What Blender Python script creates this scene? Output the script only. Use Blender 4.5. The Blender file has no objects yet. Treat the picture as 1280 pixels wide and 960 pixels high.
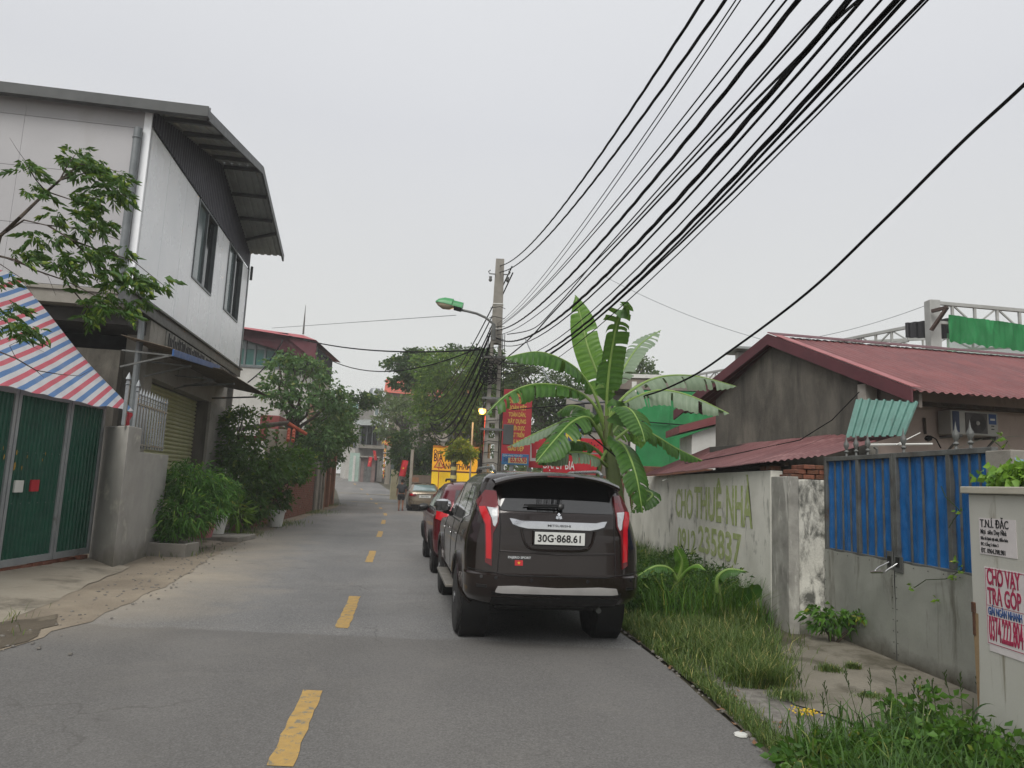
import bpy, bmesh, math, random
import numpy as np
from mathutils import Vector, Matrix, noise
R = math.radians
SC = bpy.context.scene
COL = SC.collection
rng = random.Random(7)
# ---------------------------------------------------------------- camera
CZ, FPX, HOR, ROLL = 1.65, 900.0, 604.0, 0.045
PITCH = math.atan((HOR - 480) / FPX)
RL = math.atan(ROLL)
cam = bpy.data.cameras.new('camera')
camo = bpy.data.objects.new('camera', cam)
COL.objects.link(camo)
cam.sensor_width = 36
cam.lens = FPX / 1280 * 36
cam.clip_end = 3000
camo.matrix_world = Matrix.Translation((0, 0, CZ)) @ Matrix.Rotation(R(90) + PITCH, 4, 'X') @ Matrix.Rotation(RL, 4, 'Z')
SC.camera = camo
# ---------------------------------------------------------------- world, sun, exposure
wd = bpy.data.worlds.new('World')
SC.world = wd
wd.use_nodes = True
nt = wd.node_tree
bg = nt.nodes['Background']
SUN_EL, SUN_ROT = R(48), R(200)
sky = nt.nodes.new('ShaderNodeTexSky')
sky.sky_type = 'NISHITA'
sky.sun_disc = False
sky.sun_elevation = SUN_EL
sky.sun_rotation = SUN_ROT
tc = nt.nodes.new('ShaderNodeTexCoord')
sx = nt.nodes.new('ShaderNodeSeparateXYZ')
nt.links.new(tc.outputs['Generated'], sx.inputs[0])
rp = nt.nodes.new('ShaderNodeValToRGB')
nt.links.new(sx.outputs['Z'], rp.inputs[0])
e = rp.color_ramp.elements
e[0].position, e[0].color = 0.0, (0.615, 0.615, 0.59, 1)
e[1].position, e[1].color = 1.0, (0.90, 0.90, 0.90, 1)
for p_, c_ in ((0.2, (0.625, 0.628, 0.612, 1)), (0.45, (0.605, 0.613, 0.635, 1)), (0.62, (0.67, 0.68, 0.70, 1))):
    q = e.new(p_); q.color = c_
nz = nt.nodes.new('ShaderNodeTexNoise')
nz.inputs['Scale'].default_value = 1.7
nz.inputs['Detail'].default_value = 3
nt.links.new(tc.outputs['Generated'], nz.inputs['Vector'])
ma = nt.nodes.new('ShaderNodeMath'); ma.operation = 'MULTIPLY_ADD'
nt.links.new(nz.outputs['Fac'], ma.inputs[0]); ma.inputs[1].default_value = 1.2; ma.inputs[2].default_value = 10.0
mu = nt.nodes.new('ShaderNodeVectorMath'); mu.operation = 'SCALE'
nt.links.new(rp.outputs[0], mu.inputs[0]); nt.links.new(ma.outputs[0], mu.inputs['Scale'])
mx = nt.nodes.new('ShaderNodeMixRGB'); mx.inputs[0].default_value = 0.94
nt.links.new(sky.outputs[0], mx.inputs[1]); nt.links.new(mu.outputs[0], mx.inputs[2])
nt.links.new(mx.outputs[0], bg.inputs[0])
bg.inputs[1].default_value = 0.1
sun = bpy.data.lights.new('sun', 'SUN')
sun.energy = 2.3
sun.angle = R(35)
sun.color = (1.0, 0.97, 0.92)
suno = bpy.data.objects.new('sun', sun)
COL.objects.link(suno)
suno.rotation_euler = (math.pi / 2 - SUN_EL, 0, math.pi - SUN_ROT)
SC.view_settings.view_transform = 'Standard'
SC.view_settings.look = 'None'
SC.view_settings.exposure = 0.17
SC.view_settings.gamma = 1.0
SC.cycles.max_bounces = 6
# ---------------------------------------------------------------- geometry of the view (used to lay things out at their real distances)
_c, _s = math.cos(RL), math.sin(RL)
_cp, _sp = math.cos(PITCH), math.sin(PITCH)
def ray(px, py):
    x = (px - 640) / FPX; y = (480 - py) / FPX
    x2 = x * _c - y * _s; y2 = x * _s + y * _c
    return (x2, _cp - y2 * _sp, _sp + y2 * _cp)
def tz(Y):                        # the street climbs gently far away
    if Y < 42: return 0.0
    if Y < 72: return 0.0012 * (Y - 42) ** 2
    return 1.08 + 0.02 * (min(Y, 120) - 72)
def G(px, py, z=0.0):
    d = ray(px, py); t = (z - CZ) / d[2]
    return Vector((d[0] * t, d[1] * t, z))
def AT(px, py, Y):
    d = ray(px, py); t = Y / d[1]
    return Vector((d[0] * t, Y, CZ + d[2] * t))
class Fr:                         # wall frame: u along the wall, v out towards the viewer, z up
    def __init__(s, ox, oy, dx, dy, oz=0.0):
        l = math.hypot(dx, dy); s.o = (ox, oy, oz); s.d = (dx / l, dy / l); s.n = (dy / l, -dx / l)
    def __call__(s, u, v, z):
        return Vector((s.o[0] + u * s.d[0] + v * s.n[0], s.o[1] + u * s.d[1] + v * s.n[1], s.o[2] + z))
    def px(s, px, py, v=0.0):     # where the line of sight meets the wall: (u, z)
        d = ray(px, py)
        a = s.o[0] + v * s.n[0]; b = s.o[1] + v * s.n[1]
        t = (a * s.n[0] + b * s.n[1]) / (d[0] * s.n[0] + d[1] * s.n[1])
        X, Y, Z = d[0] * t, d[1] * t, CZ + d[2] * t
        return ((X - a) * s.d[0] + (Y - b) * s.d[1], Z - s.o[2])
ID = Fr(0, 0, 1, 0)
ID.n = (0, 1)                     # plain world axes
# ---------------------------------------------------------------- materials
def srgb(h):
    if isinstance(h, tuple): return h[:3]
    h = h.lstrip('#')
    return tuple(((v / 12.92) if v <= 0.04045 else ((v + 0.055) / 1.055) ** 2.4) for v in (int(h[i:i + 2], 16) / 255 for i in (0, 2, 4)))
class NT:
    def __init__(s, m): s.nt = m.node_tree; s.coord = s.n('ShaderNodeTexCoord')
    def n(s, t, **k):
        o = s.nt.nodes.new(t)
        for a, b in k.items(): setattr(o, a, b)
        return o
    def l(s, a, b): s.nt.links.new(a, b)
    def map(s, scale=(1, 1, 1), rot=(0, 0, 0), which='Object'):
        m = s.n('ShaderNodeMapping'); m.inputs['Scale'].default_value = scale; m.inputs['Rotation'].default_value = rot
        s.l(s.coord.outputs[which], m.inputs['Vector']); return m.outputs[0]
    def noise(s, scale, detail=4, rough=.55, vec=None, dist=0.0):
        t = s.n('ShaderNodeTexNoise'); t.inputs['Scale'].default_value = scale; t.inputs['Detail'].default_value = detail
        t.inputs['Roughness'].default_value = rough; t.inputs['Distortion'].default_value = dist
        s.l(vec if vec is not None else s.coord.outputs['Object'], t.inputs['Vector']); return t.outputs['Fac']
    def ramp(s, fac, a, b, ca=(0, 0, 0), cb=(1, 1, 1)):
        r = s.n('ShaderNodeValToRGB'); e = r.color_ramp.elements
        e[0].position = a; e[1].position = b; e[0].color = (*ca, 1); e[1].color = (*cb, 1)
        s.l(fac, r.inputs[0]); return r.outputs[0]
    def mix(s, fac, a, b, mode='MIX'):
        m = s.n('ShaderNodeMixRGB', blend_type=mode)
        for i, v in ((0, fac), (1, a), (2, b)):
            if isinstance(v, (int, float)): m.inputs[i].default_value = v if i == 0 else (v, v, v, 1)
            elif isinstance(v, tuple): m.inputs[i].default_value = (*v[:3], 1)
            else: s.l(v, m.inputs[i])
        return m.outputs[0]
    def math(s, op, a, b=0.0):
        m = s.n('ShaderNodeMath', operation=op)
        for i, v in ((0, a), (1, b)):
            if isinstance(v, (int, float)): m.inputs[i].default_value = v
            else: s.l(v, m.inputs[i])
        return m.outputs[0]
MATS = {}
def mat(name, c1, c2=None, scale=3.0, rough=.8, metal=0.0, bump=.15, bscale=60, stain=None, st=(.52, .68), stscale=(1, 1, 1), stfreq=1.6,
        spec=.5, coat=0.0, emit=None, es=1.0, alpha=1.0, trans=0.0, grain=.0, soil=None):
    """soil=(colour, height): splashed dirt near the ground, ragged upper edge"""
    if name in MATS: return MATS[name]
    m = bpy.data.materials.new(name); m.use_nodes = True
    b = m.node_tree.nodes['Principled BSDF']; N = NT(m)
    c1 = srgb(c1); c2 = srgb(c2) if c2 else tuple(v * .72 for v in c1)
    f = N.ramp(N.noise(scale, 6, .6), .35, .68)
    col = N.mix(f, c1, c2)
    if grain: col = N.mix(grain, col, N.mix(N.noise(bscale * 2.2, 2, .7), (.25, .25, .25), (1.6, 1.6, 1.6)), 'MULTIPLY')
    if stain:
        v = N.map(stscale)
        f2 = N.ramp(N.noise(stfreq, 8, .68, v, .4), st[0], st[1])
        col = N.mix(f2, col, srgb(stain))
    if soil:
        sp = N.n('ShaderNodeSeparateXYZ'); N.l(N.n('ShaderNodeNewGeometry').outputs['Position'], sp.inputs[0])
        h = N.math('SUBTRACT', soil[1], sp.outputs['Z'])
        h = N.math('ADD', h, N.math('MULTIPLY', N.math('SUBTRACT', N.noise(2.5, 6, .7), .5), soil[1] * 1.6))
        col = N.mix(N.ramp(h, 0.0, soil[1] * .9), col, srgb(soil[0]))
    N.l(col, b.inputs['Base Color'])
    b.inputs['Metallic'].default_value = metal
    b.inputs['Specular IOR Level'].default_value = spec
    b.inputs['Coat Weight'].default_value = coat
    b.inputs['Coat Roughness'].default_value = .04
    rr = N.ramp(N.noise(scale * 2.3, 4), .3, .7, (rough * .82,) * 3, (min(1, rough * 1.15),) * 3)
    N.l(rr, b.inputs['Roughness'])
    if bump:
        bp = N.n('ShaderNodeBump'); bp.inputs['Strength'].default_value = bump; bp.inputs['Distance'].default_value = .02
        N.l(N.noise(bscale, 5, .65), bp.inputs['Height']); N.l(bp.outputs[0], b.inputs['Normal'])
    if emit:
        b.inputs['Emission Color'].default_value = (*srgb(emit), 1); b.inputs['Emission Strength'].default_value = es
    if trans: b.inputs['Transmission Weight'].default_value = trans
    if alpha < 1: b.inputs['Alpha'].default_value = alpha
    MATS[name] = m
    return m
def leafmat(name, c1, c2, c3=None, tr=.35, rough=.5):
    if name in MATS: return MATS[name]
    m = bpy.data.materials.new(name); m.use_nodes = True
    N = NT(m); nt = m.node_tree; b = nt.nodes['Principled BSDF']
    a = N.n('ShaderNodeAttribute', attribute_name='rnd')
    col = N.mix(a.outputs['Fac'], srgb(c1), srgb(c2))
    if c3: col = N.mix(N.ramp(a.outputs['Fac'], .93, .96), col, srgb(c3))
    N.l(col, b.inputs['Base Color']); b.inputs['Roughness'].default_value = rough
    b.inputs['Specular IOR Level'].default_value = .35
    t = N.n('ShaderNodeBsdfTranslucent'); N.l(N.mix(.35, col, (.24, .34, .04), 'MIX'), t.inputs[0])
    s = N.n('ShaderNodeMixShader'); s.inputs[0].default_value = tr
    N.l(b.outputs[0], s.inputs[1]); N.l(t.outputs[0], s.inputs[2])
    N.l(s.outputs[0], nt.nodes['Material Output'].inputs['Surface'])
    MATS[name] = m
    return m
# ---------------------------------------------------------------- objects
def root_loc(o):
    v = Vector((0, 0, 0))
    while o is not None:
        v = v + o.location; o = o.parent
    return v
def tag(o, label=None, cat=None, group=None, kind=None):
    if label: o['label'] = label
    if cat: o['category'] = cat
    if group: o['group'] = group
    if kind: o['kind'] = kind
    return o
def thing(name, label, cat, loc=(0, 0, 0), group=None):
    o = bpy.data.objects.new(name, None); COL.objects.link(o)
    o.location = loc; o.empty_display_size = .2
    return tag(o, label, cat, group)
class MB:
    """collects shapes given in world coordinates"""
    def __init__(s): s.v = []; s.f = []; s.mi = []; s.cur = 0
    def add(s, vs, fs):
        k = len(s.v); s.v.extend([tuple(p) for p in vs]); s.f.extend([tuple(i + k for i in f) for f in fs]); s.mi.extend([s.cur] * len(fs)); return s
    def box(s, u0, u1, v0, v1, z0, z1, fr=ID):
        p = [fr(u, v, z) for z in (z0, z1) for v in (v0, v1) for u in (u0, u1)]
        return s.add(p, [(0, 1, 3, 2), (4, 6, 7, 5), (0, 4, 5, 1), (2, 3, 7, 6), (0, 2, 6, 4), (1, 5, 7, 3)])
    def bar(s, a, b, w, h=None, up=(0, 0, 1)):
        a = Vector(a); b = Vector(b); h = h or w; d = (b - a).normalized(); up = Vector(up)
        if abs(d.dot(up)) > .98: up = Vector((0, 1, 0)) if abs(d.y) < .9 else Vector((1, 0, 0))
        x = d.cross(up).normalized(); y = x.cross(d)
        p = [q + x * i * w / 2 + y * j * h / 2 for q in (a, b) for i, j in ((-1, -1), (1, -1), (1, 1), (-1, 1))]
        return s.add(p, [(0, 1, 2, 3), (7, 6, 5, 4), (0, 4, 5, 1), (1, 5, 6, 2), (2, 6, 7, 3), (3, 7, 4, 0)])
    def tube(s, pts, r, n=8, cap=True):
        pts = [Vector(p) for p in pts]; m = len(pts); rs = r if isinstance(r, (list, tuple)) else [r] * m
        vs = []; prev = None
        for i, p in enumerate(pts):
            d = (pts[min(i + 1, m - 1)] - pts[max(i - 1, 0)]).normalized()
            if prev is None: x = d.orthogonal().normalized()
            else:
                x = prev - d * prev.dot(d); x = x.normalized() if x.length > 1e-6 else d.orthogonal().normalized()
            prev = x; y = d.cross(x)
            vs += [p + (x * math.cos(2 * math.pi * k / n) + y * math.sin(2 * math.pi * k / n)) * rs[i] for k in range(n)]
        fs = [(i * n + k, i * n + (k + 1) % n, (i + 1) * n + (k + 1) % n, (i + 1) * n + k) for i in range(m - 1) for k in range(n)]
        if cap: fs += [tuple(range(n - 1, -1, -1)), tuple((m - 1) * n + k for k in range(n))]
        return s.add(vs, fs)
    def lathe(s, o, prof, n=20, axis=(0, 0, 1)):
        o = Vector(o); a = Vector(axis).normalized(); x = a.orthogonal().normalized(); y = a.cross(x); vs = []
        for r, h in prof: vs += [o + a * h + (x * math.cos(2 * math.pi * k / n) + y * math.sin(2 * math.pi * k / n)) * r for k in range(n)]
        m = len(prof)
        fs = [(i * n + k, i * n + (k + 1) % n, (i + 1) * n + (k + 1) % n, (i + 1) * n + k) for i in range(m - 1) for k in range(n)]
        if prof[0][0] > 1e-4: fs.append(tuple(range(n - 1, -1, -1)))
        if prof[-1][0] > 1e-4: fs.append(tuple((m - 1) * n + k for k in range(n)))
        return s.add(vs, fs)
    def prism(s, poly, vec):
        """poly: 3-D outline, extruded by vec"""
        n = len(poly); vec = Vector(vec); p = [Vector(q) for q in poly]
        return s.add(p + [q + vec for q in p], [tuple(range(n - 1, -1, -1)), tuple(range(n, 2 * n))] + [(i, (i + 1) % n, n + (i + 1) % n, n + i) for i in range(n)])
    def fprism(s, pts, v0, v1, fr):
        """pts: (u, z) outline on wall frame, between depths v0 and v1"""
        return s.prism([fr(u, v0, z) for u, z in pts], fr(0, v1, 0) - fr(0, v0, 0))
    def grid(s, fn, nu, nv, thick=None):
        vs = [Vector(fn(i / nu, j / nv)) for j in range(nv + 1) for i in range(nu + 1)]
        fs = [(j * (nu + 1) + i, j * (nu + 1) + i + 1, (j + 1) * (nu + 1) + i + 1, (j + 1) * (nu + 1) + i) for j in range(nv) for i in range(nu)]
        if thick:
            n = len(vs); t = Vector(thick)
            vs = vs + [p + t for p in vs]
            bd = [i for i in range(nu)] ; W = nu + 1
            fs2 = [tuple(reversed([i + n for i in f])) for f in fs]
            ed = [(i + 1, i) for i in range(nu)] + [(nv * W + i, nv * W + i + 1) for i in range(nu)] + [(j * W, (j + 1) * W) for j in range(nv)] + [((j + 1) * W + nu, j * W + nu) for j in range(nv)]
            fs = fs + fs2 + [(a, b, b + n, a + n) for a, b in ed]
        return s.add(vs, fs)
    def build(s, name, m, parent=None, smooth=False, bevel=0.0, ang=35, kind=None, org=None, label=None):
        me = bpy.data.meshes.new(name)
        if parent is not None: L = root_loc(parent)
        elif org is not None: L = Vector(org)
        else: L = Vector((0, 0, 0))
        me.from_pydata([(p[0] - L.x, p[1] - L.y, p[2] - L.z) for p in s.v], [], s.f)
        ms = m if isinstance(m, (list, tuple)) else [m]
        for q in ms: me.materials.append(q)
        if len(ms) > 1: me.polygons.foreach_set('material_index', s.mi)
        me.update()
        bm = bmesh.new(); bm.from_mesh(me); bmesh.ops.recalc_face_normals(bm, faces=bm.faces); bm.to_mesh(me); bm.free()
        if smooth: me.shade_smooth(); me.set_sharp_from_angle(angle=R(ang))
        o = bpy.data.objects.new(name, me); COL.objects.link(o)
        if parent is not None: o.parent = parent
        elif org is not None: o.location = L
        if bevel:
            b = o.modifiers.new('bevel', 'BEVEL'); b.width = bevel; b.segments = 2; b.limit_method = 'ANGLE'; b.angle_limit = R(40)
        if kind: o['kind'] = kind
        if label: o['label'] = label
        return o
def same(o, name=None, parent=None, loc=None, rot=None):
    """another piece that shares o's mesh"""
    c = o.copy(); COL.objects.link(c)
    if parent is not None: c.parent = parent
    if loc is not None: c.location = loc
    if rot is not None: c.rotation_euler = rot
    return c
def dup(root, loc, rz=None, label=None):
    r = root.copy(); COL.objects.link(r); r.location = loc
    if rz is not None: r.rotation_euler = (0, 0, rz)
    if label: r['label'] = label
    for ch in list(root.children):
        c = ch.copy(); COL.objects.link(c); c.parent = r
        for g in list(ch.children):
            d = g.copy(); COL.objects.link(d); d.parent = c
    return r
def arr_mesh(name, verts, faces, m, parent=None, kind=None, rnd=None, org=None):
    """fast mesh from numpy arrays (faces all of one size)"""
    me = bpy.data.meshes.new(name)
    L = root_loc(parent) if parent is not None else Vector(org or (0, 0, 0))
    v = np.asarray(verts, dtype=np.float32).reshape(-1, 3) - np.array(L, dtype=np.float32)
    f = np.asarray(faces, dtype=np.int32); k = f.shape[1]
    me.vertices.add(len(v)); me.vertices.foreach_set('co', v.ravel())
    me.loops.add(f.size); me.loops.foreach_set('vertex_index', f.ravel())
    me.polygons.add(len(f)); me.polygons.foreach_set('loop_start', np.arange(0, f.size, k, dtype=np.int32))
    me.materials.append(m)
    me.update(calc_edges=True)
    if rnd is not None:
        a = me.attributes.new('rnd', 'FLOAT', 'FACE'); a.data.foreach_set('value', np.asarray(rnd, dtype=np.float32))
    o = bpy.data.objects.new(name, me); COL.objects.link(o)
    if parent is not None: o.parent = parent
    elif org is not None: o.location = L
    if kind: o['kind'] = kind
    return o
# ---------------------------------------------------------------- foliage
def leaves(P, D, size, wid, seed=0, droop=.25):
    """leaves at points P pointing along D: two folded triangles each pair -> 4 tris per leaf"""
    r = np.random.RandomState(seed); n = len(P)
    D = D / (np.linalg.norm(D, axis=1, keepdims=True) + 1e-9)
    A = r.normal(size=(n, 3)); A[:, 2] *= .35
    S = np.cross(D, A); S /= (np.linalg.norm(S, axis=1, keepdims=True) + 1e-9)
    U = np.cross(S, D)
    L = size * (0.6 + .8 * r.rand(n, 1)); Wd = L * wid
    b = P; mid = P + D * L * .5; mid2 = mid + U * L * .06
    tip = P + D * L - np.array([0, 0, 1.]) * L * droop * r.rand(n, 1)
    l = P + D * L * .42 + S * Wd * .5 + U * L * .10; q = P + D * L * .42 - S * Wd * .5 + U * L * .10
    V = np.stack([b, l, tip, q, mid - U * L * .02], 1).reshape(-1, 3)
    k = np.arange(n)[:, None] * 5
    F = np.concatenate([k + [0, 4, 1], k + [1, 4, 2], k + [0, 3, 4], k + [4, 3, 2]], 1).reshape(-1, 3)
    rn = np.repeat(r.rand(n), 4)
    return V, F, rn
def crown_pts(blobs, n, seed=0, clump=.22, nclump=28, shell=.55):
    """leaf points gathered in clumps spread through ellipsoids (cx,cy,cz,rx,ry,rz)"""
    r = np.random.RandomState(seed); P = []; D = []
    vol = np.array([b[3] * b[4] * b[5] for b in blobs]) ** .67; vol = vol / vol.sum()
    for b, w in zip(blobs, vol):
        m = max(3, int(n * w)); c = np.array(b[:3]); rad = np.array(b[3:6])
        nc = max(4, int(nclump * max(.3, w * len(blobs))))
        d = r.normal(size=(nc, 3)); d /= np.linalg.norm(d, axis=1, keepdims=True)
        cc = d * (shell + (1 - shell) * r.rand(nc, 1) ** .6)
        i = r.randint(0, nc, m); cs = clump * (0.5 + r.rand(nc))
        p = cc[i] + r.normal(size=(m, 3)) * cs[i][:, None] * np.array([1, 1, .65])
        P.append(c + p * rad); dd = p * rad / rad.mean() + r.normal(size=(m, 3)) * .6; dd[:, 2] -= .25; D.append(dd)
    return np.concatenate(P), np.concatenate(D)
def foliage(name, blobs, n, size, wid, m, parent, seed=0, clump=.22, nclump=28, shell=.55, droop=.25, kind='stuff'):
    P, D = crown_pts(blobs, n, seed, clump, nclump, shell)
    V, F, rn = leaves(P, D, size, wid, seed, droop)
    return arr_mesh(name, V, F, m, parent, kind, rn)
def limbs(mb, base, tips, r0, seed=0, n=7):
    q = random.Random(seed)
    for t in tips:
        a = Vector(base); b = Vector(t); pts = []
        for i in range(6):
            k = i / 5; p = a.lerp(b, k); w = .10 * (b - a).length * math.sin(k * math.pi)
            pts.append(p + Vector((q.uniform(-w, w), q.uniform(-w, w), q.uniform(0, w))))
        mb.tube(pts, [r0 * (1 - .8 * i / 5) for i in range(6)], n)
def blades(P, h, w, lean, seed=0, curl=.6):
    """grass blades: 3 triangles each"""
    r = np.random.RandomState(seed); n = len(P); P = np.asarray(P, float)
    a = r.rand(n) * 2 * math.pi; L = (h * (.45 + .8 * r.rand(n)))[:, None] if np.ndim(h) == 0 else (h * (.55 + .7 * r.rand(n)))[:, None]
    d = np.stack([np.cos(a), np.sin(a), np.zeros(n)], 1); s = np.stack([-np.sin(a), np.cos(a), np.zeros(n)], 1)
    ln = lean * (0.3 + r.rand(n, 1)); W = w * (.6 + .8 * r.rand(n, 1))
    up = np.array([0, 0, 1.])
    m = P + up * L * .55 + d * L * ln * .35; t = P + up * L * (1 - .35 * curl * ln) + d * L * ln
    V = np.stack([P - s * W * .5, P + s * W * .5, m - s * W * .42, m + s * W * .42, t], 1).reshape(-1, 3)
    k = np.arange(n)[:, None] * 5
    F = np.concatenate([k + [0, 1, 3], k + [0, 3, 2], k + [2, 3, 4]], 1).reshape(-1, 3)
    return V, F, np.repeat(r.rand(n), 3)
def corrug(mb, p00, p10, p01, p11, pitch, amp, trap=False, sag=0.0):
    """corrugated sheet: waves repeat along p00->p10, run along p00->p01"""
    p00, p10, p01, p11 = map(Vector, (p00, p10, p01, p11))
    L = (p10 - p00).length; nw = max(2, round(L / pitch)); per = 6 if not trap else 4; nu = nw * per
    nrm = (p10 - p00).cross(p01 - p00).normalized()
    if nrm.z < 0: nrm = -nrm
    prof = [0, .5, .87, 1, .87, .5]
    def fn(a, b):
        i = round(a * nu); q = i % per
        if trap: h = (0, 0, 1, 1)[q]; 
        else: h = .5 + .5 * math.sin(2 * math.pi * q / per)
        aa = a
        if trap: aa = (i // per + (0, .55, .65, .9)[q]) / nw if i < nu else 1.0
        p = (p00.lerp(p10, aa)).lerp(p01.lerp(p11, aa), b)
        return p + nrm * (h * amp) - Vector((0, 0, sag * math.sin(math.pi * b)))
    return mb.grid(fn, nu, 4 if sag else 1)
def text(s, size, m, parent, fr, u, z, v, name='lettering', sx=1.0, bold=0.0, align='CENTER', depth=.0015, tilt=0.0, label=None):
    cu = bpy.data.curves.new(name, 'FONT'); cu.body = s; cu.size = size; cu.align_x = align; cu.align_y = 'CENTER'
    cu.extrude = depth; cu.offset = bold * size; cu.resolution_u = 3
    o = bpy.data.objects.new('tmp', cu); COL.objects.link(o)
    dg = bpy.context.evaluated_depsgraph_get()
    me = bpy.data.meshes.new_from_object(o.evaluated_get(dg))
    bpy.data.objects.remove(o)
    L = root_loc(parent) if parent is not None else Vector((0, 0, 0))
    ct, st_ = math.cos(tilt), math.sin(tilt)
    for q in me.vertices:
        x, y = q.co.x * sx, q.co.y; w = q.co.z
        q.co = fr(u + x * ct - y * st_, v + w, z + x * st_ + y * ct) - L
    me.materials.clear(); me.materials.append(m)
    t = bpy.data.objects.new(name, me); COL.objects.link(t)
    if parent is not None: t.parent = parent
    if label: t['label'] = label
    return t
def cable(pts, r, name, m, label, group=None, n=6, org=None):
    mb = MB(); mb.tube(pts, r, n)
    o = mb.build(name, m, smooth=True, org=org if org is not None else pts[0])
    return tag(o, label, 'cable', group)
# ================================================================ MATERIALS
M = {}
M['conc'] = mat('concrete', '#8f8b83', '#7b776f', 1.5, .9, bump=.25, bscale=40, stain='#55524b', st=(.56, .75), grain=.25)
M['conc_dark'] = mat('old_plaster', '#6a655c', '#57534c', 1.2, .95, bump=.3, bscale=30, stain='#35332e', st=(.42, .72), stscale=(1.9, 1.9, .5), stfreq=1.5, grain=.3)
M['render_wall'] = mat('cement_render', '#a19e98', '#8b8983', 1.6, .9, bump=.2, bscale=50, stain='#bdb8ac', st=(.58, .72), grain=.2, soil=('#6e6a60', .35))
M['white_wall'] = mat('limewashed_wall', '#dedcd2', '#c5c3b8', 1.3, .9, bump=.25, bscale=35, stain='#55554c', st=(.56, .70), stscale=(1.6, 1.2, .6), stfreq=2.2, grain=.25, soil=('#4a4b40', .5))
M['pier_wall'] = mat('peeling_wall', '#cbc9bf', '#a3a198', 2.2, .9, bump=.4, bscale=30, stain='#55554f', st=(.44, .60), stscale=(1.8, 1.8, .8), stfreq=4.5, grain=.3, soil=('#5a594f', .35))
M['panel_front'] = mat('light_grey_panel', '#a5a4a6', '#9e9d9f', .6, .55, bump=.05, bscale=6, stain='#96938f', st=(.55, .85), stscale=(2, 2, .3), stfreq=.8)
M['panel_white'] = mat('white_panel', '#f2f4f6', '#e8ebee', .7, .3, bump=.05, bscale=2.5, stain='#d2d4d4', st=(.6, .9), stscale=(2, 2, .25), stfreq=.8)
M['steel'] = mat('galvanised_steel', '#8c9093', '#74787a', 4, .45, metal=.5, bump=.08, bscale=80)
M['steel_dark'] = mat('weathered_steel', '#6b6d6b', '#4d4d4a', 5, .6, metal=.4, bump=.25, bscale=60, stain='#5b3e2c', st=(.62, .74), stfreq=3)
M['dark_corr'] = mat('dark_corrugated_steel', '#3d3c44', '#2c2b31', 3, .5, metal=.3, bump=.05)
M['roof_under'] = mat('roof_sheet_underside', '#9a9f9d', '#858a88', 2, .55, metal=.3, bump=.1, bscale=50)
M['fascia'] = mat('grey_fascia', '#4b4d4d', '#3f4141', 3, .5, metal=.2, bump=.05)
M['glass'] = mat('window_glass', '#171b1d', '#101315', 2, .06, bump=0, spec=.7)
M['glass_l'] = mat('light_window_glass', '#6f7c7d', '#5c6a6b', 2, .1, bump=0, spec=.7)
M['alu'] = mat('grey_window_frame', '#6a7072', '#5a6062', 5, .4, metal=.3, bump=0)
M['green_gate'] = mat('green_gate_sheet', '#12523f', '#0f4536', 3, .45, bump=.08, bscale=70, stain='#2a5a48', st=(.62, .72), stscale=(1, 1, .5), stfreq=3.5)
M['gate_frame'] = mat('grey_gate_frame', '#96999a', '#85898b', 4, .5, metal=.2, bump=.15, bscale=60, stain='#5e5c55', st=(.6, .75))
M['brick'] = mat('red_brick', '#82513d', '#6b4030', 9, .92, bump=.5, bscale=60, stain='#4b3a31', st=(.5, .68), stfreq=7, grain=.3)
M['brick2'] = mat('dark_brick', '#69432f', '#523324', 9, .92, bump=.5, bscale=60, stain='#39302a', st=(.5, .68), stfreq=7, grain=.3)
M['mortar'] = mat('mortar', '#7d776c', '#686359', 8, .95, bump=.4, bscale=60)
M['shutter'] = mat('cream_shutter', '#a4a37e', '#98976f', 2, .5, bump=.05, stain='#80806a', st=(.6, .8), stscale=(1, 1, 3))
M['blue_paint'] = mat('blue_paint', '#1f4f86', '#1a4272', 4, .5, bump=.05)
M['brown_sheet'] = mat('rusty_brown_sheet', '#6b5f4e', '#574c3e', 3, .7, bump=.1, stain='#40372e', st=(.5, .7), stscale=(4, .6, .6))
M['red_roof'] = mat('red_corrugated_roof', '#74403f', '#633535', 1.4, .5, bump=.08, bscale=60, stain='#5b3436', st=(.5, .72), stscale=(2.5, .6, .6), stfreq=1.4)
M['old_red_roof'] = mat('faded_red_roof', '#6f4747', '#5d393a', 1.6, .6, bump=.1, bscale=50, stain='#8d6a68', st=(.54, .75), stscale=(.8, 2.6, .8), stfreq=1.6)
M['maroon'] = mat('maroon_flashing', '#5a2d33', '#4b252b', 2, .55, bump=.05)
M['pink_wall'] = mat('pale_pink_plaster', '#b8a79e', '#a8978f', 1.2, .9, bump=.15, bscale=40, stain='#75685f', st=(.55, .8), stscale=(2, 2, .5))
M['teal'] = mat('teal_corrugated_sheet', '#557e74', '#476c63', 3, .5, bump=.08, stain='#3f5c54', st=(.55, .75), stscale=(4, 4, .6))
M['black'] = mat('black_plastic', '#141414', '#0e0e0e', 6, .55, bump=.05)
M['cable'] = mat('black_cable_sheath', '#0d0d0f', '#060607', 9, .8, bump=.1, spec=.15)
M['blue_tarp'] = mat('blue_tarpaulin', '#175f9c', '#124f86', 2.5, .38, bump=.6, bscale=9, stain='#1d5c98', st=(.55, .7), stscale=(3, 3, .8))
M['net'] = mat('green_shade_net', '#1e7a42', '#176736', 1.2, .8, bump=.3, bscale=90, stain='#2f9b58', st=(.55, .75), stscale=(1, 1, .5))
M['white_paint'] = mat('white_paint', '#c9c9c4', '#b9b9b3', 2, .5, bump=.05, stain='#8d8c85', st=(.6, .8))
M['bark'] = mat('bark', '#4b4035', '#382f27', 8, .95, bump=.8, bscale=25)
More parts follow.
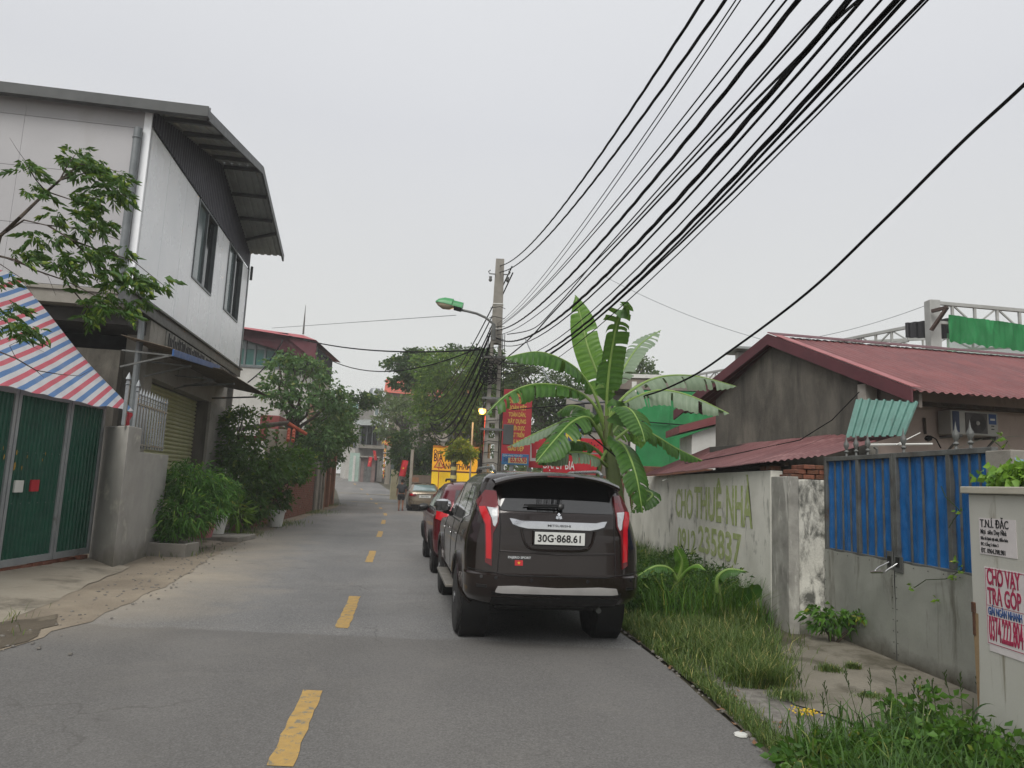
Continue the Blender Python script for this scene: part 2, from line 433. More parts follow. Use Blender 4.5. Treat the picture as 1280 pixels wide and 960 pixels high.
M['bark_grey'] = mat('grey_bark', '#5b554c', '#47423a', 8, .95, bump=.7, bscale=25)
M['rope'] = mat('string', '#a9a69c', '#8d8a80', 8, .8, bump=0)
M['poster'] = mat('poster_paper', '#cfc9c8', '#c2bcbb', 3, .8, bump=.15, bscale=25)
M['ink_black'] = mat('black_ink', '#1d1d1f', '#2b2b2d', 9, .8, bump=0)
M['box_paint'] = mat('beige_cabinet_paint', '#b9b8b0', '#b0afa6', 1.2, .5, bump=.08, bscale=40, stain='#7f7969', st=(.56, .66), stscale=(7, 7, .45), stfreq=1.3)
L_dark = leafmat('dark_leaf', '#1d3a14', '#365a1e', '#6a7a2a')
L_mid = leafmat('mid_leaf', '#2c5218', '#57802a', '#8a8f35')
L_lime = leafmat('lime_leaf', '#42691c', '#7b9a30', '#a3a23e')
L_olive = leafmat('olive_leaf', '#33451f', '#5a6b2f', '#7d7a3f')
L_far = leafmat('distant_leaf', '#3b5230', '#5a7142', '#76804a')
L_grass = leafmat('grass_blade', '#36501f', '#66793a', '#b3a96b', tr=.3)
L_peach = leafmat('narrow_leaf', '#2c5a1e', '#5b8a35', '#83a045')
# road
def road_material():
    m = bpy.data.materials.new('worn_asphalt'); m.use_nodes = True; N = NT(m); b = m.node_tree.nodes['Principled BSDF']
    ge = N.n('ShaderNodeNewGeometry'); P = ge.outputs['Position']
    sp = N.n('ShaderNodeSeparateXYZ'); N.l(P, sp.inputs[0])
    base = N.mix(N.ramp(N.noise(.35, 5, .6, P), .3, .7), srgb('#646465'), srgb('#747372'))
    fine = N.noise(70, 4, .8, P)
    base = N.mix(.9, base, N.ramp(fine, .36, .64, (.42, .42, .42), (1.6, 1.6, 1.56)), 'MULTIPLY')
    base = N.mix(.5, base, N.ramp(N.noise(28, 3, .7, P), .35, .65, (.75, .75, .75), (1.25, 1.25, 1.25)), 'MULTIPLY')
    v = N.n('ShaderNodeTexVoronoi'); v.inputs['Scale'].default_value = 60; N.l(P, v.inputs['Vector'])
    chips = N.ramp(v.outputs['Distance'], .10, .2, (1, 1, 1), (0, 0, 0))
    sel = N.ramp(N.noise(17, 2, .5, P), .52, .60)
    base = N.mix(N.math('MULTIPLY', N.math('MULTIPLY', chips, sel), .8), base, srgb('#a5a19a'))
    tr = N.math('ADD', N.math('MULTIPLY', sp.outputs['Y'], .165), N.math('ADD', sp.outputs['X'], N.math('MULTIPLY', N.noise(.4, 3, .5, P), .5)))
    w_ = N.math('SINE', N.math('MULTIPLY', tr, 3.6))
    base = N.mix(N.math('MULTIPLY', N.ramp(w_, .0, 1.0), .16), base, srgb('#8a8885'))
    base = N.mix(N.math('MULTIPLY', N.ramp(N.noise(.55, 6, .7, P, .8), .5, .62), .22), base, srgb('#504f4e'))
    vc = N.n('ShaderNodeTexVoronoi', feature='DISTANCE_TO_EDGE'); vc.inputs['Scale'].default_value = .42
    wp_ = N.n('ShaderNodeVectorMath', operation='ADD'); N.l(P, wp_.inputs[0]); nn_ = N.n('ShaderNodeTexNoise'); nn_.inputs['Scale'].default_value = 1.6; nn_.inputs['Detail'].default_value = 6; N.l(P, nn_.inputs['Vector']); N.l(nn_.outputs['Color'], wp_.inputs[1]); N.l(wp_.outputs[0], vc.inputs['Vector'])
    ck = N.math('MULTIPLY', N.ramp(vc.outputs['Distance'], .0015, .006, (1, 1, 1), (0, 0, 0)), N.ramp(N.noise(.5, 2, .5, P), .52, .58))
    base = N.mix(N.math('MULTIPLY', ck, .6), base, srgb('#3b3a39'))
    # resurfaced strip nearest the camera with a ragged seam at Y = 8
    wob = N.math('MULTIPLY', N.math('SUBTRACT', N.noise(1.1, 5, .6, P), .5), .45)
    y = N.math('ADD', sp.outputs['Y'], wob)
    seam = N.ramp(N.math('MULTIPLY', N.math('SUBTRACT', y, 7.75), 4.0), 0, .35)
    base = N.mix(N.math('MULTIPLY', N.math('SUBTRACT', 1.0, seam), .5), base, srgb('#56534f'))
    # pale dusty patches
    d = N.ramp(N.noise(1.0, 8, .72, P, .6), .52, .74)
    # dust washed from the left verge: strongest near the edge of the road
    c1 = N.math('ADD', N.math('MULTIPLY', sp.outputs['Y'], .17), sp.outputs['X'])
    dist = N.math('ADD', c1, 4.2)     # metres from the left edge line
    edge = N.ramp(N.math('DIVIDE', N.math('ADD', dist, N.math('MULTIPLY', N.math('SUBTRACT', N.noise(.8, 7, .7, P, .5), .5), 3.2)), 3.0), .25, .95, (1, 1, 1), (0, 0, 0))
    yl = N.ramp(N.math('DIVIDE', sp.outputs['Y'], 40.0), .17, .23)
    yh = N.ramp(N.math('DIVIDE', sp.outputs['Y'], 40.0), .36, .62, (1, 1, 1), (.12, .12, .12))
    mk = N.math('MULTIPLY', N.math('MULTIPLY', edge, yl), yh)
    dust = N.mix(N.noise(4, 6, .7, P), srgb('#8a7f70'), srgb('#a39b8c'))
    base = N.mix(N.math('MULTIPLY', mk, .95), base, dust)
    base = N.mix(N.math('MULTIPLY', d, .13), base, srgb('#928d83'))
    wet = N.ramp(N.noise(.9, 4, .6, P, 1.2), .66, .72)
    base = N.mix(N.math('MULTIPLY', wet, .22), base, srgb('#454341'))
    N.l(base, b.inputs['Base Color'])
    b.inputs['Roughness'].default_value = .84; b.inputs['Specular IOR Level'].default_value = .35
    bp = N.n('ShaderNodeBump'); bp.inputs['Strength'].default_value = .55; bp.inputs['Distance'].default_value = .008
    N.l(N.noise(120, 4, .7, P), bp.inputs['Height']); N.l(bp.outputs[0], b.inputs['Normal'])
    return m
M['road'] = road_material()
M['dirt'] = mat('dirt_and_gravel', '#8a7f6f', '#786d5e', .8, .95, bump=.7, bscale=25, stain='#8f8472', st=(.5, .7), stfreq=1.3, grain=.5)
M['soil'] = mat('damp_soil', '#4f4a3a', '#403c2f', 1.1, .95, bump=.7, bscale=25, stain='#5d5a40', st=(.5, .7), grain=.5)
M['apron'] = mat('worn_concrete_slab', '#9a9283', '#867d6e', .9, .9, bump=.4, bscale=22, stain='#5d574b', st=(.53, .68), stfreq=1.1, grain=.3)
M['pad'] = mat('mossy_concrete_pad', '#7d776a', '#676256', 1.3, .92, bump=.4, bscale=24, stain='#4b4638', st=(.5, .64), stfreq=1.7, grain=.3)
M['gravel'] = mat('grey_gravel', '#85817a', '#68645e', 14, .95, bump=1, bscale=45, grain=.6)
M['line'] = mat('worn_yellow_paint', '#b08f4e', '#9c8150', 9, .8, bump=.3, bscale=120, stain='#76705f', st=(.55, .6), stfreq=13, grain=.5)
# ================================================================ GROUND, ROAD
CL = [(-.15, -14), (-.35, -3), (-.85, 2), (-1.29, 4.84), (-1.85, 8.98), (-2.76, 15.25), (-3.66, 21.47), (-5.46, 33.2), (-7.75, 44), (-11.6, 60), (-16.6, 76), (-23, 92), (-33, 112), (-46, 140)]
LE = [(-4.2, -14), (-4.3, -3), (-4.4, 2), (-4.45, 5), (-4.5, 7.6), (-4.9, 10.6), (-5.75, 14.2), (-6.6, 19), (-7.3, 24), (-8.3, 32), (-8.85, 37), (-9.4, 41), (-10.5, 46), (-14.0, 60), (-19, 76), (-26, 91), (-36, 110), (-49, 138)]
RE = [(2.6, -14), (2.0, -3), (1.85, 2), (1.74, 4.74), (1.68, 6.17), (1.43, 8.66), (.9, 11.6), (.0, 18), (-.9, 25), (-2.2, 32), (-4.6, 43), (-9.2, 60), (-14.2, 77), (-20.5, 94), (-30, 114), (-43, 142)]
def smooth_line(pts, step=.5):
    ys = np.array([p[1] for p in pts]); xs = np.array([p[0] for p in pts])
    t = np.arange(ys[0], ys[-1], step); x = np.interp(t, ys, xs)
    k = np.ones(9) / 9; xp = np.concatenate([np.full(4, x[0]), x, np.full(4, x[-1])])
    return np.convolve(xp, k, 'valid'), t
def edge_x(pts, Y): return float(np.interp(Y, [p[1] for p in pts], [p[0] for p in pts]))
gm = MB()
def gfn(a, b):
    X = -220 + 440 * a; Y = -30 + 630 * b ** 1.6
    return (X, Y, tz(Y) - .03)
gm.grid(gfn, 30, 90)
tag(gm.build('ground', M['soil'], smooth=True), kind='structure')
lx, ly = smooth_line(LE); rx, ry = smooth_line(RE); n = min(len(lx), len(rx))
V = []; F = []
for i in range(n):
    Y = float(ly[i]); wob = .05 * noise.noise((Y * .9, 3, 0)) + .03 * noise.noise((Y * 4, 7, 0)); wob2 = .05 * noise.noise((Y * 1.1, 9, 0)) + .03 * noise.noise((Y * 4.3, 1, 0))
    a = lx[i] + wob; b = rx[i] + wob2; base = tz(Y)
    for k in range(9):
        t = k / 8; V.append((a + (b - a) * t, Y, base + .045 * (1 - (2 * t - 1) ** 2) * 0 + .004))
for i in range(n - 1):
    for k in range(8): F.append((i * 9 + k, i * 9 + k + 1, (i + 1) * 9 + k + 1, (i + 1) * 9 + k))
rd = MB(); rd.add(V, F); tag(rd.build('road', M['road'], smooth=True), kind='structure')
# crumbling edge of the asphalt on the right: a thin lip with broken chips
ch = MB()
for i in range(260):
    Y = 2.5 + 10 * rng.random() ** 1.2; x = edge_x(RE, Y) + rng.uniform(-.02, .14); s = rng.uniform(.008, .028)
    ch.lathe((x, Y, .0), [(s, 0), (s * .9, s * .5), (s * .4, s * .8)], 5)
tag(ch.build('stone_chips', M['gravel'], smooth=False), kind='stuff', label='loose stone chips along the edge of the asphalt')
# yellow dashes
def dash(y0, y1, hw=.075, z=.008):
    mb = MB(); k = max(3, int((y1 - y0) / .12)); vs = []
    for i in range(k + 1):
        Y = y0 + (y1 - y0) * i / k; c = edge_x(CL, Y); dx = (edge_x(CL, Y + .3) - c) / .3
        j = .008
        vs += [(c - hw + rng.uniform(-j, j), Y, tz(Y) + z), (c + hw + rng.uniform(-j, j), Y, tz(Y) + z)]
    mb.add(vs, [(2 * i, 2 * i + 1, 2 * i + 3, 2 * i + 2) for i in range(k)])
    return mb.build('lane_marking', M['line'], org=(edge_x(CL, y0), y0, 0))
starts = [(2.4, 3.55), (4.3, 5.75)]
ds = []
for yb, yt in ((965, 868), (788, 747.5), (704, 689.5), (671.8, 664.5), (655.2, 650.3), (644.5, 641.5)):
    xx = 480; ds.append((G(xx, yb).y, G(xx, yt).y))
print('dashes', [(round(a, 2), round(b, 2)) for a, b in ds])
y = ds[-1][1]
while y < 100: ds.append((y + 4.4, y + 6.0)); y += 6.0
ds.append((1.0, 2.3))
for a, b in ds:
    tag(dash(a, b), kind='structure')
# two faint speed-bump stripes across the road further on
for (Y0, hh, kk) in ((46.5, .9, .0), (57.5, .5, .0)):
    mb = MB()
    mb.add([(edge_x(LE, Y0) + .1, Y0, tz(Y0) + .012), (edge_x(RE, Y0) - .1, Y0 - .8, tz(Y0) + .012), (edge_x(RE, Y0) - .1, Y0 - .8 + hh, tz(Y0 + hh) + .012), (edge_x(LE, Y0) + .1, Y0 + hh, tz(Y0 + hh) + .012)], [(0, 1, 2, 3)])
    tag(mb.build('road_stripe', mat('faded_yellow_band', '#8d8267', '#7b7465', 2, .85, bump=.1, stain='#6d6a66', st=(.45, .6), stfreq=1.5)), kind='structure')
# ---- left verge: dirt, then concrete apron in front of the green gate
def sheet(name, outline, z, m, jag=.0, n=6, zf=None):
    pts = []
    for i in range(len(outline)):
        a = Vector((*outline[i], 0)); b = Vector((*outline[(i + 1) % len(outline)], 0)); k = max(1, int((b - a).length / .25))
        for q in range(k):
            p = a.lerp(b, q / k)
            p += Vector((noise.noise((p.x * 1.7, p.y * 1.7, 1)), noise.noise((p.x * 1.7, p.y * 1.7, 5)), 0)) * jag + Vector((noise.noise((p.x * 7, p.y * 7, 1)), noise.noise((p.x * 7, p.y * 7, 5)), 0)) * jag * .5
            pts.append(p)
    bm = bmesh.new(); vs = [bm.verts.new(p) for p in pts]; bm.faces.new(vs)
    bmesh.ops.triangulate(bm, faces=bm.faces)
    x0, x1 = min(p.x for p in pts), max(p.x for p in pts); y0, y1 = min(p.y for p in pts), max(p.y for p in pts)
    step = max(.3, (y1 - y0) / 60, (x1 - x0) / 60)
    for ax, (q0, q1) in ((0, (x0, x1)), (1, (y0, y1))):
        q = q0 + step
        while q < q1:
            co = (q, 0, 0) if ax == 0 else (0, q, 0); no = (1, 0, 0) if ax == 0 else (0, 1, 0)
            bmesh.ops.bisect_plane(bm, geom=bm.verts[:] + bm.edges[:] + bm.faces[:], plane_co=co, plane_no=no); q += step
    for v in bm.verts: v.co.z = tz(v.co.y) + z + (zf(v.co.x, v.co.y) if zf else 0)
    me = bpy.data.meshes.new(name); bm.to_mesh(me); bm.free(); me.materials.append(m); me.shade_smooth()
    o = bpy.data.objects.new(name, me); COL.objects.link(o); return tag(o, kind='structure')
LEo = [(x, y) for x, y in LE if y < 46]
sheet('verge', [(x + .15, y) for x, y in LEo] + [(-16, 44), (-16, -14)], .010, M['dirt'], .12)
def apz(x, y): return .13 * min(1, max(0, (edge_x(LE, y) - x - .75) / 1.6))
sheet('pavement', [(-4.9, -6), (-4.95, 4), (-5.0, 6.9), (-5.35, 9), (-5.85, 11.0), (-6.1, 12.1), (-7.4, 12.6), (-9.2, 12.4), (-9.2, -6)], .013, M['apron'], .09, zf=apz)
sheet('shop_forecourt', [(-6.5, 14.9), (-6.2, 15.6), (-6.75, 18), (-7.3, 20.5), (-8.6, 21.8), (-9.6, 15.6), (-7.2, 14.6)], .03, mat('pale_forecourt', '#938879', '#7f7567', 1.2, .9, bump=.3, stain='#5f574c', grain=.3), .07)
# damp gutter patch near the camera
sheet('gutter_soil', [(-4.55, 4.5), (-4.35, 6.2), (-4.45, 7.4), (-4.9, 8.2), (-5.2, 7.4), (-5.1, 4.5)], .0165, mat('wet_gutter_dirt', '#5a5143', '#473f33', 2.0, .8, bump=.6, bscale=25, stain='#6d6454', st=(.55, .65), stfreq=4, grain=.4), .22)
# ---- right verge: soil, gravel shoulder, concrete pad in front of the blue gate
REo = [(x + .02, y) for x, y in RE if -5 < y < 40]
sheet('verge', REo + [(8, 38), (8, -3)], .006, M['soil'], .04)
def padz(x, y): return .04 * min(1, max(0, (x - 2.1) / 1.2))
sheet('gate_pad', [(2.35, 6.0), (2.55, 7.0), (3.05, 8.05), (3.9, 9.1), (4.25, 8.5), (4.3, 4.9), (3.7, 5.0), (3.1, 5.1), (2.7, 5.3)], .012, M['pad'], .06, zf=padz)
sheet('gravel_shoulder', [(1.95, 5.0), (1.90, 6.4), (1.88, 7.6), (2.1, 8.2), (2.4, 7.4), (2.5, 6.2), (2.6, 5.2), (2.3, 4.7)], .010, M['gravel'], .08)
# ================================================================ LEFT SIDE
# ---- green folding gate
GF = Fr(-7.0, 0, 0, 1)      # u = Y, v>0 towards the road
gt = thing('gate', 'green corrugated metal gate in grey frames under the striped tarpaulin', 'gate', (-7.0, 9, 0))
GZ0, GZ1 = .17, 2.66
edges_px = [12.42, 11.42, 10.18, 8.82, 7.4, 6.0, 4.6]
for i in range(len(edges_px) - 1):
    u1, u0 = edges_px[i], edges_px[i + 1]
    mb = MB(); w = .07
    mb.box(u0 + .01, u0 + w, -.03, .035, GZ0, GZ1, GF); mb.box(u1 - w, u1 - .01, -.03, .035, GZ0, GZ1, GF)
    mb.box(u0 + w, u1 - w, -.03, .033, GZ0, GZ0 + .10, GF); mb.box(u0 + w, u1 - w, -.03, .033, GZ1 - .07, GZ1, GF)
    fo = mb.build('gate_frame', M['gate_frame'], gt, bevel=.004)
    mb = MB(); corrug(mb, GF(u0 + w, -.012, GZ0 + .1), GF(u1 - w, -.012, GZ0 + .1), GF(u0 + w, -.012, GZ1 - .07), GF(u1 - w, -.012, GZ1 - .07), .095, .022, True)
    mb.build('gate_panel', M['green_gate'], gt)
# scuffs on the sheets: rows of rivets and the yellow splashes
mb = MB()
for zr in (1.05, 1.78):
    u = 7.5
    while u < 12.3:
        mb.lathe(GF(u, .008, zr), [(.007, 0), (.005, .006), (0, .008)], 6, GF.n + (0,)); u += .19
mb.build('rivets', M['steel'], gt, kind='stuff')
for px, py, s in ((4, 571, .03), (17, 583, .05), (26, 585, .025), (33, 571, .02), (56, 567, .02), (52, 575, .018), (20, 565, .03), (3, 560, .02)):
    mb = MB(); u, z = GF.px(px, py, .0); k = 9
    mb.add([GF(u + s * rng.uniform(.5, 1) * math.cos(a * 6.283 / k) * .6, .0125, z + s * rng.uniform(.8, 1.6) * math.sin(a * 6.283 / k)) for a in range(k)], [tuple(range(k))])
    mb.build('paint_splash', mat('ochre_splash', '#b08a3a', '#8f6f30', 20, .8, bump=0), gt)
for px, py, m_, nm in ((24, 608, M['white_paint'], 'notice'), (44, 607, mat('red_sticker', '#b32430', '#9f1f2a', 5, .5, bump=0), 'notice')):
    u, z = GF.px(px, py, .04); mb = MB(); mb.box(u - .09, u + .09, .012, .042, z - .085, z + .085, GF); mb.build(nm, m_, gt, bevel=.003)
# bricks under the gate
bt = thing('brick_sill', 'row of loose red bricks in the gap under the green gate', 'brick sill', (-7.05, 9, 0))
bb = MB(); bb.box(-.105, .105, -.05, .05, 0, .062)
b0 = None; u = 5.2; i = 0
while u < 12.3:
    o = bb.build('brick', M['brick'], bt, bevel=.006) if b0 is None else same(b0)
    if b0 is None: b0 = o
    o.location = (rng.uniform(-.02, .05), u - 9, .095 + rng.uniform(-.015, .01)); o.rotation_euler = (rng.uniform(-.03, .03), 0, R(90) + rng.uniform(-.08, .08)); u += .235
b0.data.transform(Matrix.Translation(Vector(bt.location)))
# ---- striped tarpaulin
def tarp_mat():
    m = bpy.data.materials.new('striped_tarpaulin'); m.use_nodes = True; N = NT(m); b = m.node_tree.nodes['Principled BSDF']
    at = N.n('ShaderNodeAttribute', attribute_name='stripe')
    fr_ = N.math('FRACT', at.outputs['Fac'])
    r = N.n('ShaderNodeValToRGB'); r.color_ramp.interpolation = 'CONSTANT'; e = r.color_ramp.elements
    e[0].position = 0; e[0].color = (*srgb('#c8606f'), 1); e[1].position = .25; e[1].color = (*srgb('#cfcfd2'), 1)
    for p, c in ((.5, '#5c82b4'), (.75, '#cfcfd2')):
        q = e.new(p); q.color = (*srgb(c), 1)
    N.l(fr_, r.inputs[0])
    col = N.mix(N.ramp(N.noise(3, 6), .45, .75), r.outputs[0], N.mix(.25, r.outputs[0], (.35, .33, .3)))
    N.l(col, b.inputs['Base Color']); b.inputs['Roughness'].default_value = .55
    t = N.n('ShaderNodeBsdfTranslucent'); N.l(col, t.inputs[0]); s = N.n('ShaderNodeMixShader'); s.inputs[0].default_value = .3
    N.l(b.outputs[0], s.inputs[1]); N.l(t.outputs[0], s.inputs[2]); N.l(s.outputs[0], m.node_tree.nodes['Material Output'].inputs['Surface'])
    bp = N.n('ShaderNodeBump'); bp.inputs['Strength'].default_value = .5; bp.inputs['Distance'].default_value = .03
    N.l(N.noise(5, 4, .6), bp.inputs['Height']); N.l(bp.outputs[0], b.inputs['Normal'])
    return m
B0 = Vector((-6.68, 12.75, 2.62)); B1 = AT(22, 345, 12.55)       # right rake, bottom to top
C0 = Vector((-6.85, 5.0, 2.66)); C1 = Vector((-10.4, 5.0, 5.1))
def tfn(a, b):
    p = (B0.lerp(C0, a)).lerp(B1.lerp(C1, a), b)
    w = .035 * noise.noise((a * 9, b * 2.2, 0)) + .02 * noise.noise((a * 26, b * 3, 4)) + .05 * math.sin(b * math.pi) * -1
    if b < .1: p.z -= .03 * abs(math.sin(a * 31))
    return p + Vector((.6, 0, .8)) * w
mb = MB(); NU, NV = 90, 30; mb.grid(tfn, NU, NV)
# little overhang that drops in front of the gate post
tp = mb.build('tarpaulin', tarp_mat(), smooth=True, org=(-7, 9, 2.6)); tag(tp, 'red white and blue striped tarpaulin sloping up behind the green gate', 'tarpaulin')
w0 = tp.location; at = tp.data.attributes.new('stripe', 'FLOAT', 'POINT')
# stripe direction measured on the cloth
def tarp_ab(px, py):
    best = None; d = Vector(ray(px, py)); o = Vector((0, 0, CZ)); nn = (C0 - B0).cross(B1 - B0).normalized(); t = (B0 - o).dot(nn) / d.dot(nn); q = o + d * t
    return (B0.y - q.y), (q - B0).dot((B1 - B0).normalized())
s1 = tarp_ab(31, 483); s2 = tarp_ab(104, 441); dd = (s2[0] - s1[0], s2[1] - s1[1]); ll = math.hypot(*dd); nd = (-dd[1] / ll, dd[0] / ll)
vals = []
for v in tp.data.vertices:
    q = v.co + w0; a_ = B0.y - q.y; t_ = (q - B0).dot((B1 - B0).normalized()); vals.append((a_ * nd[0] + t_ * nd[1]) / .30)
at.data.foreach_set('value', vals)
mb = MB(); mb.tube([B0 + Vector((-.02, -.1, -.1)), B1 + Vector((0, -.1, -.08))], .025); mb.tube([B1 + Vector((0, -.1, -.08)), C1 + Vector((0, 0, -.08))], .025); mb.tube([B1 + Vector((0, -.1, -.08)), Vector((B1.x, 12.45, .1))], .025)
tag(mb.build('tarp_frame', M['steel'], smooth=True, org=(-8.6, 12.4, 0)), 'steel tube frame holding up the striped tarpaulin', 'frame')
# ---- rendered wall with pillar
wt = thing('garden_wall', 'bare cement rendered wall with taller end pillar beside the green gate', 'wall', (-6.6, 13, 0))
WF = Fr(-6.25, 11.85, -.205, 1)
mb = MB()
fa = [(-7.02, 12.50), (-6.25, 11.85)]
p = [(-6.25, 11.85), (-6.25 - .205 * .72, 11.85 + .72), (-7.02 - .15, 12.5 + .72), (-7.02, 12.5)]
mb.prism([(x, y, -.05) for x, y in p], (0, 0, 2.36))
mb.build('pillar', M['render_wall'], wt, bevel=.015)
mb = MB(); mb.box(.715, 2.72, -.22, -.004, -.05, 1.90, WF); mb.box(2.5, 2.72, -.9, -.221, -.05, 1.90, WF)
mb.build('wall_panel', M['render_wall'], wt, bevel=.012)
mb = MB(); mb.fprism([(2.7, .0), (3.0, 0), (2.95, .04), (2.7, .05)], -.1, .4, WF)
tag(mb.build('broken_slab', M['conc'], org=(-6.8, 14.5, 0), bevel=.01), 'thin broken concrete slab lying at the foot of the rendered wall', 'slab')
# ---- spear fence
ft = thing('spear_fence', 'silver spear topped railings standing on the rendered wall', 'fence', (-6.5, 13, 2))
def spear(fr, u, v, z0, z1, name='picket', r=.014, par=None):
    mb = MB(); mb.box(u - r, u + r, v - r, v + r, z0, z1, fr)
    mb.lathe(fr(u, v, z1), [(r * .8, 0), (r * 1.9, .03), (r * 1.3, .07), (0, .15)], 4)
    mb.lathe(fr(u, v, z1 - .07), [(r * 1.2, 0), (r * 1.9, .012), (r * 1.2, .025)], 6)
    return mb.build(name, M['steel'], par)
pk = None
for i in range(11):
    u = .82 + i * .178
    o = spear(WF, u, -.11, 1.97, 2.88, par=ft) if pk is None else same(pk)
    if pk is None: pk = o; pu = u
    else:
        dlt = WF(u, 0, 0) - WF(pu, 0, 0); o.location = pk.location + dlt
spear(WF, .06, -.11, 2.31, 3.05, 'post', .026, ft); spear(WF, .62, -.11, 2.31, 3.0, 'post', .022, ft)
mb = MB(); mb.box(.62, 2.7, -.125, -.095, 2.02, 2.05, WF); mb.box(.62, 2.7, -.125, -.095, 2.72, 2.75, WF); mb.build('rail', M['steel'], ft)
# little red rag and white bag hanging behind the pillar
mb = MB(); mb.grid(lambda a, b: GF(12.45 + a * .16 + .02 * math.sin(b * 9), .35 + .03 * math.sin(a * 7 + b * 5), 2.58 - b * .34 * (1 - .3 * a)), 6, 8)
tag(mb.build('rag', mat('red_cloth', '#a32a33', '#8a222b', 6, .8, bump=.1), smooth=True, org=GF(12.5, .3, 2.4)), 'red rag tied to the post at the end of the green gate', 'rag')

# ---- two storey shop building with white metal upper floor
FB = Fr(-5.1, 0, -.161, 1)        # street facade
hb = thing('shop_house', 'two storey building with white metal upper floor over a concrete shop', 'building', FB(18, -1, 0))
U0, U1 = 13.42, 23.3; ZB = 4.93; DEPTH = 9.0; OV = 1.05; ZS = 8.2
(ue0, zr0), (up, zrp), (ue1, zr1) = FB.px(273, 150, OV), FB.px(328, 207, OV), FB.px(353, 328, OV)
zr0 -= .1; zrp -= .1; zr1 -= .05
zr0 -= (zrp - zr0) / (up - ue0) * (ue0 - (U0 - .14)); ue0 = U0 - .14
print('roof', ue0, zr0, up, zrp, ue1, zr1)
def ztop(u): return (zr0 + (zrp - zr0) * (u - ue0) / (up - ue0)) if u < up else (zrp - (zrp - zr1) * (u - up) / (ue1 + .9 - up))
# near face (towards the camera), light grey panels with thin seams
FN = Fr(*FB(U0, 0, 0)[:2], 1, .161)      # along near face; u<0 = away from the street
zs = [ZB, 6.05, 7.15, 8.15, ztop(U0) + .02]
for i in range(4):
    for k in range(4):
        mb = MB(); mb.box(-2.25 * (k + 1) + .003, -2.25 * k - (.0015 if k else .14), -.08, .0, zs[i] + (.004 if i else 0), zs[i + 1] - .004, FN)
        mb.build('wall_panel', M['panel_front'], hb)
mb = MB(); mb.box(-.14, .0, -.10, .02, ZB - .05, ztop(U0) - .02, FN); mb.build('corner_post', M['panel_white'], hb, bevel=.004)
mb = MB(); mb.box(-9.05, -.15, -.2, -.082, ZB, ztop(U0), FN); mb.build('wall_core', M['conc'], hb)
# street face: vertical white panels with window openings
wins = []
for (xa, xb, yt, yb) in ((244, 270, 262, 372), (287.5, 306, 315, 405)):
    ua, _ = FB.px(xa, 300); ub, _ = FB.px(xb, 300); _, zb = FB.px((xa + xb) / 2, (358 if xa < 250 else 394))
    wins.append((ua, ub, 6.2, 8.19))
print('wins', wins)
def inwin(u0, u1):
    for w in wins:
        if u0 < w[1] - .01 and u1 > w[0] + .01: return w
    return None
cuts = [U0 + .02, 14.7, 16.0, wins[0][0], (wins[0][0] + wins[0][1]) / 2, wins[0][1], (wins[0][1] + wins[1][0]) / 2, wins[1][0], (wins[1][0] + wins[1][1]) / 2, wins[1][1], U1 - .12]
for a, b in zip(cuts[:-1], cuts[1:]):
    w = inwin(a, b); g = .006
    if w:
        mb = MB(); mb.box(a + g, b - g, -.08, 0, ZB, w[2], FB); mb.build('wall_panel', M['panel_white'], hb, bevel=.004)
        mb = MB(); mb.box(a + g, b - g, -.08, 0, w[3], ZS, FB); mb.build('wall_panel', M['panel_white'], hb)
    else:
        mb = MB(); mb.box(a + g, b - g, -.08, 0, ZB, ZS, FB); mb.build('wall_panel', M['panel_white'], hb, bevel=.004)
for w in wins:
    wf = MB(); t = .05
    wf.box(w[0], w[0] + t, -.11, .025, w[2], w[3], FB); wf.box(w[1] - t, w[1], -.11, .025, w[2], w[3], FB)
    wf.box(w[0] + t, w[1] - t, -.11, .025, w[2], w[2] + t, FB); wf.box(w[0] + t, w[1] - t, -.11, .025, w[3] - t, w[3], FB)
    m_ = (w[0] + w[1]) / 2; wf.box(m_ - .03, m_ + .03, -.1, .01, w[2] + t, w[3] - t, FB)
    wo = wf.build('window', M['alu'], hb)
    for a, b, mm, dv in ((w[0] + t, m_ - .03, M['glass_l'], -.05), (m_ + .03, w[1] - t, M['glass'], -.07)):
        q = MB(); q.box(a, b, dv - .01, dv, w[2] + t, w[3] - t, FB); q.build('pane', mm, wo)
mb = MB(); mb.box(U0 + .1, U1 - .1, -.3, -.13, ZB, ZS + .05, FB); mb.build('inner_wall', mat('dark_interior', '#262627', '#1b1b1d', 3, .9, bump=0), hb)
# near edge return at far end and a corner trim
mb = MB(); mb.box(U1 - .12, U1, -.1, .02, ZB - .05, ZS + .05, FB); mb.build('corner_post', M['alu'], hb)
mb = MB(); mb.box(U0 + .001, U1, -DEPTH, -DEPTH + .1, 0, 8.4, FB); mb.box(U1 - .1, U1 - .002, -DEPTH, -.12, 0, 8.1, FB); mb.build('rear_wall', M['conc'], hb)
# dark corrugated gable strip between panels and roof
mb = MB(); per = .16; k = int((U1 - U0) / per)
for i in range(k):
    ua = U0 + i * per; ub = ua + per
    top = lambda u: max(ztop(u), ZS + .03)
    for (a, b, v0, v1) in ((ua, ua + .05, .012, .045), (ua + .05, ua + .09, .045, .045), (ua + .09, ua + .14, .045, .012), (ua + .14, ub, .012, .012)):
        mb.add([FB(a, v0, ZS + .005), FB(b, v1, ZS + .005), FB(b, v1, top(b) - .02), FB(a, v0, top(a) - .02)], [(0, 1, 2, 3)])
mb.build('gable_cladding', M['dark_corr'], hb)
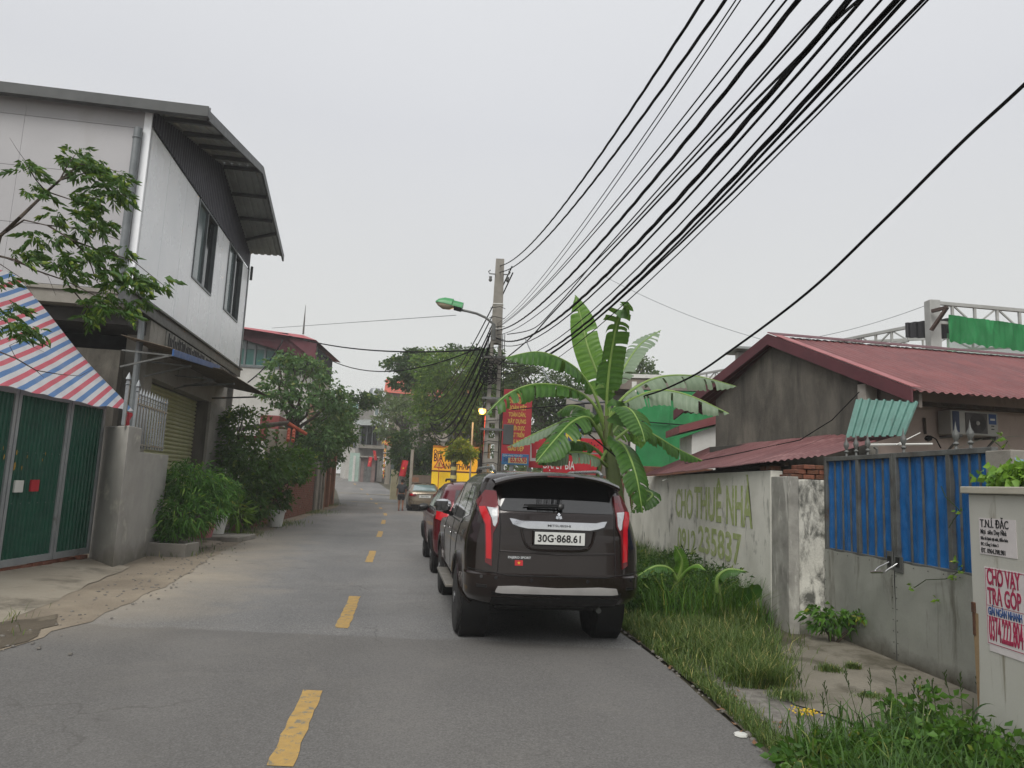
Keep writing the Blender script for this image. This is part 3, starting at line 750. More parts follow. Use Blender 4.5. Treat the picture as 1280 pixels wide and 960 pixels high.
# roof: two slopes, overhanging the street
def roofslab(ua, ub, uao, ubo):
    mb = MB(); corrug(mb, FB(uao, OV, ztop(uao) + .04), FB(ua, -DEPTH, ztop(ua) + .04), FB(ubo, OV, ztop(ubo) + .04), FB(ub, -DEPTH, ztop(ub) + .04), .2, .03, True)
    return mb.build('roof_sheet', M['roof_under'], hb)
roofslab(ue0, up, ue0, up); roofslab(up, U1 + .3, up, ue1)
for i in range(8):
    u = U0 + .55 + i * 1.18
    mb = MB(); z0_ = ztop(u); uo = u - (.5 if i == 7 else 0)
    mb.bar(FB(u, .05, z0_ - .02), FB(uo, OV - .05, ztop(uo) - .02), .06, .09); mb.build('purlin', M['fascia'], hb)
mb = MB()
def rake(u0, u1, h=.13):
    mb.fprism([(u0, ztop(u0) - h), (u1, ztop(u1) - h), (u1, ztop(u1) + .07), (u0, ztop(u0) + .07)], OV - .01, OV + .04, FB)
rake(ue0 - .03, up); rake(up + .002, ue1)
mb.build('rake_board', M['fascia'], hb)
mb = MB(); e0 = ue0 - .04
pr_ = [(e0 - .14, zr0 - .12), (e0, zr0 - .12), (e0, zr0 + .12), (e0 - .03, zr0 + .12), (e0 - .05, zr0 + .03), (e0 - .15, zr0 + .09)]
mb.prism([FB(u, OV + .05, z) for u, z in pr_], FB(0, -DEPTH - 1.5, 0) - FB(0, 0, 0))
mb.build('gutter', M['fascia'], hb, bevel=.006)
# down pipe at the corner
mb = MB(); pz = [FB(U0 - .1, -.2, 8.1), FB(U0 - .1, -.2, 5.05), FB(U0 + .05, .12, 4.75), FB(U0 + .05, .12, 0)]
mb.tube([pz[0], pz[1]], .075, 12); mb.tube([FB(U0 - .1, -.2, 5.1), FB(U0 - .1, -.2, 4.95), FB(U0 + .28, .13, 4.42), FB(U0 + .3, .14, 4.2), FB(U0 + .3, .14, 0)], .06, 10)
for z in (7.9, 6.8, 5.5): mb.lathe(FB(U0 - .1, -.2, z), [(.08, -.02), (.09, 0), (.08, .02)], 12)
mb.build('drain_pipe', mat('grey_pvc', '#6f7476', '#5f6466', 5, .45, bump=.03), hb, smooth=True)
# floor edge beams
mb = MB(); mb.box(U0 - .1, U1 + .05, -.2, .03, ZB - .28, ZB - .01, FB); mb.box(U0 - .1, U1 + .05, .03, .09, ZB - .06, ZB - .012, FB)
mb.build('edge_beam', M['fascia'], hb, bevel=.006)
mb = MB(); mb.box(-9, -.02, -.25, .03, ZB - .34, ZB - .015, FN); mb.box(-9, -.02, .03, .07, ZB - .1, ZB - .03, FN)
mb.build('edge_beam', M['conc'], hb, bevel=.006)
mb = MB(); mb.box(-9, -.1, -1.6, -.251, ZB - .62, ZB - .36, FN); mb.build('floor_slab', mat('shade_dark_concrete', '#3d3b38', '#2e2c2a', 2, .95, bump=.2), hb)  # concrete coloured dark to stand in for the shade in the recess
# ground floor, near side: set back concrete wall with a dark gap above it
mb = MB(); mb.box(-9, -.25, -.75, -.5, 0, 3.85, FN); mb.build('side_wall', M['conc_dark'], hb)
mb = MB(); mb.box(-9, -.25, -1.9, -1.8, 0, 4.6, FN); mb.build('inner_wall', MATS['dark_interior'], hb)  # shadow of the gap is put into this wall's dark colour
mb = MB(); mb.box(U0 + 1.3, U0 + 1.75, -.45, -.02, 0, ZB - .29, FB); mb.build('column', M['conc'], hb, bevel=.01)
# ground floor, street side
us = [FB.px(x, 560)[0] for x in (207, 261, 283)]
print('shutter u', us)
us = [15.9, 19.9, 22.0]
mb = MB(); mb.box(U0 + 1.75, us[2], -.3, -.02, 3.5, ZB - .29, FB); mb.box(us[1] + .02, us[2] - .02, -.4, .06, 0, 3.49, FB)
mb.build('street_wall', M['conc'], hb, bevel=.01)
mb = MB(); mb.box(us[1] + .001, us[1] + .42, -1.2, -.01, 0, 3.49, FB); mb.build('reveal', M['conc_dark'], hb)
sh = thing('tmp', 'x', 'x'); bpy.data.objects.remove(sh)
mb = MB(); z = .1
nsl = 34
sl = None; hs = 3.4 / nsl
shr = MB(); shr.box(us[0] - .2, us[1], -.40, -.36, 0, 3.5, FB); sho = shr.build('shutter', M['shutter'], hb)
for i in range(nsl):
    if sl is None:
        q = MB(); zz = .1
        prf = [(-.355, 0), (-.32, hs * .2), (-.305, hs * .5), (-.32, hs * .8), (-.355, hs)]
        q.prism([FB(us[0] - .2, v, zz + h) for v, h in prf], FB(us[1] - us[0] + .2, 0, 0) - FB(0, 0, 0)); sl = q.build('slat', M['shutter'], sho)
    else:
        o = same(sl); o.location = sl.location + Vector((0, 0, hs * i))
mb = MB(); mb.box(us[2] - .01, U1 - .2, -3.2, -3.0, 0, ZB - .3, FB); mb.build('recess_wall', M['conc'], hb)
# worn sign frieze of upright letters above the shutter
mb = MB(); mb.box(15.7, 21.4, -.018, .0, 4.12, ZB - .30, FB); mb.build('sign_board', mat('dirty_white_board', '#8b8a84', '#74736d', 4, .8, bump=.2, stain='#45443f', st=(.48, .6), stscale=(3, 3, .6), stfreq=3), hb)
mb = MB(); u = 15.85
while u < 21.2:
    w = rng.uniform(.045, .075); h = rng.uniform(.34, .44); mb.box(u, u + w, -.001, .012, 4.18, 4.18 + h * .95, FB)
    if rng.random() < .5: mb.box(u + w, u + w + .05, -.001, .010, 4.18 + h * .8, 4.18 + h * .93, FB)
    u += w + rng.uniform(.05, .09)
mb.build('lettering', M['ink_black'], hb)
# blue edged canopy and long rusty canopy below it
mb = MB(); a0, a1 = 12.95 + .0, 16.5
a0, a1 = FB.px(193, 433, .9)[0] + 1.0, FB.px(268, 457, .9)[0] + .4
print('can', a0, a1)
mb.fprism([(a0, 3.70), (a1, 3.96), (a1, 4.07), (a0, 3.83)], .9, .93, FB); mb.build('canopy_fascia', M['blue_paint'], hb, bevel=.004)
mb = MB(); corrug(mb, FB(a0, -.02, 4.02), FB(a1, -.02, 4.1), FB(a0, .9, 3.83), FB(a1, .9, 4.03), .15, .02); mb.build('canopy_sheet', M['brown_sheet'], hb)
mb = MB()
for u in (a0 + .1, a0 + 1.4, a1 - .1):
    mb = MB(); mb.bar(FB(u, 0, 3.45), FB(u, .85, 3.72), .03); mb.bar(FB(u, 0, 3.76), FB(u, .88, 3.72), .03); mb.build('canopy_bracket', M['steel_dark'], hb)
mb = MB(); corrug(mb, FB(16.6, -.02, 4.1), FB(21.6, -.02, 4.1), FB(15.9, 1.2, 3.86), FB(20.0, 1.5, 3.75), .15, .025); mb.build('canopy_sheet', M['brown_sheet'], hb)
mb = MB()
for u in (17.4, 20.2):
    mb = MB(); mb.bar(FB(u, 0, 3.62), FB(u - .5, 1.25, 3.68), .04); mb.build('canopy_bracket', M['steel_dark'], hb)
mb = MB()
for i in range(5): mb.bar(FB(22.0 + i * .5, .1, 1.9), FB(22.0 + i * .5, .1, 3.4), .03)
mb.build('bars', M['steel'], hb)
mb = MB(); mb.tube([FB(U1 - .1, .10, 8.3), FB(U1 - .1, .10, 7.85)], .045); mb.build('pipe_stub', M['fascia'], hb)

# ---- helper for potted plants and shrubs
def pot(name, label, c, r0, r1, h, m, square=False, group=None, fol=None):
    t = thing(name, label, 'plant pot', c, group); mb = MB(); c = Vector(c)
    if square:
        for s in (0, 1):
            pass
        a, b = r0, r1
        o = [c + Vector((x, y, z)) for z, k in ((0, .82), (h, 1.0)) for x, y in ((-a * k, -b * k), (a * k, -b * k), (a * k, b * k), (-a * k, b * k))]
        mb.add(o, [(0, 1, 2, 3), (0, 4, 5, 1), (1, 5, 6, 2), (2, 6, 7, 3), (3, 7, 4, 0), (4, 7, 6, 5)])
        mb.box(c.x - a * 1.06, c.x + a * 1.06, c.y - b * 1.06, c.y + b * 1.06, c.z + h - .03, c.z + h + .01)
    else:
        mb.lathe(c, [(r0, 0), (r1 * .97, h * .86), (r1 * 1.08, h * .88), (r1 * 1.08, h), (r1 * .95, h), (r1 * .93, h * .9), (.0, h * .9)], 20)
    mb.build('pot_body', m, t, smooth=not square, bevel=0.004)
    mb = MB(); mb.lathe(c + Vector((0, 0, h * .9 + .003)), [((r1 * .9 if not square else min(r0, r1) * .9), 0), (0, .02)], 12); mb.build('soil', M['soil'], t)
    return t
def trunked(mb, b, blobs, r, seed, tips):
    lo = min(blobs, key=lambda k: k[2]); hi = Vector((sum(k[0] for k in blobs) / len(blobs), sum(k[1] for k in blobs) / len(blobs), 0)); zt = lo[2] - lo[5] * .2; f = Vector((b.x + (hi.x - b.x) * .35, b.y + (hi.y - b.y) * .35, max(b.z + .8, zt)))
    mb.tube([b, b.lerp(f, .5) + Vector((r * .4, 0, 0)), f], [r * 1.15, r * .95, r * .85], 10); limbs(mb, f, tips, r * .6, seed)
def shrub(name, label, base, blobs, n, size, wid, m, trunk_r=.03, seed=1, tips=8, cat='shrub', group=None, clump=.25, bark='bark', droop=.3, nclump=24):
    t = thing(name, label, cat, base, group); b = Vector(base); mb = MB(); q = random.Random(seed); tp = []
    for i in range(tips):
        k = blobs[i % len(blobs)]; tp.append((k[0] + q.uniform(-.5, .5) * k[3], k[1] + q.uniform(-.5, .5) * k[4], k[2] + q.uniform(-.2, .6) * k[5]))
    if cat == 'tree': trunked(mb, b, blobs, trunk_r, seed, tp)
    else: limbs(mb, b, tp, trunk_r, seed)
    mb.build('trunk' if cat == 'tree' else 'stem', M[bark], t, smooth=True)
    foliage('foliage', blobs, n, size, wid, m, t, seed, clump, nclump, droop=droop)
    return t
# concrete planter box with the feathery peach-like shrub
pc = G(218, 697); pc = Vector((-6.3, 14.05, .0))
t = thing('planter', 'low rectangular concrete planter at the end of the rendered wall', 'planter', pc); mb = MB()
for (x0, x1, y0, y1) in ((-.36, .36, -.3, -.22), (-.36, .36, .22, .3), (-.36, -.28, -.22, .22), (.28, .36, -.22, .22)): mb.box(pc.x + x0, pc.x + x1, pc.y + y0, pc.y + y1, 0, .25)
mb.build('planter_wall', M['conc'], t, bevel=.008)
mb = MB(); mb.box(pc.x - .28, pc.x + .28, pc.y - .22, pc.y + .22, .02, .2); mb.build('soil', M['soil'], t)
def at_blob(px, py, Y, rx, rz, ry=None):
    c = AT(px, py, Y); k = Y / FPX; return (c.x, c.y, c.z, rx * k, (ry or (rx + rz) / 2) * k, rz * k)
bl = [at_blob(240, 603, 15.0, 32, 22), at_blob(228, 640, 14.4, 26, 22), at_blob(260, 630, 15.2, 26, 20), at_blob(238, 652, 14.8, 22, 12), at_blob(211, 668, 14.2, 13, 14), at_blob(276, 615, 15.8, 18, 14)]
shrub('peach_shrub', 'feathery bright green shrub with narrow leaves growing from the concrete planter', (pc.x, pc.y, .2), bl, 4600, .15, .17, L_peach, .035, 3, 12, droop=.8, clump=.24, nclump=34)
# pots along the wall
c = Vector((-6.85, 17.9, .0)); pot('plant_pot', 'faded pink square plastic pot under the feathery shrub', (-6.9, 16.6, .13), .27, .2, .3, mat('pink_plastic', '#a5686b', '#94595d', 4, .6, bump=.05), True, 'pots in front of the shop')
pot('plant_pot', 'tall dirty white round pot beside the pink pot', (-6.95, 17.7, .13), .17, .24, .5, M['white_paint'], False, 'pots in front of the shop')
mb = MB(); mb.box(-7.2, -6.2, 17.1, 18.3, 0, .12); tag(mb.build('concrete_block', M['conc'], org=(-6.7, 17.6, 0), bevel=.02), 'low broken concrete block beneath the white pot', 'block')
t = shrub('dracaena', 'spiky yellow green plant behind the white pot', (-6.6, 18.3, .1), [(-6.7, 18.3, .6, .2, .2, .22)], 120, .32, .14, L_lime, .02, 5, 5, cat='plant', droop=.2, clump=.3)
pot('plant_pot', 'ribbed white bucket pot nearest the brick wall', (-7.0, 22.3, .03), .2, .27, .5, M['white_paint'], False, 'pots in front of the shop')
shrub('pot_plant', 'small leafy plant in the ribbed white bucket pot', (-7.0, 22.3, .45), [(-7.0, 22.3, .85, .4, .4, .4)], 600, .12, .5, L_dark, .015, 6, 5, cat='plant')
for i, (x, y, l) in enumerate(((-7.3, 19.9, 'small brown clay pot under the dark bush, nearer one'), (-7.45, 20.9, 'small grey pot under the dark bush, farther one'))):
    pot('plant_pot', l, (x, y, .03), .14, .2, .22, mat('clay' if i == 0 else 'grey_clay', '#7a5848' if i == 0 else '#7f7a72', None, 4, .8), False, 'pots in front of the shop')
# dark bushes
bl = [at_blob(303, 535, 21.0, 28, 24), at_blob(318, 575, 20.5, 38, 30), at_blob(300, 610, 20, 30, 34), at_blob(340, 578, 21.5, 26, 20), at_blob(308, 628, 20.5, 26, 26), at_blob(290, 565, 21.5, 18, 24)]
shrub('bush', 'large dark green bush crowding the wall beside the shop column', (-7.6, 20.8, 0), bl, 7600, .13, .45, leafmat('bush_leaf', '#27451a', '#456b28', '#6f8032'), .06, 11, 14, clump=.24, nclump=40)
bl = [at_blob(350, 586, 22.6, 26, 14), at_blob(370, 575, 23, 18, 14), at_blob(328, 600, 22, 18, 18), at_blob(372, 592, 22.8, 14, 10)]
shrub('bush', 'brighter green bush leaning over the near end of the brick wall', (-7.9, 22.6, 0), bl, 3600, .12, .5, L_mid, .05, 12, 9)
bl = [at_blob(393, 570, 34, 20, 18), at_blob(375, 555, 34, 22, 20), at_blob(412, 570, 35, 16, 12), at_blob(378, 585, 34, 18, 12), at_blob(400, 552, 31, 20, 16), at_blob(425, 545, 36, 20, 16), at_blob(432, 520, 38, 12, 16)]
shrub('bush', 'thick hedge-like bush spilling over the brick and concrete walls', (-10.2, 34.5, 0), bl, 6500, .15, .5, L_dark, .07, 13, 12)
# brick wall
BW = Fr(-7.35, 20.9, -.1026, 1)
t = thing('brick_wall', 'bare red brick wall with crumbling mortar behind the potted plants', 'wall', BW(5, 0, 0)); mb = MB(); mb.box(0, 11.2, -.22, -.012, 0, 1.86, BW); mb.build('mortar', M['mortar'], t)
mb = MB(); z = .03; r_ = 0
while z < 1.85:
    u = .02 + (.12 if r_ % 2 else 0)
    while u < 11.0:
        if rng.random() > .02: mb.box(u, u + .215, -.02, rng.uniform(0, .018), z, z + .062, BW)
        u += .232
    z += .075; r_ += 1
mb.build('brickwork', M['brick'], t, kind='stuff')
mb = MB(); mb.box(11.2, 11.55, -.35, .05, 0, 2.0, BW); mb.build('end_pier', M['conc_dark'], t, bevel=.01)
# concrete wall pieces beyond
CW = Fr(*BW(11.56, 0, 0)[:2], -.14, 1)
t = thing('garden_wall', 'grey concrete wall with posts beyond the brick wall', 'wall', CW(4, 0, 0)); mb = MB(); mb.box(0, 3.2, -.2, -.03, 0, 2.05, CW); mb.build('wall_panel', M['conc'], t, bevel=.01)
for u in (.0, 1.6, 2.8):
    mb = MB(); mb.box(u, u + .4, -.25, .06, 0, 2.2 + .1 * math.sin(u), CW); mb.build('post', M['conc'], t, bevel=.01)
# orange gate pillars with fibre-cement roof
OW = Fr(*CW(3.3, 0, 0)[:2], -.13, 1)
t = thing('gate_house', 'small gateway with weathered orange pillars under a grey corrugated roof', 'gateway', OW(2, 0, 0))
mo = mat('weathered_orange_plaster', '#8a5f45', '#744e39', 2, .9, bump=.2, stain='#4a3a30', st=(.52, .66), stscale=(3, 3, .5), stfreq=2)
for u in (0, 2.0, 4.2):
    mb = MB(); mb.box(u, u + .5, -.5, .05, 0, 3.0, OW); mb.build('pillar', mo, t, bevel=.01)
mb = MB(); mb.box(.5, 4.2, -.35, -.15, 0, 2.6, OW); mb.build('door_panel', M['conc_dark'], t)
mb = MB(); corrug(mb, OW(-1.4, .35, 3.05), OW(5.2, .35, 3.05), OW(-1.4, -2.2, 3.9), OW(5.2, -2.2, 3.9), .3, .05); mb.build('roof', mat('fibre_cement_sheet', '#8f8f8b', '#787874', 2, .9, bump=.2, stain='#55544f'), t)
mb = MB(); mb.box(-.4, 5.6, -3.2, -2.3, 3.2, 4.4, OW); mb.build('parapet', mat('brick_red_paint', '#7c3a37', '#6a302e', 3, .8, bump=.1), t, bevel=.02)

# ---- cream gate pillars with orange tile roof in the trees
PY = Fr(*AT(343, 560, 26)[:2], .96, .28)
t = thing('gate_roof', 'cream gate pillars with a small orange tiled roof among the bushes', 'gateway', PY(0, 0, 0))
mc = mat('cream_plaster', '#b3aa98', '#a0978a', 2, .9, bump=.1, stain='#7d7568')
for u in (-.15, .25):
    mb = MB(); mb.box(u - .16, u + .16, -.16, .16, 0, 3.2, PY); mb.build('pillar', mc, t, bevel=.02)
mot = mat('orange_roof_tile', '#b4573a', '#96452e', 6, .8, bump=.2)
mk = mat('mossy_tile', '#5b544b', '#47423a', 5, .9, bump=.3)
for i in range(7):
    u = -1.9 + i * .33; z = 3.0 + .065 * i
    mb = MB(); mb.tube([PY(u, .02, z), PY(u + .36, .02, z + .08)], [.09, .075], 8); mb.build('ridge_tile', mk, t, smooth=True)
for i in range(5):
    u = .40 + i * .13; z = 3.44 - .07 * i
    mb = MB(); mb.tube([PY(u, .02, z), PY(u + .16, .02, z - .08)], [.07, .06], 8); mb.build('ridge_tile', mot, t, smooth=True)
mb = MB()
for r_ in range(4):
    for i in range(2): mb.tube([PY(.45 + i * .17, .1 + r_ * .17, 3.22 - r_ * .11 - i * .02), PY(.45 + i * .17, .3 + r_ * .17, 3.12 - r_ * .11 - i * .02)], .06, 6)
mb.build('roof_tiles', mot, t, kind='stuff')
mb = MB(); mb.box(-1.2, .1, -.1, .1, 2.75, 2.92, PY); mb.build('lintel', MATS['brick_red_paint'], t)
mb = MB(); mb.box(.1, .5, .17, .3, 1.4, 2.2, PY); mb.build('brick_patch', mot, t)

# ---- white house with red hipped roof
HF = Fr(*AT(300, 500, 38)[:2], 1, .05)
t = thing('red_roof_house', 'tall white house with a red metal roof and glazed top floor', 'house', HF(0, 0, 0))
def hz(py): return HF.px(330, py)[1]
def hu(px): return HF.px(px, 480)[0]
mw = mat('white_house_wall', '#b6b5b0', '#a7a6a1', 1.2, .85, bump=.05, stain='#8b8a84', st=(.55, .8), stscale=(2, 2, .4))
ul, ur, um = hu(250), hu(353), hu(393)
z1, z2, z3, z4 = hz(457), hz(428), hz(420), hz(405)
mb = MB(); mb.box(ul, ur, -6, 0, 0, z1, HF); mb.build('wall', mw, t)
mb = MB(); mb.box(ur, um - .1, -6, -.5, 0, z1 - .9, HF); mb.build('terrace', mw, t)
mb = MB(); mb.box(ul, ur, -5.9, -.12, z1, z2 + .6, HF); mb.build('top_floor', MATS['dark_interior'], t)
n_ = 5
for i in range(n_ + 1):
    u = hu(290) + (ur - hu(290)) * i / n_; mb = MB(); mb.box(u - .05, u + .05, -.12, .02, z1 - .1, z2 + .5, HF); mb.build('window_frame', M['alu'], t)
for i in range(n_):
    u = hu(290) + (ur - hu(290)) * i / n_ + .05; w = (ur - hu(290)) / n_ - .1
    mb = MB(); mb.box(u, u + w, -.1, -.06, z1, z1 + .85, HF); mb.build('pane', mat('teal_glass', '#35655f', '#2b554f', 3, .2, bump=0), t)
    mb = MB(); mb.box(u, u + w, -.1, -.06, z1 + .87, z2 + .2, HF); mb.build('pane', M['glass_l'], t)
mb = MB(); mb.box(ul, ur + .05, -.02, .06, z1 - .14, z1 - .02, HF); mb.build('sill', M['alu'], t)
mr = mat('bright_red_roof', '#a33a41', '#8f3239', 2, .55, bump=.05)
md = mat('dark_red_fascia', '#5e2530', '#50202a', 2, .6, bump=.05)
za, zb_, zc = hz(427), hz(417), hz(404)
ap = hu(362)
mb = MB(); A = [HF(ul - 1, 1.2, zb_ + .35), HF(hu(395), .8, zb_ - .35), HF(hu(395), -6.5, zb_ - .35), HF(ul - 1, -6.5, zb_ + .35)]; Rg = [HF(ul - 1, -2.0, zc + .2), HF(ap, -2.0, zc - .15)]
mb.add(A + Rg, [(0, 1, 5, 4), (1, 2, 5), (2, 3, 4, 5), (3, 0, 4)]); mb.build('roof', mr, t)
mb = MB(); mb.fprism([(ul - 1, zb_ + .33), (hu(395), zb_ - .37), (hu(395), zb_ - 1.45), (ur, z2 + .35), (ul - 1, z2 + .5)], .55, .65, HF); mb.build('fascia', md, t)
mb = MB(); mb.box(ur + .1, um - .15, -5, -.6, z1 - .9, z1 - .3, HF); mb.build('parapet', mw, t)
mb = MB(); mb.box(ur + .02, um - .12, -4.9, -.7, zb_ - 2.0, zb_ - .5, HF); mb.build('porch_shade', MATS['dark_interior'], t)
for u in (ur + .15, um - .2):
    mb = MB(); mb.box(u - .06, u + .06, -.75, -.6, z1 - .9, zb_ - .4, HF); mb.build('column', M['alu'], t)
mb = MB(); mb.tube([HF(ap, -2, zc - .1), HF(ap, -2, zc + .55), HF(ap, -2, zc + 1.6)], [.06, .05, .01], 6); mb.build('finial', M['steel_dark'], t)
# tree in front of it
bl = [at_blob(354, 462, 30, 20, 16), at_blob(350, 488, 30, 26, 18), at_blob(383, 466, 31, 24, 20), at_blob(408, 490, 31, 20, 18), at_blob(375, 505, 30, 22, 18), at_blob(415, 520, 32, 22, 24), at_blob(358, 444, 30.5, 10, 8), at_blob(400, 545, 31, 22, 18), at_blob(428, 505, 32, 14, 12)]
shrub('tree', 'loose green tree in front of the red roofed house', (-9.4, 30.3, 0), bl, 6000, .17, .5, leafmat('tree_leaf_a', '#3b5a35', '#648650', '#8a9458'), .14, 21, 14, cat='tree', clump=.2, nclump=34)
# leafy spray hanging on the right of it
t = shrub('tree', 'thin tree with sparse leaf sprays reaching over the street', (-14.6, 46, 0), [at_blob(447, 496, 45, 16, 7), at_blob(462, 503, 45, 12, 8), at_blob(455, 500, 45, 18, 5), at_blob(430, 520, 45, 12, 16), at_blob(430, 545, 45, 12, 12)], 1300, .24, .5, L_dark, .14, 22, 10, cat='tree', clump=.2)
# salmon column and bare concrete post
mb = MB(); b_ = AT(386, 560, 35); mb.lathe((b_.x, b_.y, 0), [(.2, 0), (.2, 4.5), (.25, 4.55), (.25, 4.65), (.15, 4.7), (.15, 5.1), (.18, 5.15), (.09, 5.3), (0, 5.35)], 14)
tag(mb.build('stone_column', mat('salmon_stone', '#8f6f60', '#7b5d50', 2, .9, bump=.2), smooth=True, org=(b_.x, b_.y, 0)), 'salmon coloured column rising through the green tree', 'column')
mb = MB(); b_ = AT(394, 560, 35.5); mb.box(b_.x - .1, b_.x + .1, b_.y - .1, b_.y + .1, 0, 3.9)
tag(mb.build('concrete_post', M['conc'], org=(b_.x, b_.y, 0), bevel=.01), 'slim bare concrete post behind the bushes', 'post')

# ---- foreground tree, trunk left of the frame, branches reaching in
t = thing('street_tree', 'tree at the left edge whose leafy branches hang over the gate', 'tree', (-6.6, 5.6, 0))
mb = MB(); TB = Vector((-6.6, 5.6, 0)); mb.tube([TB, TB + Vector((.1, .1, 1.4)), TB + Vector((.05, .2, 2.5)), TB + Vector((.3, .3, 3.4))], [.14, .11, .09, .06], 10)
mb.build('trunk', M['bark'], t, smooth=True)
YB = 6.2
def bp(px, py, Y=YB): return AT(px, py, Y)
branches = [([(-90, 480), (-40, 440), (0, 295), (25, 272), (58, 240), (75, 225), (100, 205)], .022), ([(0, 295), (30, 275), (60, 282), (90, 285)], .010), ([(-40, 330), (-10, 318), (20, 325), (45, 338), (80, 350), (120, 370)], .014),
            ([(58, 240), (45, 225), (32, 205)], .007), ([(75, 225), (85, 205), (97, 190)], .007), ([(75, 225), (110, 215), (140, 222)], .008), ([(60, 282), (90, 300), (130, 315), (165, 325), (205, 357)], .009), ([(90, 300), (110, 320), (120, 350), (140, 380)], .008),
            ([(100, 205), (130, 210), (150, 215)], .006), ([(80, 350), (110, 385), (125, 400)], .007), ([(-60, 450), (-10, 436), (20, 448), (45, 463), (75, 468), (100, 470)], .008), ([(45, 463), (55, 472)], .004), ([(20, 448), (12, 432), (25, 425), (55, 440)], .003), ([(100, 470), (115, 462)], .003),
            ([(-50, 400), (-10, 395), (15, 405), (40, 412)], .006), ([(45, 225), (33, 203), (22, 188), (12, 172)], .003), ([(0, 320), (40, 335), (60, 345), (70, 370)], .004), ([(0, 330), (30, 350), (45, 375)], .004), ([(120, 330), (150, 345), (175, 350)], .006), ([(110, 250), (140, 240), (160, 245)], .006), ([(60, 240), (90, 250), (120, 255)], .007), ([(90, 285), (120, 290), (150, 300)], .006)]
for pts, r_ in branches:
    mb = MB(); P = [bp(x, y, YB + .25 * math.sin(i * 1.3 + x * .05)) for i, (x, y) in enumerate(pts)]
    mb.tube(P, [r_ * (1 - .7 * i / (len(P) - 1)) for i in range(len(P))], 6); mb.build('branch', M['bark'], t, smooth=True)
# sprigs: each a whorl of leaflets sharing four meshes
spr = []
Lbr = leafmat('branch_leaf', '#26431a', '#4c7030', '#85993f')
for k in range(4):
    q = np.random.RandomState(50 + k); nl = 9; P = []; D = []
    for j in range(nl):
        s = j / (nl - 1); side = 1 if j % 2 else -1
        P.append((s * .09, 0, -.01 * s * s)); D.append((.75 + .4 * s, side * (1 - .6 * s) * .85, q.uniform(-.35, .15)))
    V, F, rn = leaves(np.array(P), np.array(D), .078, .34, 60 + k, .3)
    o = arr_mesh('leaf', V, F, Lbr, None, None, rn); spr.append(o)
zones = [(45, 235, 14, 14, 8), (32, 207, 10, 9, 7), (85, 200, 14, 12, 14), (100, 192, 10, 8, 8), (115, 210, 20, 12, 22), (140, 222, 16, 10, 16), (148, 245, 14, 7, 12), (110, 245, 24, 14, 24), (110, 275, 28, 14, 26), (60, 295, 30, 10, 14), (30, 320, 30, 10, 14), (90, 330, 36, 18, 34), (130, 315, 30, 14, 24), (150, 345, 28, 16, 26), (190, 352, 20, 9, 14), (125, 375, 26, 14, 22), (110, 395, 12, 8, 8), (160, 395, 10, 6, 4), (10, 385, 18, 10, 9), (20, 410, 24, 10, 13), (50, 415, 8, 4, 3), (5, 350, 14, 14, 5), (70, 265, 10, 8, 7), (170, 375, 18, 8, 9)]
first = [True] * 4; nn = 0
for (cx, cy, rx_, ry_, cnt) in zones:
    for i in range(int(cnt * 1.35)):
        k = rng.randrange(4); a = rng.uniform(0, 6.28); rr = math.sqrt(rng.random())
        loc = bp(cx + rx_ * rr * math.cos(a), cy + ry_ * rr * math.sin(a), YB + rng.uniform(-.35, .35)) - Vector(t.location)
        o = spr[k] if first[k] else spr[k].copy()
        if not first[k]: COL.objects.link(o)
        first[k] = False; o.parent = t; o.location = loc; nn += 1
        o.rotation_euler = (rng.uniform(-.5, .5), rng.uniform(-.1, .9), rng.uniform(-1.2, 1.2) if rng.random() < .8 else rng.uniform(1.5, 4.5))
        s_ = rng.uniform(.75, 1.2); o.scale = (s_, s_, s_)
print('sprigs', nn)
# ================================================================ RIGHT SIDE
# ---- text wall
XW = 3.45
TW = Fr(XW, 0, 0, -1)          # u = -Y, v>0 towards the road
t = thing('boundary_wall', 'stained whitewashed wall painted with green letting notice and phone number', 'wall', (XW, 14, 0))
mb = MB(); mb.box(-21.5, -9.52, -.16, 0, -.1, 1.97, TW)
wo = mb.build('wall_panel', M['white_wall'], t, bevel=.01)
mg = mat('green_wall_paint', '#95a560', '#a3ae74', 6, .9, bump=.1, stain='#c3c2ae', st=(.52, .64), stscale=(1.5, 1.5, 1), stfreq=9)
def wall_word(word, x0, x1, yt, yb, bold=.02):
    u0, z0 = TW.px(x0, (yt + yb) / 2); u1, _ = TW.px(x1, (yt + yb) / 2); _, zt = TW.px((x0 + x1) / 2, yt); _, zb = TW.px((x0 + x1) / 2, yb)
    h = abs(zt - zb); size = h / .70
    o = text(word, size, mg, t, TW, 0, 0, .004, bold=bold, align='LEFT')
    zz_ = [v.co.z for v in o.data.vertices]; zk = h * (1.24 if word in ('NHÀ', 'THUÊ') else 1.0) / (max(zz_) - min(zz_)); z00 = min(zz_)
    for v in o.data.vertices: v.co.z = z00 + (v.co.z - z00) * zk
    xs = [v.co.y for v in o.data.vertices]; zs_ = [v.co.z for v in o.data.vertices]
    a, b = min(xs), max(xs); w = b - a; c, d = min(zs_), max(zs_)
    # fit the word to its measured span (u runs along -Y)
    for v in o.data.vertices:
        f = (b - v.co.y) / w; v.co.y = -(u0 + (u1 - u0) * f) - t.location.y
        v.co.z += (zb + (0)) - (c if word not in ('NHÀ', 'THUÊ') else c)
    return o
wall_word('CHO', 845, 866, 611, 648); wall_word('THUÊ', 868, 902, 608, 651, .024); wall_word('NHÀ', 908, 941, 606, 658, .022)
wall_word('0912', 847, 870, 661, 690, .022); wall_word('235837', 873, 927, 662, 699, .022)
# earlier layer of the same notice showing through as a ghost
mb = MB(); u, z = TW.px(888, 628); mb.box(u - .05, u + .32, .001, .0025, z - .28, z + .3, TW)
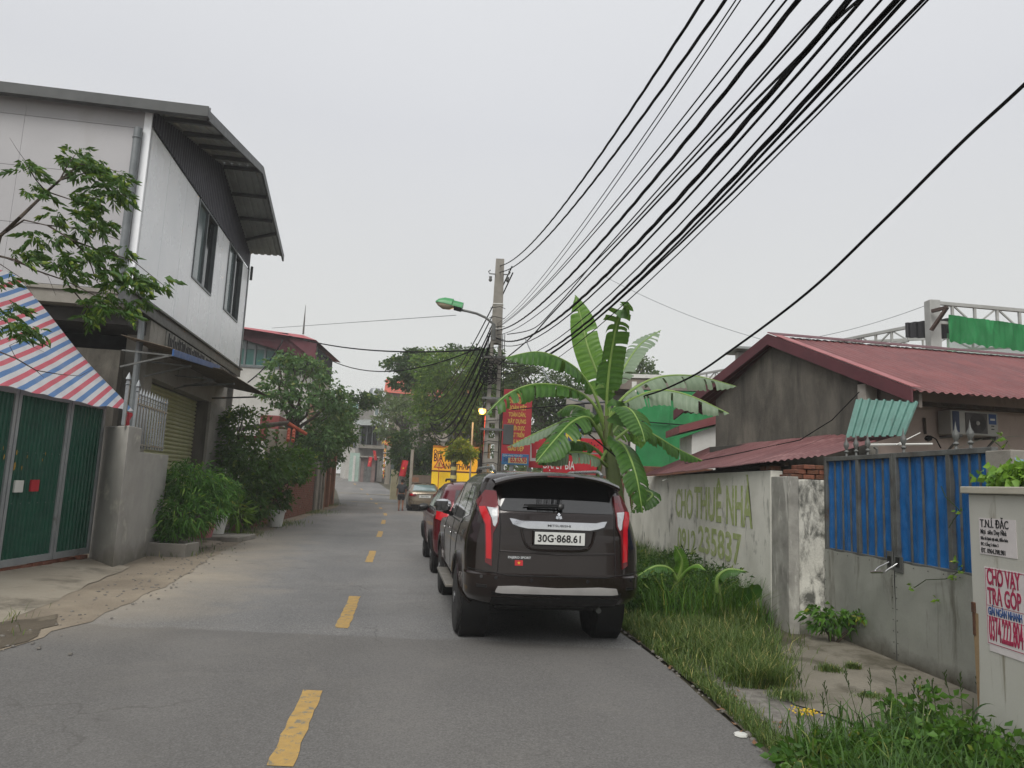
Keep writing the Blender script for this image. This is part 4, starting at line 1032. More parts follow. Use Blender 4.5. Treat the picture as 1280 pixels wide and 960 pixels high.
# ---- end pier with brick courses on top
t = thing('wall_pier', 'peeling white and grey plaster pier capped with exposed red bricks', 'pier', (3.7, 9.2, 0))
mb = MB(); mb.prism([(3.49, 9.02, -.1), (3.95, 8.95, -.1), (3.95, 9.5, -.1), (3.47, 9.5, -.1)], (0, 0, 1.96)); mb.build('plaster_body', M['pier_wall'], t, bevel=.015)
mb = MB(); mb.prism([(3.48, 8.995, -.1), (3.60, 8.975, -.1), (3.60, 9.06, -.1), (3.475, 9.52, -.1), (3.455, 9.52, -.1)], (0, 0, 1.99)); mb.build('plaster_edge', mat('mottled_plaster', '#a3a199', '#75736d', 3, .95, bump=.4, stain='#bab8b0', st=(.53, .62), stscale=(2, 2, .5), stfreq=3), t, bevel=.01)  # left face of the pier: greyer plaster with paler mottles
bm_ = None
for r_ in range(3):
    for k in range(3):
        if r_ == 2 and k == 0: continue
        q = MB(); x = 3.52 + k * .155 + (.05 if r_ % 2 else 0); w = .14
        q.box(x, x + w, 9.0 + rng.uniform(-.01, .02), 9.4, 1.865 + r_ * .062, 1.865 + r_ * .062 + .054)
        q.build('brick', M['brick'] if (r_ + k) % 2 else M['brick2'], t, bevel=.008)
for k in range(2):
    q = MB(); q.box(3.47, 3.6, 9.55 + k * .235, 9.55 + k * .235 + .21, 1.975, 2.03); q.build('brick', M['brick2'], t, bevel=.008)
# ---- low lean-to roof
A, B, D, C = Vector((3.22, 17.6, 1.95)), Vector((4.1, 9.3, 2.18)), Vector((4.12, 14.8, 2.55)), Vector((5.75, 10.35, 2.62))
t = thing('lean_to', 'faded red corrugated lean-to roof resting on the notice wall', 'roof', (4.2, 13, 0))
B1_, E1_ = Vector((3.36, 9.42, 2.06)), Vector((5.0, 11.15, 2.6)); B2_, C2_ = B, C; B, C = B1_, E1_
mb = MB(); corrug(mb, B1_, B2_, E1_, C2_, .085, .022); mb.build('roof_sheet', M['old_red_roof'], t, smooth=True, ang=60)
for i in range(8):
    a, b = i / 8, (i + 1) / 8 + .012 * (i < 7); mb = MB()
    lift = Vector((0, 0, .006 * (i % 2)))
    corrug(mb, A.lerp(B, a) + lift, A.lerp(B, b) + lift, D.lerp(C, a) + lift, D.lerp(C, b) + lift, .085, .022); mb.build('roof_sheet', M['old_red_roof'], t, smooth=True, ang=60)
mb = MB(); mb.bar(A + Vector((.3, -.1, -.02)), B + Vector((.3, .1, .0)), .05); mb.bar(D + Vector((0, 0, -.07)), C + Vector((0, 0, -.07)), .05)
mb.build('batten', M['bark'], t)
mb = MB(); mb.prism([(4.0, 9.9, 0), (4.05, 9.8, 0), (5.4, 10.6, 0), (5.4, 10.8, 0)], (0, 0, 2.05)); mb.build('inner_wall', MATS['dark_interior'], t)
mb = MB(); mb.tube([AT(828, 601, 15.2), AT(843, 596, 15.3)], .012, 6); tag(mb.build('conduit', M['white_paint'], org=AT(828, 601, 15.2)), 'short white plastic pipe poking from under the lean-to roof', 'pipe')
cp = [D.lerp(A, .35) + Vector((0, 0, .04)), A.lerp(B, .3).lerp(D.lerp(C, .3), .30) + Vector((0, 0, .05)), A.lerp(B, .6).lerp(D.lerp(C, .6), .45) + Vector((0, 0, .05)), AT(1000, 550, 11.5), AT(1040, 525, 11.2), AT(1074, 490, 10.9)]
cable(cp, .008, 'cable', M['cable'], 'thin black cable lying across the faded lean-to roof')
# ---- gable house
Pl, Pr, Pa = Vector((4.12, 14.4, 0)), Vector((5.35, 11.0, 0)), Vector((4.72, 12.73, 0))
rdv = Vector((5.1, .9, 0)).normalized(); gd = (Pr - Pl).normalized(); outv = Vector((-.98, -.17, 0))
t = thing('gable_house', 'single storey house with blackened gable wall and red corrugated roof', 'house', (6.5, 13, 0))
zl, zr_, za = 3.50, 3.50, 4.36
mb = MB(); mb.prism([(Pl.x, Pl.y, 0), (Pr.x, Pr.y, 0), (Pr.x, Pr.y, zr_), (Pa.x, Pa.y, za), (Pl.x, Pl.y, zl)], rdv * .2); mb.build('gable_wall', M['conc_dark'], t)
mb = MB(); q = -outv * -.05
mb.prism([Pl + outv * .07 + Vector((0, 0, 2.44)) - gd * .1, Pr + outv * .07 + Vector((0, 0, 2.52)), Pr + outv * .07 + Vector((0, 0, 2.62)), Pl + outv * .07 + Vector((0, 0, 2.55)) - gd * .1], -outv * .066); mb.build('ledge', mat('mossy_ledge', '#45443f', '#2f2e2a', 4, .95, bump=.4), t, bevel=.01)
mb = MB(); mb.prism([Pr - gd * .0 + outv * .02, Pr + gd * .16 + outv * .02, Pr + gd * .16 + outv * .02 + rdv * .2, Pr + rdv * .2 + outv * .02], (0, 0, 3.40)); mb.build('corner_pillar', mat('pale_stained_pillar', '#a29e96', '#86827a', 3, .9, bump=.2), t, bevel=.01)
FW = Fr(Pr.x + .05, Pr.y + .1, rdv.x, rdv.y)
mb = MB(); mb.box(.1, 9, -.2, 0, 0, 3.62, FW); mb.build('front_wall', M['pink_wall'], t)
mb = MB(); mb.box(9, 9.2, -6, 0, 0, 3.6, FW); mb.build('side_wall', M['pink_wall'], t)
# roof slopes: ridge line, near eave, far eave
R0 = Pa + outv * .12 + Vector((0, 0, 4.47)); R1 = R0 + rdv * 10
E0 = Vector((5.69, 10.04, 3.18)) + outv * .02; E1 = E0 + rdv * 10
K0 = R0 - (E0 - R0) * Vector((1, 1, 1)).x; K0.z = E0.z + .12; K1 = K0 + rdv * 10
for i in range(11):
    a, b = i / 11, (i + 1) / 11 + .005 * (i < 10); mb = MB(); l_ = Vector((0, 0, .005 * (i % 2)))
    corrug(mb, E0.lerp(E1, a) + l_, E0.lerp(E1, b) + l_, R0.lerp(R1, a) + l_, R0.lerp(R1, b) + l_, .13, .03); mb.build('roof_sheet', M['red_roof'], t, smooth=True, ang=60)
mb = MB(); corrug(mb, K0, K1, R0, R1, .13, .03); mb.build('roof_sheet', M['red_roof'], t, smooth=True, ang=60)
mb = MB(); dn = Vector((0, 0, -.2)); ow = outv * .03
for (a, b) in ((R0, E0), (R0, K0)):
    a_ = a + outv * .02 + Vector((0, 0, .05)); b_ = b + outv * .02 + Vector((0, 0, .05)); mb.prism([a_, b_, b_ + dn, a_ + dn], ow)
mb.build('barge_board', M['maroon'], t)
mb = MB(); sl = (E0 - R0).normalized() * .16; mb.prism([R0 + outv * .04 + Vector((0, 0, .075)), R0 + outv * .04 + sl + Vector((0, 0, .07)), R0 + sl - outv * 10 + Vector((0, 0, .07)), R0 - outv * 10 + Vector((0, 0, .075))], (0, 0, .012))
sk = (K0 - R0).normalized() * .16
mb.build('ridge_cap', M['maroon'], t)
mb = MB(); mb.prism([R0 + outv * .05 + Vector((0, 0, .07)), E0 + outv * .05 + Vector((0, 0, .07)), E0 - outv * .12 + Vector((0, 0, .07)), R0 - outv * .12 + Vector((0, 0, .07))], (0, 0, .01)); mb.build('verge_trim', mat('pink_trim', '#9a5a5a', '#87494b', 3, .5, bump=.05), t)
mb = MB(); mb.box(.2, 9.6, .3, .35, 3.1, 3.17, FW); mb.build('eave_batten', M['bark'], t)
mb = MB(); mb.prism([Pr + Vector((.25, .05, 3.0)), E0 + Vector((.15, .15, 2.98 - 3.18)), E0 + Vector((.15, .15, .0)), Pr + Vector((.25, .05, 3.6))], rdv * .05); mb.build('eave_return', mat('grey_soffit', '#7f766f', '#6b645e', 3, .9), t)
# ---- teal corrugated sheet
T0, T1, T2, T3 = AT(1057, 547, 10.2), AT(1131, 545, 9.7), AT(1070, 499, 10.5), AT(1148, 503, 10.0)
mb = MB(); corrug(mb, T0, T1, T2, T3, .1, .03, True); tag(mb.build('awning_sheet', M['teal'], org=(T0 + T1) / 2), 'teal corrugated sheet hung at the corner of the red roofed house', 'metal sheet')
# ---- air conditioner
def fwp(px, py, v=0): return FW.px(px, py, v)
u0, z1 = fwp(1187, 512, .3); u1, z0 = fwp(1247, 546, .3); w_ = u1 - u0
t = thing('air_conditioner', 'white outdoor air conditioner unit on the pink wall under the eave', 'air conditioner', FW((u0 + u1) / 2, .2, z0))
mwht = mat('aged_white_plastic', '#a5a39d', '#97958f', 3, .5, bump=.03)
mb = MB(); mb.box(u0, u1, .05, .32, z0, z1, FW); mb.build('casing', mwht, t, bevel=.012)
cxu = u0 + w_ * .55; cz = (z0 + z1) / 2; rr = (z1 - z0) * .42
mb = MB(); mb.box(u0 + w_ * .30, u0 + w_ * .76, .321, .33, z0 + .03, z1 - .03, FW); gr_ = mb.build('grille', mat('dark_grille', '#4b4643', '#3a3634', 5, .5), t)
mb = MB()
for k in range(1, 8):
    r_ = rr * k / 8; pts = [FW(cxu + r_ * math.cos(a * math.pi / 12), .338, cz + r_ * math.sin(a * math.pi / 12)) for a in range(25)]; mb.tube(pts, .003, 4)
mb.build('grille_rings', M['black'], t, kind='stuff', smooth=True)
mb = MB(); mb.lathe(FW(cxu, .33, cz), [(.035, 0), (.03, .015), (0, .02)], 14, (FW.n[0], FW.n[1], 0)); mb.build('hub', mwht, t)
mb = MB(); mb.box(u0 + w_ * .03, u0 + w_ * .17, .321, .328, z0 + .03, z1 - .02, FW); mb.build('side_vent', mat('navy_sticker', '#1c2f55', '#16264a', 5, .5), t)
mb = MB(); mb.box(u0 + w_ * .8, u0 + w_ * .96, .321, .325, z1 - .19, z1 - .03, FW); mb.build('label_sticker', mat('blue_sticker', '#23487f', '#1d3f72', 5, .5), t)
mb = MB(); mb.box(u0 + w_ * .83, u0 + w_ * .93, .3255, .327, z1 - .13, z1 - .10, FW); mb.build('label_print', M['white_paint'], t)
for z in (.15, .1): mb = MB(); mb.box(u0 + w_ * .85, u0 + w_ * .91, .321, .326, z0 + z, z0 + z + .015, FW); mb.build('slot', M['black'], t)
for k in (.1, .85):
    mb = MB(); u = u0 + w_ * k; mb.box(u - .02, u + .02, .0, .42, z0 - .05, z0 - .01, FW); mb.bar(FW(u, .02, z0 - .35), FW(u, .38, z0 - .05), .025); mb.build('bracket', M['steel_dark'], t)
mb = MB(); u = u0 - .22; mb.tube([FW(u, .03, z1 - .12), FW(u + .01, .03, z0 + .0)], .02, 6); tag(mb.build('pipe', M['bark'], org=FW(u, 0, z0)), 'dark insulated pipe stub on the pink wall beside the air conditioner', 'pipe')
pp = [AT(1160, 548, 10.9), AT(1163, 545, 10.9), AT(1170, 549, 10.95), AT(1176, 560, 11)]
mb = MB(); mb.tube(pp, .01, 6); mb.lathe(pp[0], [(.04, -.05), (.05, 0), (.03, .05)], 8, (0, 1, 0)); tag(mb.build('wall_cable', M['cable'], smooth=True, org=pp[0]), 'black cable coil coming out of the pink wall above the gate', 'cable')
cable([AT(1180, 566, 11), AT(1230, 548, 11.3), AT(1290, 544, 11.5)], .006, 'cable', M['rope'], 'thin pale cable along the pink wall under the air conditioner')
# ---- blue gate
GT = Fr(3.93, 8.97, .07, -1)
t = thing('gate', 'grey steel double gate backed with blue tarpaulin and grey sheet below', 'gate', (4.05, 7.4, 0))
def gu(px, py=620): return GT.px(px, py)[0]
zt, zm = 2.14, 1.03; UL, UR = .02, 4.0
uc = gu(1122, 700)
print('gate u', gu(1075), uc, gu(1188), gu(1213, 800))
posts = [UL, gu(1074), gu(1118), gu(1128), gu(1189), gu(1250), 3.4]
def leaf(ua, ub, mids, nbars):
    mb = MB(); w = .05
    mb.box(ua, ua + w, -.03, .03, .05, zt, GT); mb.box(ub - w, ub, -.03, .03, .05, zt, GT); mb.box(ua + w, ub - w, -.03, .028, zt - .05, zt, GT); mb.box(ua + w, ub - w, -.03, .028, zm - .03, zm + .02, GT); mb.box(ua + w, ub - w, -.03, .028, .05, .1, GT)
    mb.build('gate_frame', M['steel_dark'], t, bevel=.004)
    for m_ in mids: q = MB(); q.box(m_ - .028, m_ + .028, -.026, .027, zm + .02, zt - .05, GT); q.build('mullion', M['steel_dark'], t, bevel=.003)
    pts = sorted([ua + w] + list(mids) + [ub - w])
    for a, b in zip(pts[:-1], pts[1:]):
        for k in range(1, nbars + 1):
            u = a + (b - a) * k / (nbars + 1); q = MB(); q.box(u - .007, u + .007, -.004, .012, zm + .0, zt - .04, GT); q.build('bar', M['steel_dark'], t)
    q = MB(); q.grid(lambda a, b: GT(ua + .03 + (ub - ua - .06) * a, -.012 + .012 * noise.noise((a * 18, b * 7, ua)) + .008 * math.sin(a * 60), zm + (zt - zm - .03) * b), 60, 14); q.build('tarpaulin_panel', M['blue_tarp'], t, smooth=True)
    q = MB(); q.grid(lambda a, b: GT(ua + .004 + (ub - ua - .008) * a, .036 + .008 * noise.noise((a * 3, b * 3, ua + 9)), .03 + (zm - .03 + (.006 * math.sin(a * 20))) * b), 20, 10, thick=(-.002, 0, 0)); o = q.build('sheet_panel', M['gate_sheet'], t, smooth=True)
    q = MB()
    z = .12
    for u in (ua + .03, ub - .03):
        z = .12
        while z < .98: q.lathe(GT(u, .042, z), [(.006, 0), (.004, .004), (0, .005)], 5, (GT.n[0], GT.n[1], 0)); z += .11
    u = ua + .1
    while u < ub: q.lathe(GT(u, .044, zm - .03), [(.006, 0), (.004, .004), (0, .005)], 5, (GT.n[0], GT.n[1], 0)); u += .22
    q.build('rivets', M['black'], t, kind='stuff')
M['gate_sheet'] = mat('grey_sheet_metal', '#a5a69e', '#8f9089', 1.5, .5, metal=.3, bump=.12, bscale=20, stain='#5f5b51', st=(.55, .72), stscale=(3, 3, .5), stfreq=1.6, grain=.1, soil=('#4b453a', .22))
leaf(UL, uc - .004, [gu(1074)], 3); leaf(uc + .004, uc + (uc - UL), [gu(1189)], 3)
UE = uc + (uc - UL)
mb = MB(); mb.box(UE + .01, UE + .3, -.2, .1, 0, 2.1, GT); tag(mb.build('gate_post', M['conc'], org=GT(UE + .15, 0, 0), bevel=.01), 'concrete gate post at the near end of the blue backed gate', 'post')
# bolt, latch plates and padlock handle
mb = MB(); u, z = GT.px(1118, 700); 
mb.box(uc - .11, uc - .005, .04, .05, zm - .08, zm + .10, GT); mb.box(uc + .02, uc + .16, .04, .05, zm - .10, zm + .06, GT); mb.build('latch_plate', M['steel_dark'], t, bevel=.003)
for a, b in ((-.09, -.03), (.05, .11)): mb = MB(); mb.box(uc + a, uc + b, .051, .056, zm - .05, zm + .05, GT); mb.build('latch_hole', M['black'], t)
chrome = mat('bright_steel', '#c9c9c9', '#b5b5b5', 5, .18, metal=1, bump=0)
mb = MB(); mb.tube([GT(uc - .05, .06, zm - .01), GT(uc - .09, .15, zm - .07), GT(uc - .11, .18, zm - .11)], .008, 6); mb.tube([GT(uc + .09, .06, zm - .01), GT(uc + .06, .15, zm - .08), GT(uc + .05, .18, zm - .11)], .008, 6); mb.tube([GT(uc - .17, .18, zm - .13), GT(uc + .06, .18, zm - .10)], .016, 10)
tag(mb.build('bar_lock', chrome, smooth=True, org=GT(uc, .15, zm - .1)), 'shiny steel bar lock hanging from the latch of the blue backed gate', 'lock')
# spearheads on the top rail
sp_ = None
for px in (1058, 1070, 1084, 1131, 1194, 1214):
    u = gu(px, 560); q = MB(); z = zt + .001
    q.lathe(GT(u, .0, z), [(.016, 0), (.012, .03), (.028, .05), (.012, .07), (.020, .09), (.032, .12), (.030, .145), (.012, .18), (.005, .23), (0, .26)], 8)
    if sp_ is None: sp_ = q.build('spearhead', M['steel_dark'], t, smooth=True); su = u
    else: o = same(sp_); o.location = sp_.location + (GT(u, 0, 0) - GT(su, 0, 0)); o.rotation_euler = (0, rng.uniform(-.01, .01), 0)
# rods standing on the gate
mb = MB(); mb.tube([AT(1095, 585, 8.2), AT(1096, 562, 8.2), AT(1092, 559, 8.2)], .012, 6); mb.build('bent_rod', M['steel_dark'], t, smooth=True)
mb = MB(); mb.tube([AT(1087, 556, 8.9), AT(1165, 555, 9.3)], .014, 6); mb.tube([AT(1120, 556, 9), AT(1150, 541, 9.6)], .008, 5); tag(mb.build('conduit', M['white_paint'], smooth=True, org=AT(1087, 556, 8.9)), 'pale conduit running level behind the spearheads of the gate', 'pipe')
# creeper on the gate
mb = MB()
for pts in ([(1184, 608), (1190, 622), (1203, 634), (1208, 640)], [(1208, 640), (1200, 650), (1194, 660)], [(1150, 735), (1165, 725), (1190, 724), (1212, 712)], [(1262, 562), (1255, 555), (1247, 549)], [(1262, 562), (1268, 552), (1262, 546)]):
    mb.tube([GT(*[(lambda q: q[0])(GT.px(x, y)), .06, GT.px(x, y)[1]]) for x, y in pts], .004, 5)
o = mb.build('stems', L_olive, smooth=True, kind='stuff'); tag(o, 'thin wiry creeper stems trailing over the blue backed gate', 'creeper')
P = []; D = []
for px, py in ((1208, 640), (1262, 546), (1266, 555), (1150, 735), (1182, 752), (1202, 722), (1210, 708), (1212, 712), (1204, 700)):
    u, z = GT.px(px, py)
    for k in range(5): P.append(GT(u + rng.uniform(-.04, .04), .07, z + rng.uniform(-.03, .03))); D.append((-rng.random(), rng.uniform(-1, 1), rng.uniform(-.5, .5)))
V_, F_, r_ = leaves(np.array(P), np.array(D), .05, .5, 3); c_ = arr_mesh('creeper_leaves', V_, F_, L_lime, o, 'stuff', r_)
# ---- beige cabinet
CB = Fr(3.25, 5.12, .0, -1)
t = thing('utility_cabinet', 'pale grey beige steel utility cabinet with loan posters on its side', 'cabinet', (3.6, 4.7, 0))
ZC = 1.72
mb = MB(); mb.box(0, 1.0, -.55, 0, .10, ZC, CB); mb.build('cabinet_body', M['box_paint'], t, bevel=.008)
mb = MB(); mb.box(-.035, 1.04, -.6, .035, ZC + .002, ZC + .05, CB); mb.build('lid', mat('cabinet_lid', '#b5b0a2', '#a29d8e', 3, .5, stain='#6f5a41', st=(.66, .72)), t, bevel=.006)
mb = MB(); mb.box(-.03, 1.0, -.5, .05, -.1, .098, CB)
mb.build('plinth', M['brick2'], t, bevel=.01)
mb = MB(); mb.box(.0, 1.0, .001, .004, .13, .145, CB); mb.build('seam', mat('cabinet_shadow_gap', '#6d6859', '#5d594c', 5, .6), t)
mb = MB(); z = CB.px(1220, 757)[1]; mb.box(-.002, .035, -.02, .012, z - .05, z + .02, CB); mb.box(.004, .028, .0, .010, z - .2, z - .05, CB); mb.build('hinge', mat('rusty_iron', '#5d3c28', '#3f2a1e', 8, .9, bump=.5), t, bevel=.004)
mb = MB(); z = CB.px(1220, 757)[1]
mb.fprism([(.0, z - .05), (.06, z - .05), (.045, z - .45), (.03, z - .65), (.012, z - .7), (.005, z - .3)], .0008, .0016, CB)
mb.build('rust_streak', mat('rust_streak', '#90795a', '#857052', 9, .8, stain='#6f5236', st=(.5, .6)), t)
# posters
def cbp(px, py): return CB.px(px, py)
(ua, za_), (ub, zb2) = cbp(1224, 647), cbp(1271, 696)
zb2 = cbp(1226, 692)[1]
mb = MB(); mb.box(ua, CB.px(1271, 670)[0], .001, .004, zb2, za_, CB); po = mb.build('poster', M['poster'], t)
hh = za_ - zb2
for (s_, fz, sz, m2, b_) in (('T.N.Í. ĐẶC', .84, .075, 'ink_black', .03), ('Mọi  siêu Duy Nhà', .62, .045, 'ink_black', .02), ('Sửa tủ lạnh tại nhà, điều hòa', .44, .030, 'ink_black', .02), ('ĐC: Cổng 5 thôn 3', .28, .030, 'ink_black', .0), ('ĐT. 0964.398.981', .10, .045, 'ink_black', .02)):
    text(s_, sz, M[m2], po, CB, ua + .015, zb2 + hh * fz, .0055, align='LEFT', bold=b_ * .3, sx=.75 if sz < .07 else .8)
mb = MB(); (ua, za_) = cbp(1231, 708); zb2 = cbp(1231, 803)[1]; wp = CB.px(1283, 760)[0] - CB.px(1231, 760)[0]
mb.box(ua, ua + wp, .001, .004, zb2, za_, CB); po = mb.build('poster', M['poster'], t)
mb = MB(); mb.box(ua + .02, ua + wp, .0035, .0042, zb2 - .04, zb2 - .001, CB); mb.build('poster_scrap', M['poster'], t)
red = mat('crimson_ink', '#a0254a', '#8d2042', 7, .8, bump=0); blu = mat('blue_ink', '#2c4f86', '#264678', 7, .8, bump=0)
hh = za_ - zb2
mb = MB()
for a, b, c_, d_ in ((.008, wp - .008, za_ - .012, za_ - .008), (.008, wp - .008, zb2 + .008, zb2 + .012), (.008, .011, zb2 + .008, za_ - .008), (wp - .011, wp - .008, zb2 + .008, za_ - .008), (.012, wp - .012, za_ - hh * .5, za_ - hh * .5 + .003), (.012, wp - .012, za_ - hh * .64, za_ - hh * .64 + .003)): mb.box(ua + a, ua + b, .0045, .0055, c_, d_, CB)
mb.build('border', red, po)
def fit(s_, z, h, m2, b_=.03, w=wp - .08):
    o = text(s_, h / .7, m2, po, CB, 0, z, .0055, align='LEFT', bold=b_ * .4)
    ys = [v.co.y for v in o.data.vertices]; a, b = min(ys), max(ys); k = w / (b - a); L = root_loc(po)
    for v in o.data.vertices: v.co.y = (CB(ua + .025, 0, 0).y - L.y) - (b - v.co.y) * k
fit('CHO VAY', za_ - hh * .13, .105, red, .05); fit('TRẢ GÓP', za_ - hh * .38, .105, red, .05); fit('GIẢI NGÂN NHANH', za_ - hh * .57, .05, blu, .035); fit('0374.222.804', za_ - hh * .80, .15, red, .045)
# ---- greenery on the cabinet and its old post
mb = MB(); mb.box(.0, .45, -.95, -.62, 0, 1.83, CB); tag(mb.build('gate_post', M['conc'], org=CB(.2, -.8, 0), bevel=.01), 'old grey concrete post rising just behind the beige cabinet', 'post')
vb = [(*AT(1268, 592, 5.25), .11, .25, .07), (*AT(1282, 597, 5.15), .11, .2, .07), (*AT(1254, 605, 5.3), .05, .12, .03)]
shrub('squash_vine', 'fresh lime green vine with broad leaves heaped on top of the cabinet', (3.9, 5.3, 0), vb, 700, .055, .95, leafmat('vine_leaf', '#557f27', '#7fa53c'), .012, 31, 6, cat='vine', clump=.3, droop=.5)
# blue plastic sheet behind the vine
mb = MB(); q0 = AT(1268, 575, 5.6); mb.grid(lambda a, b: q0 + Vector((a * .35 + .02 * math.sin(b * 9), .1 * a, .02 - b * .3 - .05 * a)), 8, 8); tag(mb.build('plastic_sheet', mat('pale_blue_sheet', '#7f9cb8', '#6b88a6', 4, .5), smooth=True, org=q0), 'scrap of pale blue plastic sheet behind the vine on the cabinet', 'plastic sheet')

# ---- green mesh hall behind the lean-to
NB = Fr(*AT(795, 560, 26)[:2], 1, -.12)
t = thing('netted_building', 'low building wrapped in bright green shade netting with white corner', 'building', NB(2, 0, 0))
u1 = NB.px(920, 540)[0]; zt_ = NB.px(840, 489)[1]; 
for i in range(3):
    a, b = u1 * i / 3, u1 * (i + 1) / 3
    mb = MB(); mb.grid(lambda p, q: NB(a + (b - a) * p, .03 * noise.noise((p * 3 + i, q * 4, 2)) + (.04 if p in (0, 1) else 0), zt_ * q), 12, 16); mb.build('net_panel', M['net'], t, smooth=True)
mb = MB(); mb.box(0, u1, -5, -.1, 0, zt_ - .15, NB); mb.build('wall', M['conc'], t)
mb = MB(); mb.box(-.2, -.03, -.15, .1, 0, zt_ + .3, NB); mb.build('white_post', M['white_paint'], t)
mb = MB(); mb.box(-1.2, u1, -5.2, .02, zt_ + .03, NB.px(830, 474)[1], NB); mb.build('roof_slab', mat('brown_grey_concrete', '#7c746b', '#696159', 2, .9), t)
mb = MB(); mb.box(-1.0, u1, -.1, .08, NB.px(830, 474)[1] + .01, NB.px(830, 470)[1] + .03, NB); mb.build('coping', M['white_paint'], t)
mb = MB(); mb.box(-2.6, -.25, -1.0, -.8, 0, zt_ - .1, NB); mb.build('grey_wall', M['conc'], t)
for k in range(3):
    mb = MB(); u = -2.3 + k * .7; mb.box(u, u + .4, -.79, -.74, zt_ - 1.5, zt_ - .5, NB); mb.build('window', M['glass'], t)
cable([NB(.1, .1, NB.px(800, 527)[1]), NB(1.6, .1, NB.px(840, 531)[1]), NB(u1 - .2, .1, NB.px(890, 529)[1])], .02, 'cable', M['cable'], 'dark rope strung across the green netting')
# white shed with maroon roof
SB = Fr(*AT(848, 560, 22)[:2], 1, -.05)
t = thing('shed', 'small white shed with a sloping maroon roof edge before the green netting', 'shed', SB(1, 0, 0))
mb = MB(); a, z = SB.px(865, 539); mb.fprism([(a, 0), (a + 1.9, 0), (a + 1.9, SB.px(895, 525)[1] + .3), (a, SB.px(865, 543)[1])], -2, 0, SB); mb.build('wall', M['white_paint'], t)
a, z = SB.px(847, 542); b, z2_ = SB.px(895, 528)
mb = MB(); mb.fprism([(a, z), (b + .6, z2_ + .12), (b + .6, z2_ + .38), (a, z + .22)], -2.2, .25, SB); mb.build('roof', mat('dull_maroon_roof', '#7a3d3f', '#6a3335', 3, .6), t)
# dark brick base below the netting
mb = MB(); q0 = AT(797, 580, 21); mb.box(q0.x, q0.x + 2.2, q0.y, q0.y + .25, 0, q0.z - .05); tag(mb.build('old_wall', M['brick2'], org=(q0.x + 1, q0.y, 0), bevel=.02), 'dark broken brick wall top below the green netting', 'wall')

# ---- steel frame structure with green net, far right
t = thing('unfinished_hall', 'unfinished pale steel roof frame with lattice trusses above the red roof', 'structure', (10, 17, 0))
def TP(px, py, Y): return AT(px, py, Y)
def truss(a, b, h, n, r=.035, name='truss'):
    mb = MB(); a = Vector(a); b = Vector(b); dz = Vector((0, 0, h))
    mb.bar(a, b, r * 2.2); mb.bar(a - dz, b - dz, r * 1.8)
    for i in range(n + 1):
        p = a.lerp(b, i / n); mb.bar(p, p - dz, r * 1.5)
        if i < n:
            q = a.lerp(b, (i + 1) / n); mb.bar(*((p, q - dz) if i % 2 else (p - dz, q)), r)
    return mb.build(name, mat('pale_grey_steel', '#a7a8a5', '#93948f', 3, .5, metal=.2, bump=.05), t)
Yt = 16
truss(TP(1162, 378, Yt), TP(1330, 393, Yt), .45, 6); truss(TP(1340, 415, Yt + 6), TP(1060, 428, Yt + 6), .4, 9)
truss(TP(1135, 409, Yt + 2), TP(1040, 428, Yt + 4), .35, 5)
mb = MB(); a = TP(1165, 376, Yt); mb.box(a.x - .12, a.x + .12, a.y - .12, a.y + .12, 0, a.z); mb.build('column', MATS['pale_grey_steel'], t, bevel=.01)
mb = MB(); mb.bar(TP(1165, 389, Yt - .2), TP(1184, 384, Yt - .5), .07); mb.bar(TP(1184, 384, Yt - .5), TP(1164, 413, Yt - .2), .1, .05); mb.build('bracket', mat('rust_brown_steel', '#4a3a33', '#3a2d28', 4, .7), t)
mb = MB(); a = TP(1184, 394, Yt - .05); b = TP(1340, 414, Yt - .05); mb.grid(lambda p, q: a.lerp(b, p) + Vector((0, -.05 + .05 * noise.noise((p * 34, q * 1.2, 1)) + .05 * noise.noise((p * 8, q, 4)), -q * (.62 + .02 * math.sin(p * 90) + .06 * noise.noise((p * 12, 1, 1))))), 140, 8)
tag(mb.build('shade_net', M['net'], smooth=True, org=a), 'bright green shade net hung from the steel frame at far right', 'net')
nl = bpy.data.materials.new('thin_green_net'); nl.use_nodes = True; N_ = NT(nl); b_ = nl.node_tree.nodes['Principled BSDF']; b_.inputs['Base Color'].default_value = (*srgb('#7fc397'), 1); b_.inputs['Roughness'].default_value = .8; b_.inputs['Alpha'].default_value = .55
mb = MB(); a2 = TP(1184, 430, Yt + .1); b2 = TP(1340, 447, Yt + .1); mb.grid(lambda p, q: a2.lerp(b2, p) + Vector((0, .05 * noise.noise((p * 9, q * 3, 1)), .25 - q * .9)), 60, 6)
tag(mb.build('shade_net', nl, smooth=True, org=a2), 'thin translucent green net below the bright one on the steel frame', 'net')
mb = MB(); a3 = TP(1131, 408, Yt + .6); b3 = TP(1190, 400, Yt + .4); corrug(mb, a3 - Vector((0, 0, .28)), b3 - Vector((0, .0, .45)), a3 + Vector((0, 0, .08)), b3 + Vector((0, 0, .05)), .16, .05); tag(mb.build('awning_sheet', mat('black_corrugated', '#26262a', '#1b1b1e', 3, .6), org=a3), 'black corrugated sheet hanging behind the steel column', 'metal sheet')
# small frame near the gable
mb = MB(); b0_ = TP(925, 441, 19); mb.box(b0_.x - .1, b0_.x + .1, b0_.y - .1, b0_.y + .1, 0, b0_.z); t2 = tag(mb.build('steel_post', MATS['pale_grey_steel'], org=(b0_.x, b0_.y, 0), bevel=.01), 'pale steel post with a flat cap behind the gable roof', 'post')
mb = MB(); mb.box(b0_.x - .25, b0_.x + .9, b0_.y - .5, b0_.y + .5, b0_.z + .02, b0_.z + .08); mb.build('cap', M['roof_under'], t2)
truss(TP(930, 458, 19), TP(862, 470, 21), .25, 6, .025)

